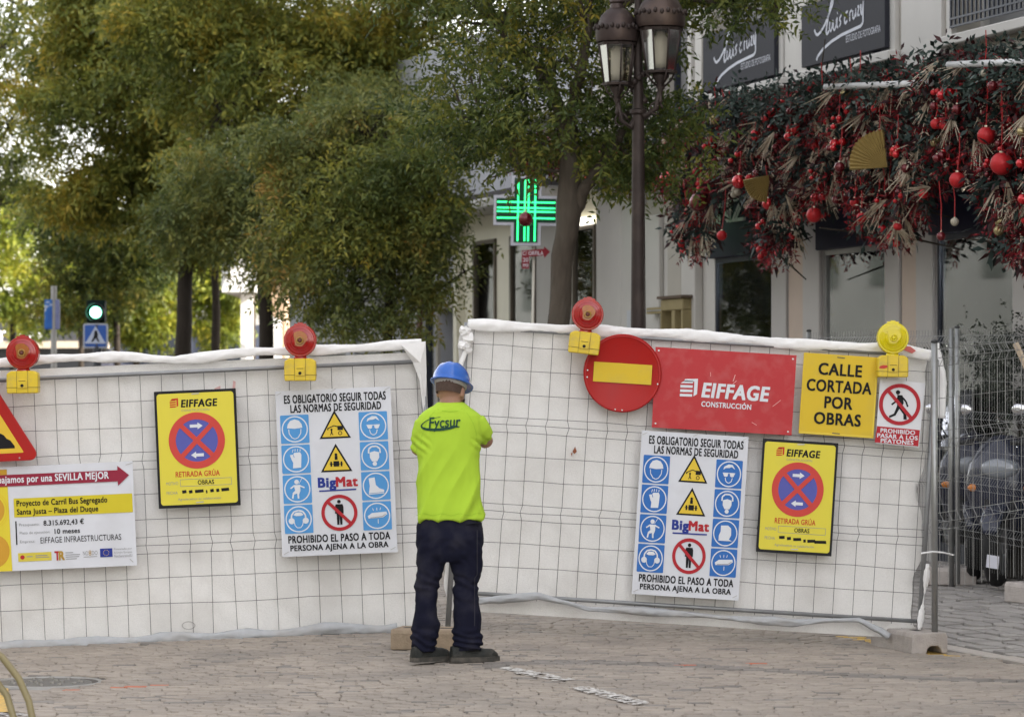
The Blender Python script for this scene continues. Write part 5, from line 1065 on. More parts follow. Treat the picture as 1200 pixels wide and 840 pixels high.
for j, (t1, t0, la) in enumerate(((-1.97, -.03, 'charcoal photo studio sign, right hand of the two'), (.66, 2.62, 'charcoal photo studio sign, left hand of the two, behind leaves'))):
    o_ = fw(t0, .06, 4.83); s_ = empty('studio_sign', o_, (0, 0, FROT), la + ', on the upper facade', 'sign', 'photo studio signs')
    L = t0 - t1; MBx = MB().bbox(-L, 0, -.03, .03, 0, .60 if j == 0 else .60, .004); MBx.build('board', signm, s_)
    def sp_(pts, w_, nm='script'):
        b = MB()
        for (x0, z0), (x1, z1) in zip(pts, pts[1:]):
            LL = math.hypot((x1 - x0) * L, z1 - z0); nx, nz = -(z1 - z0) / LL * w_ / 2, (x1 - x0) * L / LL * w_ / 2
            b.add([(-x0 * L - nx, .034, z0 + nz), (-x1 * L - nx, .034, z1 + nz), (-x1 * L + nx, .034, z1 - nz), (-x0 * L + nx, .034, z0 - nz)], [(0, 1, 2, 3)])
        b.build(nm, scriptm, s_)
    H = .60
    def q_(l): return [(x, z * H) for x, z in l]
    sp_(q_([(.17, .56), (.185, .49), (.21, .46), (.25, .50), (.30, .60), (.35, .74), (.395, .89), (.40, .95), (.385, .95), (.365, .86), (.34, .70), (.32, .55), (.315, .46), (.325, .43), (.35, .48)]), .028)
    for x0 in (.36, .405): sp_(q_([(x0, .62), (x0 - .005, .50), (x0 + .012, .46), (x0 + .035, .56), (x0 + .035, .64), (x0 + .03, .50)]), .022)
    sp_(q_([(.45, .66), (.445, .52), (.46, .49)]), .022); sp_(q_([(.45, .72), (.455, .73)]), .025); sp_(q_([(.50, .68), (.475, .62), (.495, .56), (.475, .50)]), .022)
    sp_(q_([(.575, .71), (.55, .68), (.535, .58), (.545, .52), (.57, .56)]), .024); sp_(q_([(.60, .54), (.60, .68), (.625, .71)]), .022)
    sp_(q_([(.635, .70), (.635, .58), (.65, .56), (.67, .66), (.67, .72), (.672, .58)]), .022); sp_(q_([(.69, .73), (.71, .74), (.69, .60), (.715, .60)]), .022)
    sp_(q_([(.73, .76), (.73, .62), (.745, .60), (.76, .80), (.755, .60), (.755, .47), (.73, .42), (.65, .40), (.50, .36), (.38, .30), (.28, .22), (.21, .12), (.195, .06)]), .030)
    _, V, Fs = text('ESTUDIO DE FOTOGRAFIA', 0, 0, 1, 1, .01)
    MB().add([(-(.555 + .40 * x) * L, .034, (.33 - .11 * y) * H + .02 * x) for x, y in V], Fs).build('lettering', scriptm, s_)
# railing balcony
for (a, c, k) in us:
    if k != 'rail': continue
    rb = MB(); 
    for z_ in (4.86, 4.93, 5.10, 5.62, 5.70): rb.box(a + .02, c - .02, .05, .07, z_, z_ + .018)
    part(rb, 'railing_rail', darkf, shop)
    n_ = int((c - a) / .085)
    for i in range(n_ + 1):
        x = a + .03 + (c - a - .06) * i / n_; b = MB().box(x - .008, x + .008, .052, .068, 4.86, 5.70)
        part(b, 'railing_bar', darkf, shop)
        if i % 4 == 2: part(MB().lathe([(.036, -.006), (.046, -.006), (.046, .006), (.036, .006)], (x, .07, 5.36), 14, Matrix.Rotation(R(90), 4, 'X'), False), 'railing_ring', darkf, shop)
# things at the far end of the shop front
wd = empty('wooden_cabinet', fw(ft(784, .2), .2, 0), (0, 0, FROT), 'olive painted wooden cabinet on the wall left of the first shop window', 'cabinet')
olive = mat('olive_wood', (.27, .22, .11), .6, var=.2, scale=6); a, c = ft(800, .2) - ft(784, .2), ft(774, .2) - ft(784, .2)
zt = fz(784, 350, .2); z1 = fz(784, 364, .2)
MB().bbox(a, c, -.14, 0, z1, zt, .01).build('header', olive, wd); MB().box(a - .04, c + .04, -.15, .03, zt, zt + .03).build('cap', mat('brown_wood', (.10, .07, .05), .7), wd)
MB().box(a, a + .05, -.14, 0, 0, z1).box((a + c) / 2 - .1, (a + c) / 2, -.14, 0, 0, z1).box(c - .03, c, -.14, 0, 0, z1).build('frame', olive, wd); MB().box(a, c, -.139, -.12, 0, z1).build('back', mat('cabinet_dark', (.05, .045, .03), .6), wd)
MB().box(c, c + .55, -.1, -.04, z1 - .02, zt - .08).build('side_sign', olive, wd); MB().box(c + .04, c + .51, -.039, -.032, z1 + .02, zt - .12).build('side_sign_face', mat('grey_panel', (.3, .31, .33), .5), wd)
for i, (pa, pb) in enumerate(((760, 778), (790, 806), (808, 824))):
    t0_, t1_ = sorted((ft(pa), ft(pb))); part(MB().bbox(t0_, t1_, 0, .06 + .02 * i, 0, 3.62, .01), 'wall_pier', wallw if i != 1 else wallm, shop)
# pharmacy
ph = frame('pharmacy_building', 'cream fronted pharmacy with display bays behind the tree')
cream = mat('cream_panel', (.74, .71, .58), .45, var=.06, scale=3, dirt=(.42, .40, .33), dscale=1.5, damt=.3); greyw = mat('grey_render', (.42, .43, .46), .8, var=.06, scale=2, dirt=(.26, .26, .28), dscale=1, damt=.4)
T0, T1 = 6.3, ft(541)
bays = sorted([(ft(582), ft(556)), (ft(628), ft(599)), (ft(699), ft(672))]); ed = [T0] + [e for o_ in bays for e in o_] + [T1]
for i in range(0, len(ed), 2): part(MB().box(ed[i], ed[i + 1], -.3, 0, 0, 4.1), 'wall', cream if i > 2 else wallw, ph)
zb_ = [fz(568, 282), fz(613, 275), fz(685, 264)]
for (a, c), zt_ in zip(bays, sorted(zb_)):
    part(MB().box(a, c, -.3, 0, zt_, 4.1), 'lintel', cream, ph)
    part(MB().box(a, a + .06, -.02, .03, 0, zt_).box(c - .06, c, -.02, .03, 0, zt_).box(a, c, -.02, .03, zt_ - .05, zt_), 'bay_frame', mat('bronze_frame', (.12, .10, .08), .35, .5), ph)
    part(MB().box(a + .06, c - .06, -.012, -.004, 0, zt_ - .05), 'bay_pane', glass, ph)
    part(MB().box(a, c, -.16, -.12, 0, zt_), 'bay_display', mat('display_glow', (.30, .27, .22), .6, ramp=[(.3, (.35, .36, .30)), (.5, (.55, .50, .38)), (.62, (.75, .70, .55)), (.8, (.45, .47, .42))], scale=2.5, island=.01, emit=(1, .92, .72), est=.10), ph)  # warm light put into the display's colour and faint glow, no lamp inside
    part(MB().box(a + .35, c - .35, -.115, -.10, 1.9, 2.5), 'glow_shelf', mat('glow_shelf', (.6, .5, .3), .6, emit=(1, .75, .3), est=.9), ph)  # glowing panel added to brighten the bay, not a light fitting
a, c = bays[0]; part(MB().box(a - .02, c + .02, .03, .07, sorted(zb_)[0] + .0, sorted(zb_)[0] + .09), 'light_strip', mat('light_strip', (.9, .88, .8), .4, emit=(1, .93, .8), est=1.2), ph)
part(MB().box(T0, T1 + 2.2, -.3, .35, 4.1, 4.18), 'canopy_edge', mat('dark_edge', (.06, .055, .06), .6), ph); part(MB().bbox(T0 + .3, T1 + .1, -.02, .50, 3.95, 4.09, .03), 'awning_box', wallw, ph)
part(MB().box(T0, 21.6, -.6, -.02, 4.19, 5.0), 'upper_wall', greyw, ph); part(MB().box(T0, 21.6, -.6, .22, 5.0, 5.12), 'cornice', wallw, ph); part(MB().box(T0, 21.6, -.6, -.05, 5.12, 6.4), 'attic_wall', greyw, ph)
part(MB().box(T0, 21.6, -6, -.6, 4.5, 4.7), 'roof', greyw, ph); part(MB().box(T0 + .01, 21.6, -15, -6.3, 0, 18), 'shade_block', wallm, ph)  # tall block at the back is unseen, added to shade street and trees
part(MB().box(ft(545), ft(541), .0, .12, 0, 4.0), 'corner_pier', cream, ph); part(MB().box(ft(549), ft(545.5), .02, .03, fz(547, 260), fz(547, 238)), 'wall_plate', darkf, ph)
for pa, pb in ((706, 735), (735, 750)): part(MB().bbox(*sorted((ft(pa), ft(pb))), 0, .08, 0, 4.0, .01), 'white_pier', wallw, ph)
part(MB().box(ft(752, .1), ft(734, .1), .08, .095, fz(742, 386), fz(742, 364)), 'wall_notice', mat('notice', (.45, .47, .5), .5), ph)
# old house with closed shutters, farther along
oh = frame('old_house', 'grey house with closed roller shutters behind the low tree')
TT = 21.6; shut = mat('grey_shutter', (.27, .28, .27), .5, .3, var=.15, scale=4)
sh = [(ft(540), ft(516), 'd'), (ft(508), ft(470), 's'), (ft(462), ft(415), 's'), (ft(405), ft(362), 's')]
sh = [(min(a, c), max(a, c), k) for a, c, k in sh]; sh.sort(); ed = [T1 + .01] + [e for o_ in sh for e in o_[:2]] + [TT]
for i in range(0, len(ed), 2):
    if ed[i + 1] - ed[i] > .02: part(MB().box(ed[i], ed[i + 1], -.3, 0, 0, 4.1), 'wall', greyw, oh)
for a, c, k in sh:
    zt_ = 2.78 if k == 'd' else 3.3; part(MB().box(a, c, -.3, -.001, zt_, 4.1), 'lintel', greyw, oh)
    if k == 'd':
        part(MB().box(a, c, -.28, -.22, 0, zt_), 'door', mat('dark_door', (.035, .03, .03), .5, var=.3), oh); part(MB().box(a - .1, a, 0, .04, 0, zt_ + .1).box(c, c + .1, 0, .04, 0, zt_ + .1).box(a - .1, c + .1, 0, .04, zt_ + .001, zt_ + .12), 'door_surround', wallm, oh)
    else:
        slm = MB().bbox(a, c, -.08, -.04, 0, .085, .012).mesh('shutter_slat', shut); z_ = .0
        while z_ < zt_ - .05: link('shutter_slat', slm, oh, (0, 0, z_)); z_ += .10
        part(MB().box(a, c, -.14, -.12, 0, zt_), 'shutter_back', darkf, oh)
part(MB().bbox(ft(507), ft(503), .0, .10, 0, 4.05, .01), 'drain_pipe', darkf, oh); part(MB().bbox(ft(497), ft(494), .0, .07, 0, 4.05, .01), 'drain_pipe', mat('rusty_pipe', (.12, .05, .04), .7), oh)
cb = MB(); cb.tube([(ft(541, .1), .10, fz(541, 268)), (ft(535, .1), .10, fz(535, 282)), (ft(527, .1), .10, fz(527, 288)), (ft(519, .1), .10, fz(519, 283)), (ft(514, .1), .10, fz(514, 265))], .012, 5); part(cb, 'hanging_cable', darkf, oh)
part(MB().box(T1 + .02, TT, -6, -.6, 4.2, 4.4), 'roof', greyw, oh)
# green cross
cz = P(616.5, 247, 35.0); cr = empty('pharmacy_cross', (cz.x, 35.0, cz.z), (0, R(1), 0), 'lit green pharmacy cross on the pale pole, left of the big tree trunk', 'pharmacy sign'); u = 35.0 / F
def crossp(a, w): return [(-w, -a), (w, -a), (w, -w), (a * .93, -w), (a * .93, w), (w, w), (w, a), (-w, a), (-w, w), (-a * .93, w), (-a * .93, -w), (-w, -w)]
MB().prism([(x * u, z * u) for x, z in crossp(41, 17.5)], -.06, .06).build('case', mat('cross_case', (.50, .50, .56), .4), cr); MB().prism([(x * u, z * u) for x, z in crossp(37.5, 14)], -.066, -.055).build('face', mat('cross_face', (.004, .05, .025), .3), cr)
led = mat('green_led', (.1, .9, .4), .4, emit=(.02, 1.0, .22), est=.95)
for x in (-9.5, -1.5, 2.8, 10.5): MB().box((x - .9) * u, (x + .9) * u, -.072, -.067, -36 * u, 36 * u).build('led_strip', led, cr)
for z in (-9, -1.5, 2.8, 9.5): MB().box(-34 * u, 34 * u, -.0745, -.0725, (z - .9) * u, (z + .9) * u).build('led_strip', led, cr)
pw = mat('cream_pole', (.62, .58, .50), .4); MB().tube([(10 * u, .0, -41 * u), (10.5 * u, 0, -cz.z)], 1.6 * u, 10).build('pole', pw, cr, True)
cs = empty('direction_sign', (cz.x, 34.93, P(0, 291, 35).z), (0, 0, 0), 'small dark red arrow sign below the pharmacy cross', 'sign')
MB().prism([(x * u, -z * u) for x, z in [(-5, 3), (21, 1), (21, -2), (28, 4.5), (21, 12), (21, 9), (3.5, 10), (3.5, 24), (-5, 24)]], -.01, .01).build('board', sgn('dark_red_sign', (.22, .02, .03)), cs)
for b_, x0, y0, x1, y1 in (('C/ ORFILA', -4, 3.6, 20, 8.4), ('20', -3.6, 11.5, 2.5, 16), ('mts', -3.6, 18, 2.5, 22)):
    _, V, Fs = text(b_, x0, y0, x1, y1, .02); MB().add([(x * u, -.0125, -y * u) for x, y in V], Fs).build('lettering', pict_white, cs)

# ------------------------------------------------------------------ far side of the street, plaza and sunlit buildings
wh = empty('white_building', (P(300, 450, 72).x, 72, 0), label='sunlit white building with a column glimpsed between the trunks', cat='building')
k72 = 72 / F; wm = mat('sunlit_white_wall', (.78, .77, .74), .7, var=.05, scale=1)
def xx(px): return (px - 300) * k72
def zz(py): return EYE + (HY - py) * k72
MB().box(xx(282), xx(296), 0, .8, 0, zz(345)).build('column', wm, wh); MB().box(xx(262), xx(303), -.5, 6, zz(343), zz(298)).build('canopy', wm, wh); MB().prism([(xx(262), zz(343)), (xx(303), zz(343)), (xx(303), zz(296)), (xx(290), zz(292)), (xx(275), zz(310))], -.7, -.55).build('gable', wm, wh)
MB().box(xx(318), xx(334), 0, 8, 0, zz(300)).build('wall', mat('tan_wall', (.42, .30, .20), .7), wh); MB().prism([(xx(317), 0), (xx(331), 0), (xx(331), zz(376)), (xx(318), zz(370))], -.5, -.3).build('panel', wm, wh)
MB().box(xx(296), xx(318), 3, 8, 0, zz(330)).build('wall', mat('tan_wall', (.42, .30, .20), .7), wh)
fb = empty('dark_shopfront', (P(120, 450, 108).x, 108, 0), label='long dark grey shopfront with white letters across the far square', cat='building'); k = 108 / F
dg = mat('dark_grey_front', (.045, .048, .055), .6, var=.2, scale=.6)
def fx(px): return (px - 120) * k
def fzz(py): return EYE + (HY - py) * k
MB().box(fx(-120), fx(128), 0, 8, 0, fzz(372)).build('wall', dg, fb); MB().box(fx(128), fx(420), 1, 9, 0, fzz(380)).build('wall', mat('bluish_front', (.06, .07, .10), .6, var=.3, scale=.8), fb)
MB().box(fx(-120), fx(128), -.6, 0, fzz(408), fzz(400)).build('ledge', mat('beige_ledge', (.5, .42, .33), .7), fb)
for i, (pa, pb) in enumerate(((150, 175), (185, 215), (232, 245), (262, 285))): MB().box(fx(pa), fx(pb), .9, 1.1, 0, fzz(384)).build('window', mat('dark_window', (.03, .035, .045), .15), fb)
MB().box(fx(-120), fx(420), 8, 10, 0, fzz(340)).build('rear_wall', mat('far_pale_wall', (.4, .38, .35), .8, var=.1, scale=.4), fb)
for b_, x0, x1 in (('T', -4, 8), ('S', 22, 30), ('N', 34, 49)):
    _, V, Fs = text(b_, x0, 388, x1, 400, .03); mb = MB(); A = [(fx(x), -.3, fzz(y)) for x, y in V]; n_ = len(A); mb.add(A + [(x, -.1, z) for x, y, z in A], Fs + [tuple(n_ + i for i in f_[::-1]) for f_ in Fs]); mb.build('lettering', mat('white_letters', (.85, .85, .85), .5, emit=(1, 1, 1), est=.6), fb)
# parked van and car bits seen under the far crowns
def car(px, py, d, col, label):
    o_ = P(px, 450, d); c_ = empty('parked_car', (o_.x, d, 0), (0, 0, R(4)), label, 'car', 'cars parked across the far square'); pnt = mat(col[0], col[1], .25, coat=.6)
    prof = [(-2.1, .35), (2.1, .35), (2.15, .8), (1.5, .95), (.9, 1.42), (-1.1, 1.48), (-1.8, 1.0), (-2.15, .9)]
    b = MB(); b.prism(prof, -.85, .85); bo = b.build('body', pnt, c_); bo.modifiers.new('b', 'BEVEL').width = .06
    b = MB(); b.prism([(1.3, .98), (.82, 1.36), (-1.0, 1.41), (-1.55, 1.02)], -.862, .862); b.build('windows', mat('car_glass', (.02, .025, .03), .05), c_)
    for x in (-1.35, 1.35):
        for y in (-.8, .8): MB().lathe([(.2, -.1), (.32, -.1), (.33, 0), (.32, .1), (.2, .1)], (x, y, .33), 20, Matrix.Rotation(R(90), 4, 'X')).build('wheel', mat('tyre_rubber', (.02, .02, .02), .8), c_, True)
for px, col, la in ((240, ('white_car', (.7, .7, .7)), 'white car parked across the square between two trunks'), (292, ('silver_car', (.5, .5, .52)), 'silver car parked across the square by the white column'), (160, ('dark_car', (.05, .05, .07)), 'dark car parked across the square behind the crossing sign')):
    o_ = car(px, 0, 96, col, la)
for o_ in [o for o in COL.objects if o.name.startswith('parked_car')]: o_.location.z = .9      # the square rises there
sq = MB(); sq.add([(-40, 85, -.3), (20, 85, -.3), (20, 92, .89), (-40, 92, .89), (20, 130, .9), (-40, 130, .9)], [(0, 1, 2, 3), (3, 2, 4, 5)]); tag(sq.build('raised_square', mat('square_paving', (.2, .19, .18), .8, var=.15, scale=.5)), kind='structure')
# crossing sign, traffic light, blue banner pole
steel = mat('dark_pole', (.04, .042, .045), .5, .3); gp_ = mat('grey_pole', (.34, .33, .31), .6, var=.2, scale=4)
d = 49; u = d / F; q = P(112, 393.5, d)
cs = empty('crossing_sign', (q.x, d, q.z), label='square blue pedestrian crossing sign on a dark pole', cat='road sign')
MB().prism([(x * u, -y * u) for x, y in rrect(-14.5, -14.5, 14.5, 14.5, 2.5)[0]], -.01, .02).build('rim', mat('sign_rim_grey', (.40, .42, .47), .5), cs); MB().prism([(x * u, -y * u) for x, y in rrect(-12.6, -12.6, 12.6, 12.6, 1.5)[0]], -.016, -.011).build('panel', mat('crossing_blue', (.03, .10, .38), .5), cs)
MB().prism([(0, 11.5 * u), (11 * u, -7.5 * u), (-11 * u, -7.5 * u)], -.022, -.017).build('triangle', mat('crossing_white', (.45, .50, .62), .5), cs)
MB().prism([(x * u, -y * u) for x, y in [(-1, -6), (1.5, -6.5), (3, -2), (2.5, 2), (5, 7), (3, 7), (.5, 2.5), (-3, 7), (-5, 7), (-2, 1)]], -.027, -.023).build('walking_figure', black_ink, cs); MB().prism([(-12 * u, -9 * u), (12 * u, -9 * u), (12 * u, -7 * u), (-12 * u, -7 * u)], -.027, -.023).build('stripes', mat('crossing_white', (.45, .50, .62), .5), cs)
MB().tube([(.02, .05, 13 * u), (.02, .05, -q.z)], .07, 10).build('pole', steel, cs, True)
q = P(112, 366, 49.6); tl = empty('traffic_light', (q.x, 49.6, q.z), label='green traffic light glowing above the crossing sign', cat='traffic light')
MB().bbox(-.15, .15, 0, .2, -.17, .20, .02).build('housing', mat('signal_dark_green', (.003, .012, .010), .6, spec=.1), tl)
MB().lathe([(.092, 0), (.088, .02), (0, .03)], (0, -.002, 0), 24, Matrix.Rotation(R(90), 4, 'X')).build('green_lamp', mat('green_signal', (.5, 1, .8), .4, emit=(.22, 1, .58), est=4), tl)
MB().lathe([(.15, 0), (.15, .16), (.14, .16), (.14, 0)], (0, 0, 0), 20, Matrix.Rotation(R(90), 4, 'X'), False).build('hood', steel, tl, True)
MB().tube([(0, .12, -.2), (0, .12, -q.z)], .05, 10).build('pole', steel, tl, True)
q = P(63, 450, 52); u = 52 / F; bp = empty('banner_pole', (q.x, 52, 0), label='grey pole with narrow blue and white banner, left of the crossing sign', cat='pole')
zz_ = lambda y: EYE + (HY - y) * u
MB().tube([(0, 0, 0), (0, 0, zz_(335))], .05, 10).build('pole', gp_, bp, True); MB().bbox(-10.5 * u, -1 * u, -.05, .02, zz_(386), zz_(351), .01).build('banner', mat('banner_blue', (.02, .10, .42), .5, ramp=[(.3, (.02, .10, .42)), (.55, (.03, .16, .5)), (.62, (.6, .65, .75)), (.7, (.03, .12, .4))], scale=3.5, island=.01), bp); MB().bbox(2 * u, 7 * u, -.05, .02, zz_(386), zz_(351), .01).build('banner', mat('banner_blue2', (.2, .22, .4), .5, var=.3), bp)

# ------------------------------------------------------------------ street lamp with two lanterns
dL = 25.0; u = dL / F; q = P(748, 450, dL); lm = empty('street_lamp', (q.x, dL, 0), label='tall brown cast iron street lamp with two glazed lanterns', cat='street lamp')
bronze = mat('brown_iron', (.036, .026, .023), .5, .3, var=.25, scale=12, bump=.15, dirt=(.10, .075, .062), dscale=5, damt=.3); lz = lambda y: EYE + (HY - y) * u
b = MB(); b.lathe([(.16, 0), (.16, .15), (.12, .2), (.13, .5), (.10, .6), (.085, 1.1), (.07, 1.15), (.062, lz(385)), (.052, lz(190)), (.050, lz(135)), (.07, lz(133)), (.07, lz(129)), (.045, lz(127)), (.035, lz(60)), (.03, lz(0)), (.02, lz(-30))], n=24); autosmooth(b.build('post', bronze, lm), 40)
lglass = glassmat('lantern_glass', (.66, .62, .52), .02, .12); tubem = mat('lamp_tube', (.75, .78, .85), .3)
copper = mat('worn_copper_hood', (.052, .037, .034), .42, .45, var=.35, scale=7, dirt=(.20, .14, .10), dscale=3, damt=.5)
def lantern(px, ytop, ybot, rt, rb, dy, yaw):
    X = (px - 748) * u; zt, zb = lz(ytop), lz(ybot); Rt, Rb = rt * u, rb * u
    M = lambda k, r, z, n=8: (X + r * math.cos(yaw + 2 * math.pi * k / n), dy + r * math.sin(yaw + 2 * math.pi * k / n), z)
    root = MB().lathe([(Rt * 1.04, zt - .012), (Rt * 1.06, zt + .01), (Rt * .98, zt + .02)], (X, dy, 0), 8).build('lantern_frame', bronze, lm)
    for k in range(8):
        MB().tube([M(k, Rt, zt), M(k, Rb, zb)], .008, 6).build('glazing_bar', bronze, root, True)
        MB().add([M(k, Rt * .985, zt), M(k + 1, Rt * .985, zt), M(k + 1, Rb * .985, zb), M(k, Rb * .985, zb)], [(0, 1, 2, 3)]).build('glass_pane', lglass, root)
    MB().lathe([(Rb * 1.08, zb - .02), (Rb * 1.1, zb), (Rb * .9, zb + .01), (Rb * .5, zb - .01)], (X, dy, 0), 8).build('bottom_ring', bronze, root)
    b = MB(); b.lathe([(Rt * 1.10, zt + .02), (Rt * 1.16, zt + .05), (Rt * 1.16, zt + .12), (Rt * 1.08, zt + .13), (Rt * 1.02, zt + .17), (Rt * .86, zt + .23), (Rt * .58, zt + .275), (Rt * .38, zt + .295), (Rt * .34, zt + .33), (Rt * .42, zt + .345), (Rt * .40, zt + .36), (Rt * .16, zt + .40), (.012, zt + .43), (.018, zt + .46), (.0, zt + .50)], (X, dy, 0), 32); autosmooth(b.build('hood', copper, root), 40)
    b = MB()
    for k in range(24):
        a = 2 * math.pi * k / 24; cx, cy = X + Rt * 1.17 * math.cos(a), dy + Rt * 1.17 * math.sin(a); b.ell((cx, cy, zt + .13 + .012 * (k % 2)), (.017, .017, .024), 8, 6)
    b.build('scallop_crown', bronze, root, True)
    MB().lathe([(Rt * .30, zb + .02), (Rt * .34, zb + .08), (Rt * .34, zb + .26), (Rt * .2, zb + .30), (Rt * .2, zt)], (X, dy, 0), 14).build('lamp_tube', tubem, root, True)
    b = MB(); b.lathe([(Rb * .5, zb - .01), (Rb * .55, zb - .05), (Rb * .25, zb - .10), (Rb * .30, zb - .13), (Rb * .12, zb - .17), (.012, zb - .22), (.02, zb - .24), (0, zb - .27)], (X, dy, 0), 16); b.build('finial', bronze, root, True)
    for k in range(4): a = yaw + math.pi / 2 * k; MB().tube([(X + Rb * math.cos(a), dy + Rb * math.sin(a), zb), (X + Rb * .75 * math.cos(a), dy + Rb * .75 * math.sin(a), zb - .07), (X + Rb * .3 * math.cos(a), dy + Rb * .3 * math.sin(a), zb - .12)], .009, 6).build('claw', bronze, root, True)
    # scroll arm from the post
    MB().tube([(X, dy, zb - .12), (X * .8, dy * .8, zb - .30), (X * .35, dy * .35, zb - .36), (0, 0, lz(128))], [.018, .022, .026, .02], 8).build('arm', bronze, lm, True)
    MB().tube([(X * .8 + .05 * math.cos(t), dy * .8, zb - .30 + .05 * math.sin(t)) for t in np.linspace(0, 5.2, 12)], [.012 - .0006 * i for i in range(12)], 6).build('scroll', bronze, lm, True)
lantern(723, 53, 98, 22, 16, -.05, .2); lantern(773.5, 37, 85, 25, 18, -.12, .35)
b = MB()
for i in range(8): a = i * .8; b.ell((.05 * math.cos(a), .05 * math.sin(a), lz(118) + .03 * i), (.03, .03, .028), 8, 6)
b.build('acanthus_collar', bronze, lm, True)

# ------------------------------------------------------------------ the houses across the street, outside the picture, seen only in the shop glass
op = empty('opposite_house', st(-17.5, 0), (0, 0, math.atan2(U.y, U.x)), 'long grey plaster house row across the street, seen only mirrored in the shop windows', 'building')
om = mat('grey_plaster', (.19, .20, .19), .8, var=.12, scale=.5, dirt=(.12, .13, .12), dscale=.4, damt=.5)
MB().box(-35, 110, 0, 9, 0, 11).build('wall', om, op); MB().box(-35, 110, -.3, 9.2, 11, 11.5).build('cornice', mat('pale_cornice', (.5, .48, .44), .7), op)
wme = MB().box(-.6, .6, -.06, -.01, -.9, .9).mesh('window', mat('dark_shutters', (.06, .07, .06), .5))
for i in range(40):
    for z_ in (2.0, 5.4, 8.6): link('window', wme, op, (-32 + i * 3.5, 0, z_))
# ------------------------------------------------------------------ foliage
def unit(a): return a / np.maximum(np.linalg.norm(a, axis=-1, keepdims=True), 1e-9)
def sprays(cen, dirs, n, stem, L, w, jit=0.35):
    Np = len(cen); d = unit(dirs); s = unit(np.cross(d, unit(RNG.normal(size=(Np, 3))))); up = np.cross(d, s)
    out = []
    for i in range(n):
        side = (1 if i % 2 else -1) if i < n - 1 else 0
        base = cen + d * (stem * (i // 2 + .5) / max(1, n / 2))[..., None] if np.ndim(stem) else cen + d * stem * (i // 2 + .5) / max(1, n / 2)
        ld = unit(d * (.45 if side else 1) + s * side * .85 + RNG.normal(size=(Np, 3)) * jit); nn = unit(up + RNG.normal(size=(Np, 3)) * .5); sd = unit(np.cross(ld, nn))
        l_ = L * RNG.uniform(.5, 1.5, (Np, 1)); ww = w * RNG.uniform(.75, 1.2, (Np, 1)); drop = np.array([0, 0, -1.0]) * l_ * .12
        a = base; b = base + ld * l_ * .45 + sd * ww * .5; c = base + ld * l_ + drop; e = base + ld * l_ * .45 - sd * ww * .5
        out.append(np.stack([a, b, c, e], 1))
    return np.concatenate(out, 0)
def clumps(blobs, n, k, droop=.5, surf=.55, csz=1.0):
    """blobs: (x,y,z,rx,ry,rz,weight); k clump centres, n sprays"""
    w = np.array([b[6] if len(b) > 6 else b[3] * b[5] * 1.0 for b in blobs], float); w /= w.sum()
    pick = RNG.choice(len(blobs), k, p=w); B = np.array([b[:6] for b in blobs])[pick]
    dirn = unit(RNG.normal(size=(k, 3))); rad = RNG.uniform(surf, 1.0, (k, 1)) ** .7; cc = B[:, :3] + dirn * rad * B[:, 3:6]
    size = RNG.uniform(.10, .26, k) * csz
    ci = RNG.integers(0, k, n); off = RNG.normal(size=(n, 3)) * size[ci][:, None] * np.array([1.15, 1.15, .7]); pts = cc[ci] + off
    dr = unit(off + dirn[ci] * .15) + np.array([0, 0, -droop]) + RNG.normal(size=(n, 3)) * .3
    return pts, dr, cc
GREEN = [(.0, (.028, .045, .012)), (.35, (.065, .095, .024)), (.6, (.12, .145, .030)), (.8, (.20, .20, .035)), (1.0, (.34, .27, .04))]
OLIVE = [(.0, (.05, .075, .018)), (.3, (.115, .145, .03)), (.55, (.20, .215, .042)), (.8, (.32, .29, .045)), (1.0, (.44, .32, .045))]
GREYG = [(.0, (.045, .065, .020)), (.35, (.11, .14, .042)), (.6, (.18, .20, .055)), (.85, (.27, .25, .055)), (1.0, (.36, .22, .05))]
LIME = [(.0, (.06, .09, .01)), (.4, (.14, .18, .02)), (.7, (.26, .28, .03)), (1.0, (.40, .34, .03))]
leafG = leafmat('leaves_green', GREEN, 1.0); leafO = leafmat('leaves_olive', OLIVE, .8); leafY = leafmat('leaves_grey_green', GREYG, 1.0); leafL = leafmat('leaves_lime', LIME, .7)
bark = mat('bark', (.075, .060, .046), .9, var=.45, scale=22, bump=1.0, bscale=45, stretch=(1, 1, .25), dirt=(.13, .115, .09), dscale=6, damt=.5)
barkd = mat('dark_bark', (.038, .030, .023), .9, var=.4, scale=22, bump=.9, bscale=40, stretch=(1, 1, .25))
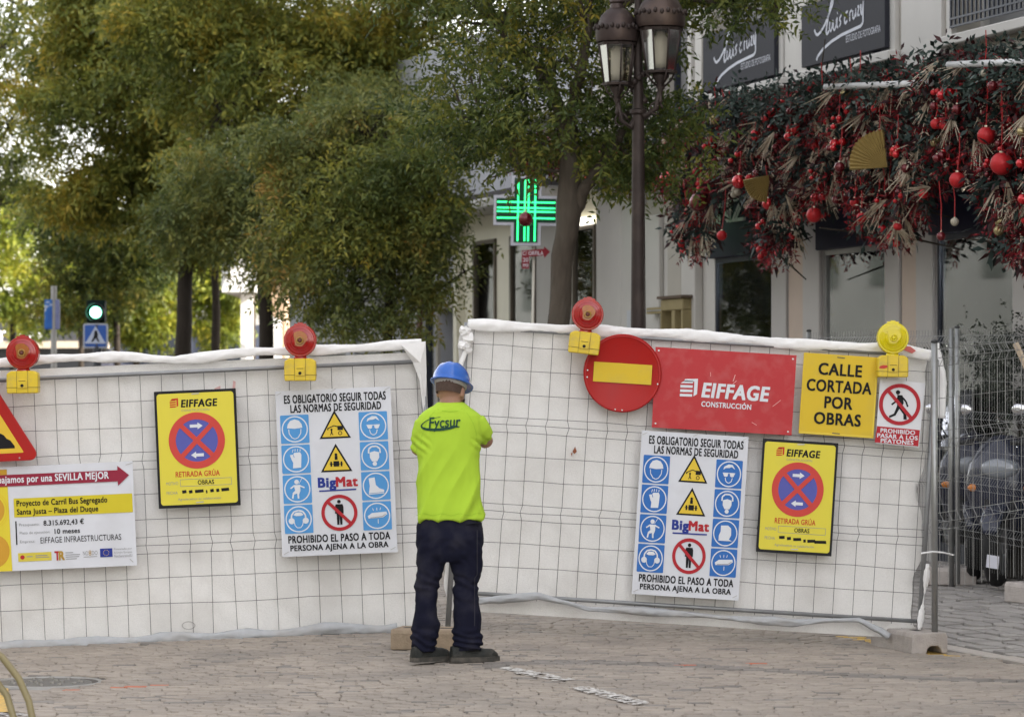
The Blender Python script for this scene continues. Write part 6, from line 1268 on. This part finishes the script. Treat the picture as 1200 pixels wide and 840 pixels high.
def tree(name, label, base, trunk, tr, limbs, blobs, nsp, nclump, leaf, lm_, L=.075, w=.028, n=7, stem=.16, droop=.5, group=None, surf=.5, twigs=True, csz=1.0):
    base = Vector(base); t = empty(name, base, label=label, cat='tree', group=group)
    def j(p, i): return Vector((p[0] + .006 * math.sin(i * .9 + base.x), p[1], p[2]))
    tb = MB(); pts = [Vector(p) - base for p in trunk]; d = []
    rad = []
    for i in range(len(pts) - 1):
        for q in range(6): f_ = q / 6; d.append(j(pts[i].lerp(pts[i + 1], f_), i * 6 + q)); rad.append(tr[i] + (tr[i + 1] - tr[i]) * f_)
    d.append(pts[-1]); rad.append(tr[-1])
    V0 = len(tb.v); tb.tube(d, rad, 14)
    tb.v = [(x * (1) + .012 * noise.noise(Vector((x * 14, y * 14, z * 3))), y + .012 * noise.noise(Vector((x * 14 + 5, y * 14, z * 3))), z) for x, y, z in tb.v]
    tb.build('trunk', lm_, t, True)
    pt_, dr, cc = clumps(blobs, nsp, nclump, droop, surf, csz)
    lb = MB()
    for pl2, r0, r1 in limbs:
        P2 = [Vector(p) - base for p in pl2]; D = []
        for i in range(len(P2) - 1):
            for q in range(4): D.append(P2[i].lerp(P2[i + 1], q / 4) + Vector((random.gauss(0, .012), random.gauss(0, .012), random.gauss(0, .012))))
        D.append(P2[-1]); lb2 = MB(); lb2.tube(D, list(np.linspace(r0, r1, len(D))), 9); lb2.build('limb', lm_, t, True)
    if twigs:
        src = [Vector(p) for pl2, _, _ in limbs for p in pl2[1:]] + [Vector(trunk[-1])]
        for c in cc[:min(len(cc), 110)]:
            c = Vector(c); s_ = min(src, key=lambda q: (q - c).length); m_ = s_.lerp(c, .5) + Vector((random.gauss(0, .12), random.gauss(0, .12), .12)); lb.tube([s_ - base, m_ - base, c - base], [.018, .010, .004], 5)
        tg_ = lb.build('twigs', lm_, t); tg_['kind'] = 'stuff'
    Q = sprays(pt_, dr, n, stem, L, w) - np.array(base)
    o = link('crown', arr_mesh('crown', Q, 4, leaf), t); o['kind'] = 'stuff'
    return t
def bl(px, py, d, rpx, rpy, ry=None, wt=None):
    p_ = P(px, py, d); k = d / F; r = [p_.x, p_.y, p_.z, rpx * k, ry or (rpx * k), rpy * k]
    if wt: r.append(wt)
    return tuple(r)
p27 = lambda x, y, dy=0: tuple(P(x, y, 27 + dy))
B0 = (P(654, 450, 27).x, 27, 0)
tree('street_tree', 'tree with forked trunk in front of the pharmacy, left of the street lamp', B0, [(B0[0] - .02, 27, 0), p27(655, 380), p27(659, 300), p27(668, 245), p27(668, 180), p27(664, 140)], [.125, .098, .095, .115, .085, .082],
     [([p27(672, 250), p27(692, 210, -.1), p27(715, 178, -.1), p27(738, 140, .1), p27(760, 80, .2)], .062, .03), ([p27(664, 142), p27(645, 100, .2), p27(620, 70, .3), p27(585, 30, .3), p27(560, -30, .4)], .06, .025), ([p27(665, 142), p27(680, 90, -.2), p27(690, 30, -.3), p27(690, -60, 0)], .06, .03), ([p27(640, 104, .1), p27(600, 110, .3), p27(560, 125, .5), p27(545, 140, .6)], .03, .008), ([p27(690, 30, -.2), p27(760, -10, -.3), p27(850, 5, -.5), p27(910, 15, -.6)], .035, .008), ([p27(664, 200, 0), p27(610, 195, .3), p27(566, 212, .5)], .018, .004)],
     [bl(610, 60, 27.3, 90, 75, .9), bl(560, 110, 27.6, 62, 60, .6), bl(680, 20, 27, 110, 60, .9), bl(610, -60, 27, 180, 90, 1.4), bl(640, 130, 26.7, 75, 45, .5), bl(735, 150, 27.0, 45, 55, .4, .5), bl(840, -12, 26.4, 75, 20, .4, .2), bl(790, -50, 27, 120, 50, .9), bl(600, 170, 27.3, 45, 22, .4, .18), bl(760, 190, 27.3, 25, 40, .3, .2), bl(900, -5, 26.4, 45, 14, .3, .15)],
     5400, 200, leafG, bark, L=.066, w=.026, n=7, stem=.15)
p36 = lambda x, y, dy=0: tuple(P(x, y, 37 + dy))
tree('young_tree', 'low leafy young tree in front of the closed shutters', (P(452, 450, 37).x, 37, 0), [(P(452, 450, 37).x, 37, 0), p36(455, 380), p36(458, 300)], [.07, .055, .05],
     [([p36(458, 300), p36(480, 240, .2), p36(500, 200, .2)], .04, .01), ([p36(458, 310), p36(420, 250, -.2), p36(390, 210, 0)], .04, .01), ([p36(457, 330), p36(500, 345, .1), p36(545, 320, .2), p36(572, 305, .2)], .022, .005), ([p36(458, 300), p36(440, 220, .4), p36(430, 160)], .04, .01), ([p36(457, 290), p36(510, 255, .1), p36(548, 235, .1)], .015, .004)],
     [bl(440, 250, 37, 75, 55, 1.0), bl(395, 300, 36.8, 50, 50, .7), bl(465, 300, 37, 50, 45, .7), bl(490, 200, 37.2, 32, 60, .6), bl(410, 365, 36.7, 38, 25, .4, .07), bl(460, 372, 36.7, 40, 18, .4, .05), bl(525, 328, 36.9, 42, 16, .3, .06), bl(370, 230, 37, 50, 60, .7), bl(512, 240, 37, 22, 22, .3, .03), bl(350, 330, 36.9, 22, 35, .4, .08), bl(500, 275, 36.9, 30, 16, .3, .06), bl(480, 340, 36.9, 30, 20, .3, .06), bl(340, 180, 37.3, 45, 40, .6, .25), bl(430, 150, 37.3, 70, 35, .7, .35), bl(310, 270, 37, 30, 25, .4, .07)],
     6600, 300, leafY, barkd, L=.078, w=.030, n=7, stem=.19, droop=.8, csz=.72, surf=.3)
def pd(d): return lambda x, y, dy=0: tuple(P(x, y, d + dy))
q = pd(45)
tree('plane_tree', 'dark trunked tree behind the left safety poster lamp', (P(312, 450, 45).x, 45, 0), [(P(312, 450, 45).x, 45, 0), q(312, 380), q(308, 300), q(305, 220), q(300, 140)], [.125, .105, .10, .09, .07],
     [([q(305, 230), q(350, 170, .4), q(390, 110, .4), q(420, 40, .4)], .06, .02), ([q(303, 200), q(260, 130, -.4), q(230, 60, 0)], .055, .02), ([q(300, 140), q(310, 60, 0), q(320, -40, 0)], .06, .02), ([q(350, 170, .3), q(410, 180, .4), q(450, 190, .3)], .03, .008)],
     [bl(330, 90, 45, 130, 90, 1.8), bl(420, 140, 45.3, 85, 75, 1.2), bl(470, 60, 45.6, 70, 85, 1.2), bl(380, -20, 45, 160, 80, 2), bl(280, 190, 44.8, 80, 60, 1.1), bl(370, 210, 44.8, 75, 55, 1.0), bl(480, 130, 45, 45, 55, .7), bl(330, 270, 45, 45, 38, .6, .25), bl(230, 20, 45, 90, 70, 1.2)],
     14000, 300, leafO, barkd, L=.105, w=.040, n=7, stem=.24, droop=.75)
def add_crown(t, blobs, n, k, leaf, L, w, stem=.2, droop=.8, csz=.8, surf=.2):
    pt_, dr, _ = clumps(blobs, n, k, droop, surf, csz); o = link('crown', arr_mesh('crown', sprays(pt_, dr, 7, stem, L, w) - np.array(t.location), 4, leaf), t); o['kind'] = 'stuff'
t45 = [o for o in COL.objects if o.name.startswith('plane_tree') and o.get('category')][-1]
add_crown(t45, [bl(300, 240, 42, 60, 60, .9), bl(360, 200, 42, 60, 45, .9), bl(260, 200, 42, 50, 55, .8, .4), bl(430, 120, 42, 70, 40, .9, .4), bl(340, 310, 42, 40, 30, .5, .25), bl(220, 250, 42, 50, 35, .6, .3)], 3600, 200, leafY, .085, .033)
add_crown(t45, [bl(460, 210, 36.2, 70, 60, .5), bl(400, 260, 36.2, 60, 50, .5), bl(500, 160, 36.2, 45, 40, .4, .3)], 1100, 90, leafO, .075, .030)
q = pd(51)
tree('plane_tree', 'dark trunked tree, thickest trunk on the left between the crossing sign and the lamp', (P(214, 450, 51).x, 51, 0), [(P(214, 450, 51).x, 51, 0), q(215, 400), q(217, 330), q(219, 270), q(205, 180)], [.16, .135, .12, .11, .08],
     [([q(218, 290), q(260, 220, .3), q(300, 150)], .06, .02), ([q(217, 260), q(170, 190, -.3), q(140, 120)], .06, .02), ([q(205, 180), q(200, 90), q(190, -20)], .06, .02), ([q(200, 200), q(150, 225, -.2), q(95, 235)], .03, .008), ([q(198, 110), q(160, 60), q(150, 20)], .03, .01)],
     [bl(190, 80, 51, 120, 95, 2), bl(120, 140, 50.7, 80, 75, 1.3), bl(250, 200, 51, 95, 65, 1.3), bl(160, 225, 51, 75, 45, 1.0), bl(130, 10, 51, 90, 60, 1.5), bl(210, -20, 51, 130, 70, 2), bl(75, 215, 50.7, 45, 40, .7, .28), bl(60, 90, 51, 30, 60, .8, .15), bl(250, 275, 51, 60, 28, .7, .25)],
     14000, 300, leafO, barkd, L=.115, w=.044, n=7, stem=.26, droop=.75)
q = pd(58)
tree('plane_tree', 'slimmer dark trunked tree standing just right of the thickest trunk', (P(252, 450, 58).x, 58, 0), [(P(252, 450, 58).x, 58, 0), q(253, 380), q(252, 300), q(250, 220)], [.09, .08, .07, .06],
     [([q(252, 290), q(290, 240), q(320, 200)], .04, .01), ([q(251, 270), q(220, 230), q(200, 200)], .04, .01)],
     [bl(255, 240, 58, 80, 50, 1.2), bl(310, 260, 58, 42, 35, .8)], 2600, 120, leafG, barkd, L=.12, w=.045, n=6, stem=.22)
q = pd(62)
tree('plane_tree', 'thin dark trunked tree just right of the crossing sign', (P(138, 450, 62).x, 62, 0), [(P(138, 450, 62).x, 62, 0), q(137, 380), q(133, 320), q(128, 260)], [.075, .065, .05, .03],
     [([q(137, 370), q(145, 340), q(160, 310)], .025, .008), ([q(133, 320), q(110, 290), q(85, 275)], .025, .008), ([q(136, 350), q(120, 335), q(105, 330)], .02, .006)],
     [bl(130, 280, 62, 60, 45, 1.2, .5), bl(95, 300, 62, 48, 35, 1.0, .5), bl(155, 320, 62, 34, 34, .8, .18), bl(180, 290, 62, 45, 30, .8, .3), bl(60, 250, 62, 40, 28, .8, .3), bl(85, 345, 62, 34, 30, .7, .28), bl(120, 350, 62, 25, 30, .6, .15)], 3300, 150, leafG, barkd, L=.12, w=.045, n=6, stem=.22)
q = pd(57)
tree('plane_tree', 'tree at the far left edge with loose hanging yellowish leaves', (P(-40, 450, 57).x, 57, 0), [(P(-40, 450, 57).x, 57, 0), q(-38, 300), q(-30, 150)], [.14, .12, .09],
     [([q(-35, 200), q(10, 150), q(40, 90)], .05, .01), ([q(-33, 160), q(0, 60), q(30, 10)], .05, .01), ([q(-36, 250), q(0, 240), q(40, 232)], .03, .008)],
     [bl(30, 70, 57, 45, 55, 1.0, .35), bl(0, 140, 57, 50, 60, 1.0, .45), bl(45, 10, 57, 60, 22, .8, .22), bl(15, 195, 57, 42, 22, .8, .16), bl(-60, 60, 57, 90, 120, 2, .8)], 3000, 160, leafO, barkd, L=.11, w=.042, n=6, stem=.25, droop=.9)
q = pd(86)
def lit(label, px, d, blobs, n, tw=.1, L=.15):
    q = pd(d); tree('sunlit_tree', label, (P(px, 450, d).x, d, 0), [(P(px, 450, d).x, d, 0), q(px, 390), q(px + 3, 330)], [tw, tw * .8, tw * .5], [([q(px, 380), q(px + 15, 340), q(px + 30, 310)], .05, .01), ([q(px, 370), q(px - 15, 330), q(px - 28, 300)], .05, .01)], [bl(a, b_, d, c, e, 1.6) for a, b_, c, e in blobs], n, 130, leafL, barkd, L=L, w=L * .42, n=6, stem=.25, twigs=False, surf=.2, group='sunlit trees beyond the square')
lit('sunlit lime green tree at the left edge beyond the banner pole', 15, 84, [(10, 330, 60, 50), (20, 250, 40, 50), (70, 330, 45, 35), (-30, 280, 60, 80), (45, 360, 50, 22)], 2800)
lit('sunlit yellow green tree seen between the thin trunk and the thickest trunk', 160, 80, [(165, 350, 42, 34), (185, 320, 30, 35), (150, 375, 36, 22), (175, 385, 28, 18), (150, 300, 30, 40)], 2300)
lit('sunlit yellow green tree seen between the thickest trunk and the white building', 262, 82, [(250, 350, 36, 36), (275, 330, 26, 40), (265, 385, 28, 20), (240, 310, 30, 35)], 1900)
lit('sunlit green tree far behind the traffic light', 95, 100, [(95, 350, 60, 45), (60, 300, 55, 55), (130, 310, 50, 50), (40, 380, 50, 18)], 2200, L=.17)

fir0 = leafmat('dark_shrub_leaves', [(0, (.005, .009, .006)), (.5, (.012, .020, .012)), (1, (.04, .05, .028))], 3.0, tl=.15)
sh_ = P(1186, 450, 25.3); shr = empty('potted_shrub', (sh_.x + .05, 25.3, gz(sh_.x, 25.3)), label='dark shrub in a pot between the scooters and the right shop window', cat='plant')
Q_, dr_, _ = clumps([(0, 0, 1.5, .2, .2, .5)], 900, 60, .1, .2); o = link('foliage', arr_mesh('foliage', sprays(Q_, dr_, 7, .09, .04, .018), 4, fir0), shr); o['kind'] = 'stuff'
MB().tube([(0, 0, .4), (.02, 0, .9), (0, 0, 1.4)], [.025, .02, .012], 8).build('stem', barkd, shr, True); autosmooth(MB().lathe([(.13, 0), (.18, .42), (.20, .42), (.20, .46), (.17, .46), (.16, .40), (0, .40)], n=24).build('pot', mat('dark_pot', (.05, .045, .04), .6), shr), 40)
# ------------------------------------------------------------------ christmas garlands over the shop front
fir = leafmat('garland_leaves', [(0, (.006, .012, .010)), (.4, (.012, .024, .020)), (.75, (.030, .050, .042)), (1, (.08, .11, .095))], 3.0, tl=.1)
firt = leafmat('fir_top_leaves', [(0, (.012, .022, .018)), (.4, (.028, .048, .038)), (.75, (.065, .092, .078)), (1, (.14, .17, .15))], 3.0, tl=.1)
redf = leafmat('red_sprigs', [(0, (.04, .003, .005)), (.5, (.20, .010, .016)), (1, (.38, .025, .03))], 3.0, tl=.15)
dry = leafmat('dried_grass', [(0, (.20, .16, .11)), (.5, (.46, .38, .28)), (1, (.70, .62, .50))], 4.0, tl=.2)
burg = leafmat('burgundy_leaves', [(0, (.010, .004, .005)), (.5, (.030, .007, .009)), (1, (.07, .015, .016))], 3.0, tl=.1)
redball = mat('red_bauble', (.52, .012, .018), .12, .35, var=.1, coat=.7); redmat = mat('matt_red_bauble', (.42, .018, .022), .38, .15, var=.1); burgball = mat('burgundy_bauble', (.13, .01, .014), .2, .4, coat=.6)
goldball = mat('gold_bauble', (.38, .31, .16), .25, .7, var=.1); cream_b = mat('glitter_bauble', (.42, .38, .30), .6, .2, var=.4, scale=40, bump=.4); capm = mat('bauble_cap', (.6, .55, .45), .3, .9); ribbon = mat('red_ribbon', (.33, .012, .014), .5, var=.2)
goldleaf = mat('gold_palm', (.30, .22, .08), .4, .35, var=.3, scale=8)
sph = MB().ell((0, 0, 0), (1, 1, 1), 20, 12); ballme = {m.name: sph.mesh('bauble', m, True) for m in (redball, redmat, burgball, goldball, cream_b)}
capme = MB().lathe([(.22, .94), (.22, 1.14), (.1, 1.18), (0, 1.18)], n=10).mesh('cap', capm)
def inpoly(x, y, poly):
    c = False; n = len(poly)
    for i in range(n):
        (x1, y1), (x2, y2) = poly[i], poly[i - 1]
        if (y1 > y) != (y2 > y) and x < (x2 - x1) * (y - y1) / (y2 - y1) + x1: c = not c
    return c
def fpt(px, py, w): t = ft(px, w); d = fd(t, w); return Vector(((px - CX) * d / F, d, EYE + (HY - py) * d / F))
def samp(poly, n, w0, w1, bias=0):
    xs = [p[0] for p in poly]; ys = [p[1] for p in poly]; out = []
    while len(out) < n:
        x, y = random.uniform(min(xs), max(xs)), random.uniform(min(ys), max(ys))
        if inpoly(x, y, poly): out.append(fpt(x, y, random.uniform(w0, w1)))
    return np.array([tuple(p) for p in out])
def bauble(parent, p, r, mname, line_to=None, label=None, top=False):
    rp = parent.location if parent else Vector((0, 0, 0))
    if top:
        o = empty('bauble', p, label=label, cat='christmas ball', group='large hanging christmas balls'); b = link('ball', ballme[mname], o); b.scale = (r,) * 3
    else:
        b = link('bauble', ballme[mname], parent, p - rp); b.scale = (r,) * 3; o = parent
    link('cap', capme, b)
    if line_to:
        rb = MB(); a = (p + Vector((0, 0, r * 1.1))) - (o.location); c = a + Vector((random.gauss(0, .02), random.gauss(0, .02), line_to)); rb.tube([a, a.lerp(c, .5) + Vector((.01, 0, 0)), c], .0045, 5); rb.build('ribbon', ribbon, o)
    return o
def garland(label, polys, w0, w1, nfir, nred, ndry, nburg, small, rods=()):
    small = int(small * 1.5)
    c = fpt(sum(p[0] for p in polys[0]) / len(polys[0]), sum(p[1] for p in polys[0]) / len(polys[0]), (w0 + w1) / 2)
    g_ = empty('christmas_garland', c, label=label, cat='garland', group='christmas garlands on the shop front'); org = np.array(c)
    areas = []
    for p in polys: areas.append(abs(sum(p[i - 1][0] * p[i][1] - p[i][0] * p[i - 1][1] for i in range(len(p)))) / 2)
    T = sum(areas)
    def many(n, a=w0, b=w1): return np.concatenate([samp(p, max(1, int(n * ar / T)), a, b) for p, ar in zip(polys, areas)])
    def lay(name, n, m, L, w, nl, stem, droop, sp=.8):
        pts = many(n); pts[:, 2] += .11; dr = RNG.normal(size=pts.shape) * sp + np.array([-.3, -.25, -droop]); o = link(name, arr_mesh(name, sprays(pts, dr, nl, stem, L, w, .3) - org, 4, m), g_); o['kind'] = 'stuff'
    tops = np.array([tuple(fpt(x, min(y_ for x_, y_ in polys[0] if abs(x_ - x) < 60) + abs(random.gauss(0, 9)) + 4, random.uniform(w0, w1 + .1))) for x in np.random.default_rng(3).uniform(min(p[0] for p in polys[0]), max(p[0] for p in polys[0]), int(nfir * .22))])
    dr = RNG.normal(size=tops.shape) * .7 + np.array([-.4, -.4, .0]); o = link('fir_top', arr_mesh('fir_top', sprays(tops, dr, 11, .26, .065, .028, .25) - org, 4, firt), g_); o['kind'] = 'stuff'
    lay('leaf_sprays', int(nfir * .7), fir, .085, .038, 9, .22, .5); lay('burgundy_leaves', int(nburg * 1.1), burg, .09, .035, 7, .2, .6); lay('red_sprigs', nred * 2, redf, .055, .016, 16, .22, .9, .6)
    # dried grasses: hanging plumes of long thin blades
    pts = many(ndry, w1 - .1, w1 + .08); pts[:, 2] += .12; nb = 16; base = np.repeat(pts, nb, 0); d0 = np.repeat(unit(RNG.normal(size=pts.shape) * .6 + np.array([0, 0, -1.1])), nb, 0); d = unit(d0 + RNG.normal(size=base.shape) * .20)
    l_ = RNG.uniform(.14, .32, (len(base), 1)); s_ = unit(np.cross(d, RNG.normal(size=base.shape))) * .007
    Q = np.stack([base - s_, base + s_, base + d * l_ + s_ * .3, base + d * l_ - s_ * .3], 1) - org; o = link('dried_grass', arr_mesh('dried_grass', Q, 4, dry), g_); o['kind'] = 'stuff'
    pts = many(ndry * 2, w1 - .15, w1 + .06); pts[:, 2] += .08; dr = RNG.normal(size=pts.shape) * .5 + np.array([0, 0, -1.0]); o = link('dried_pods', arr_mesh('dried_pods', sprays(pts, dr, 9, .16, .045, .014, .5) - org, 4, dry), g_); o['kind'] = 'stuff'
    # woody backing
    bk = MB()
    for p in many(40 if T > 20000 else 14, w0, w1 - .2): v = Vector(p) - c; bk.tube([v, v + Vector((random.gauss(0, .3), random.gauss(0, .3), random.gauss(.05, .2)))], [.012, .006], 5)
    bk.build('stems', barkd, g_)['kind'] = 'stuff'
    for p in many(small, w1 - .1, w1 + .12):
        mname = random.choices(['red_bauble', 'matt_red_bauble', 'burgundy_bauble', 'gold_bauble', 'glitter_bauble'], [6, 3, 3, 1, 1.2])[0]; r = random.uniform(.022, .045); v = Vector(p)
        bauble(g_, v, r, mname, random.uniform(.1, .35) if random.random() < .5 else None)
        for _ in range(random.choice((0, 1, 1, 2))): bauble(g_, v + Vector((random.uniform(-.07, .07), random.uniform(-.05, .02), random.uniform(-.08, .05))), r * random.uniform(.7, 1), mname)
    rm = mat('white_rod', (.6, .6, .6), .5)
    for (xa, ya, xb, yb, w_) in rods: MB().tube([fpt(xa, ya, w_) - c, fpt(xb, yb, w_) - c], .028, 10).build('rod', rm, g_, True)
    return g_
GB = garland('christmas garland left part, above the first shop window', [[(778, 170), (800, 142), (830, 126), (900, 122), (960, 108), (975, 150), (975, 245), (940, 262), (900, 240), (850, 236), (836, 258), (800, 240), (775, 215)], [(790, 215), (836, 215), (836, 290), (812, 306), (796, 285)], [(885, 220), (945, 220), (935, 290), (912, 312), (890, 296)]], .35, .85, 1150, 420, 60, 520, 46)
GC = garland('christmas garland middle part, above the glazed shop door', [[(950, 112), (1000, 102), (1085, 98), (1110, 110), (1112, 200), (1080, 262), (1056, 288), (1028, 262), (990, 238), (955, 240)], [(995, 220), (1060, 220), (1050, 290), (1015, 275)]], .45, .95, 1000, 420, 60, 450, 44, rods=[(968, 102, 1092, 97, 1.05)])
GD = garland('christmas garland right part, highest and nearest, over the right shop window', [[(1085, 88), (1120, 76), (1215, 72), (1260, 74), (1260, 300), (1190, 300), (1178, 262), (1162, 250), (1150, 215), (1100, 200), (1085, 150)], [(1165, 230), (1215, 230), (1215, 320), (1188, 310), (1168, 280)]], .5, 1.0, 1050, 480, 46, 520, 44, rods=[(1112, 76, 1260, 70, 1.1)])
GA = garland('christmas garland far part, behind the street lamp and tree trunk', [[(600, 180), (640, 172), (700, 176), (770, 186), (785, 215), (740, 222), (700, 214), (640, 206), (604, 200)]], .3, .8, 420, 200, 14, 150, 22)
BIG = [(1174, 192, 13.5, 'matt_red_bauble', .55, 'largest red christmas ball at the right edge'), (1122, 211, 9.5, 'matt_red_bauble', .3, 'red christmas ball above the navy fascia of the right window'), (1156, 159, 10.5, 'matt_red_bauble', .45, 'red christmas ball above and left of the largest ball'), (819, 237, 11.5, 'burgundy_bauble', .35, 'dark red christmas ball low in the left garland'), (783, 209, 10, 'red_bauble', .2, 'red christmas ball at the left tip of the left garland'), (866, 213, 8.5, 'red_bauble', .3, 'glossy red christmas ball above the first shop window'), (900, 239, 7, 'red_bauble', .3, 'red christmas ball beside the gold fan leaf'), (954, 252, 9, 'matt_red_bauble', .3, 'red christmas ball at the bottom between left and middle garlands'), (846, 276, 6, 'matt_red_bauble', .4, 'small red christmas ball hanging alone before the first window fascia'), (1010, 255, 6, 'matt_red_bauble', .3, 'red christmas ball low in the middle garland'), (1119, 260, 5, 'glitter_bauble', .3, 'pale glittering christmas ball before the right fascia'), (1103, 277, 5.5, 'burgundy_bauble', .4, 'dark red christmas ball hanging lowest before the right fascia'), (984, 196, 6.5, 'burgundy_bauble', .3, 'burgundy christmas ball in the middle garland'), (1050, 181, 4.5, 'red_bauble', .3, 'small glossy red ball right of the gold palm fan')]
for px, py, r, mname, ln, la in BIG:
    w_ = .95 if px < 970 else 1.1; p = fpt(px, py, w_); bauble(None, p, r * p.y / F, mname, ln, la, True)
p = P(616, 257, 34.7); bauble(None, p, 9 * 34.7 / F, 'burgundy_bauble', .8, 'dark red christmas ball hanging in front of the green cross', True)
def fan(px, py, w_, a0, a1, Rpx, label):
    c = fpt(px, py, w_); k = c.y / F; o = empty('gold_palm_fan', c, label=label, cat='palm leaf'); n = 14
    for i in range(n):
        a, b = R(a0 + (a1 - a0) * i / n), R(a0 + (a1 - a0) * (i + 1) / n); m_ = (a + b) / 2; r = Rpx * k * (1 - .12 * abs(i / n - .5))
        MB().add([(0, 0, 0), (r * math.cos(a), .0, r * math.sin(a)), (r * 1.03 * math.cos(m_), -.018, r * 1.03 * math.sin(m_)), (r * math.cos(b), 0, r * math.sin(b))], [(0, 1, 2), (0, 2, 3)]).build('pleat', goldleaf, o)
fan(1040, 196, 1.05, 95, 185, 46, 'gold pleated palm fan in the middle garland'); fan(903, 205, .95, 190, 262, 34, 'gold pleated palm fan in the left garland')
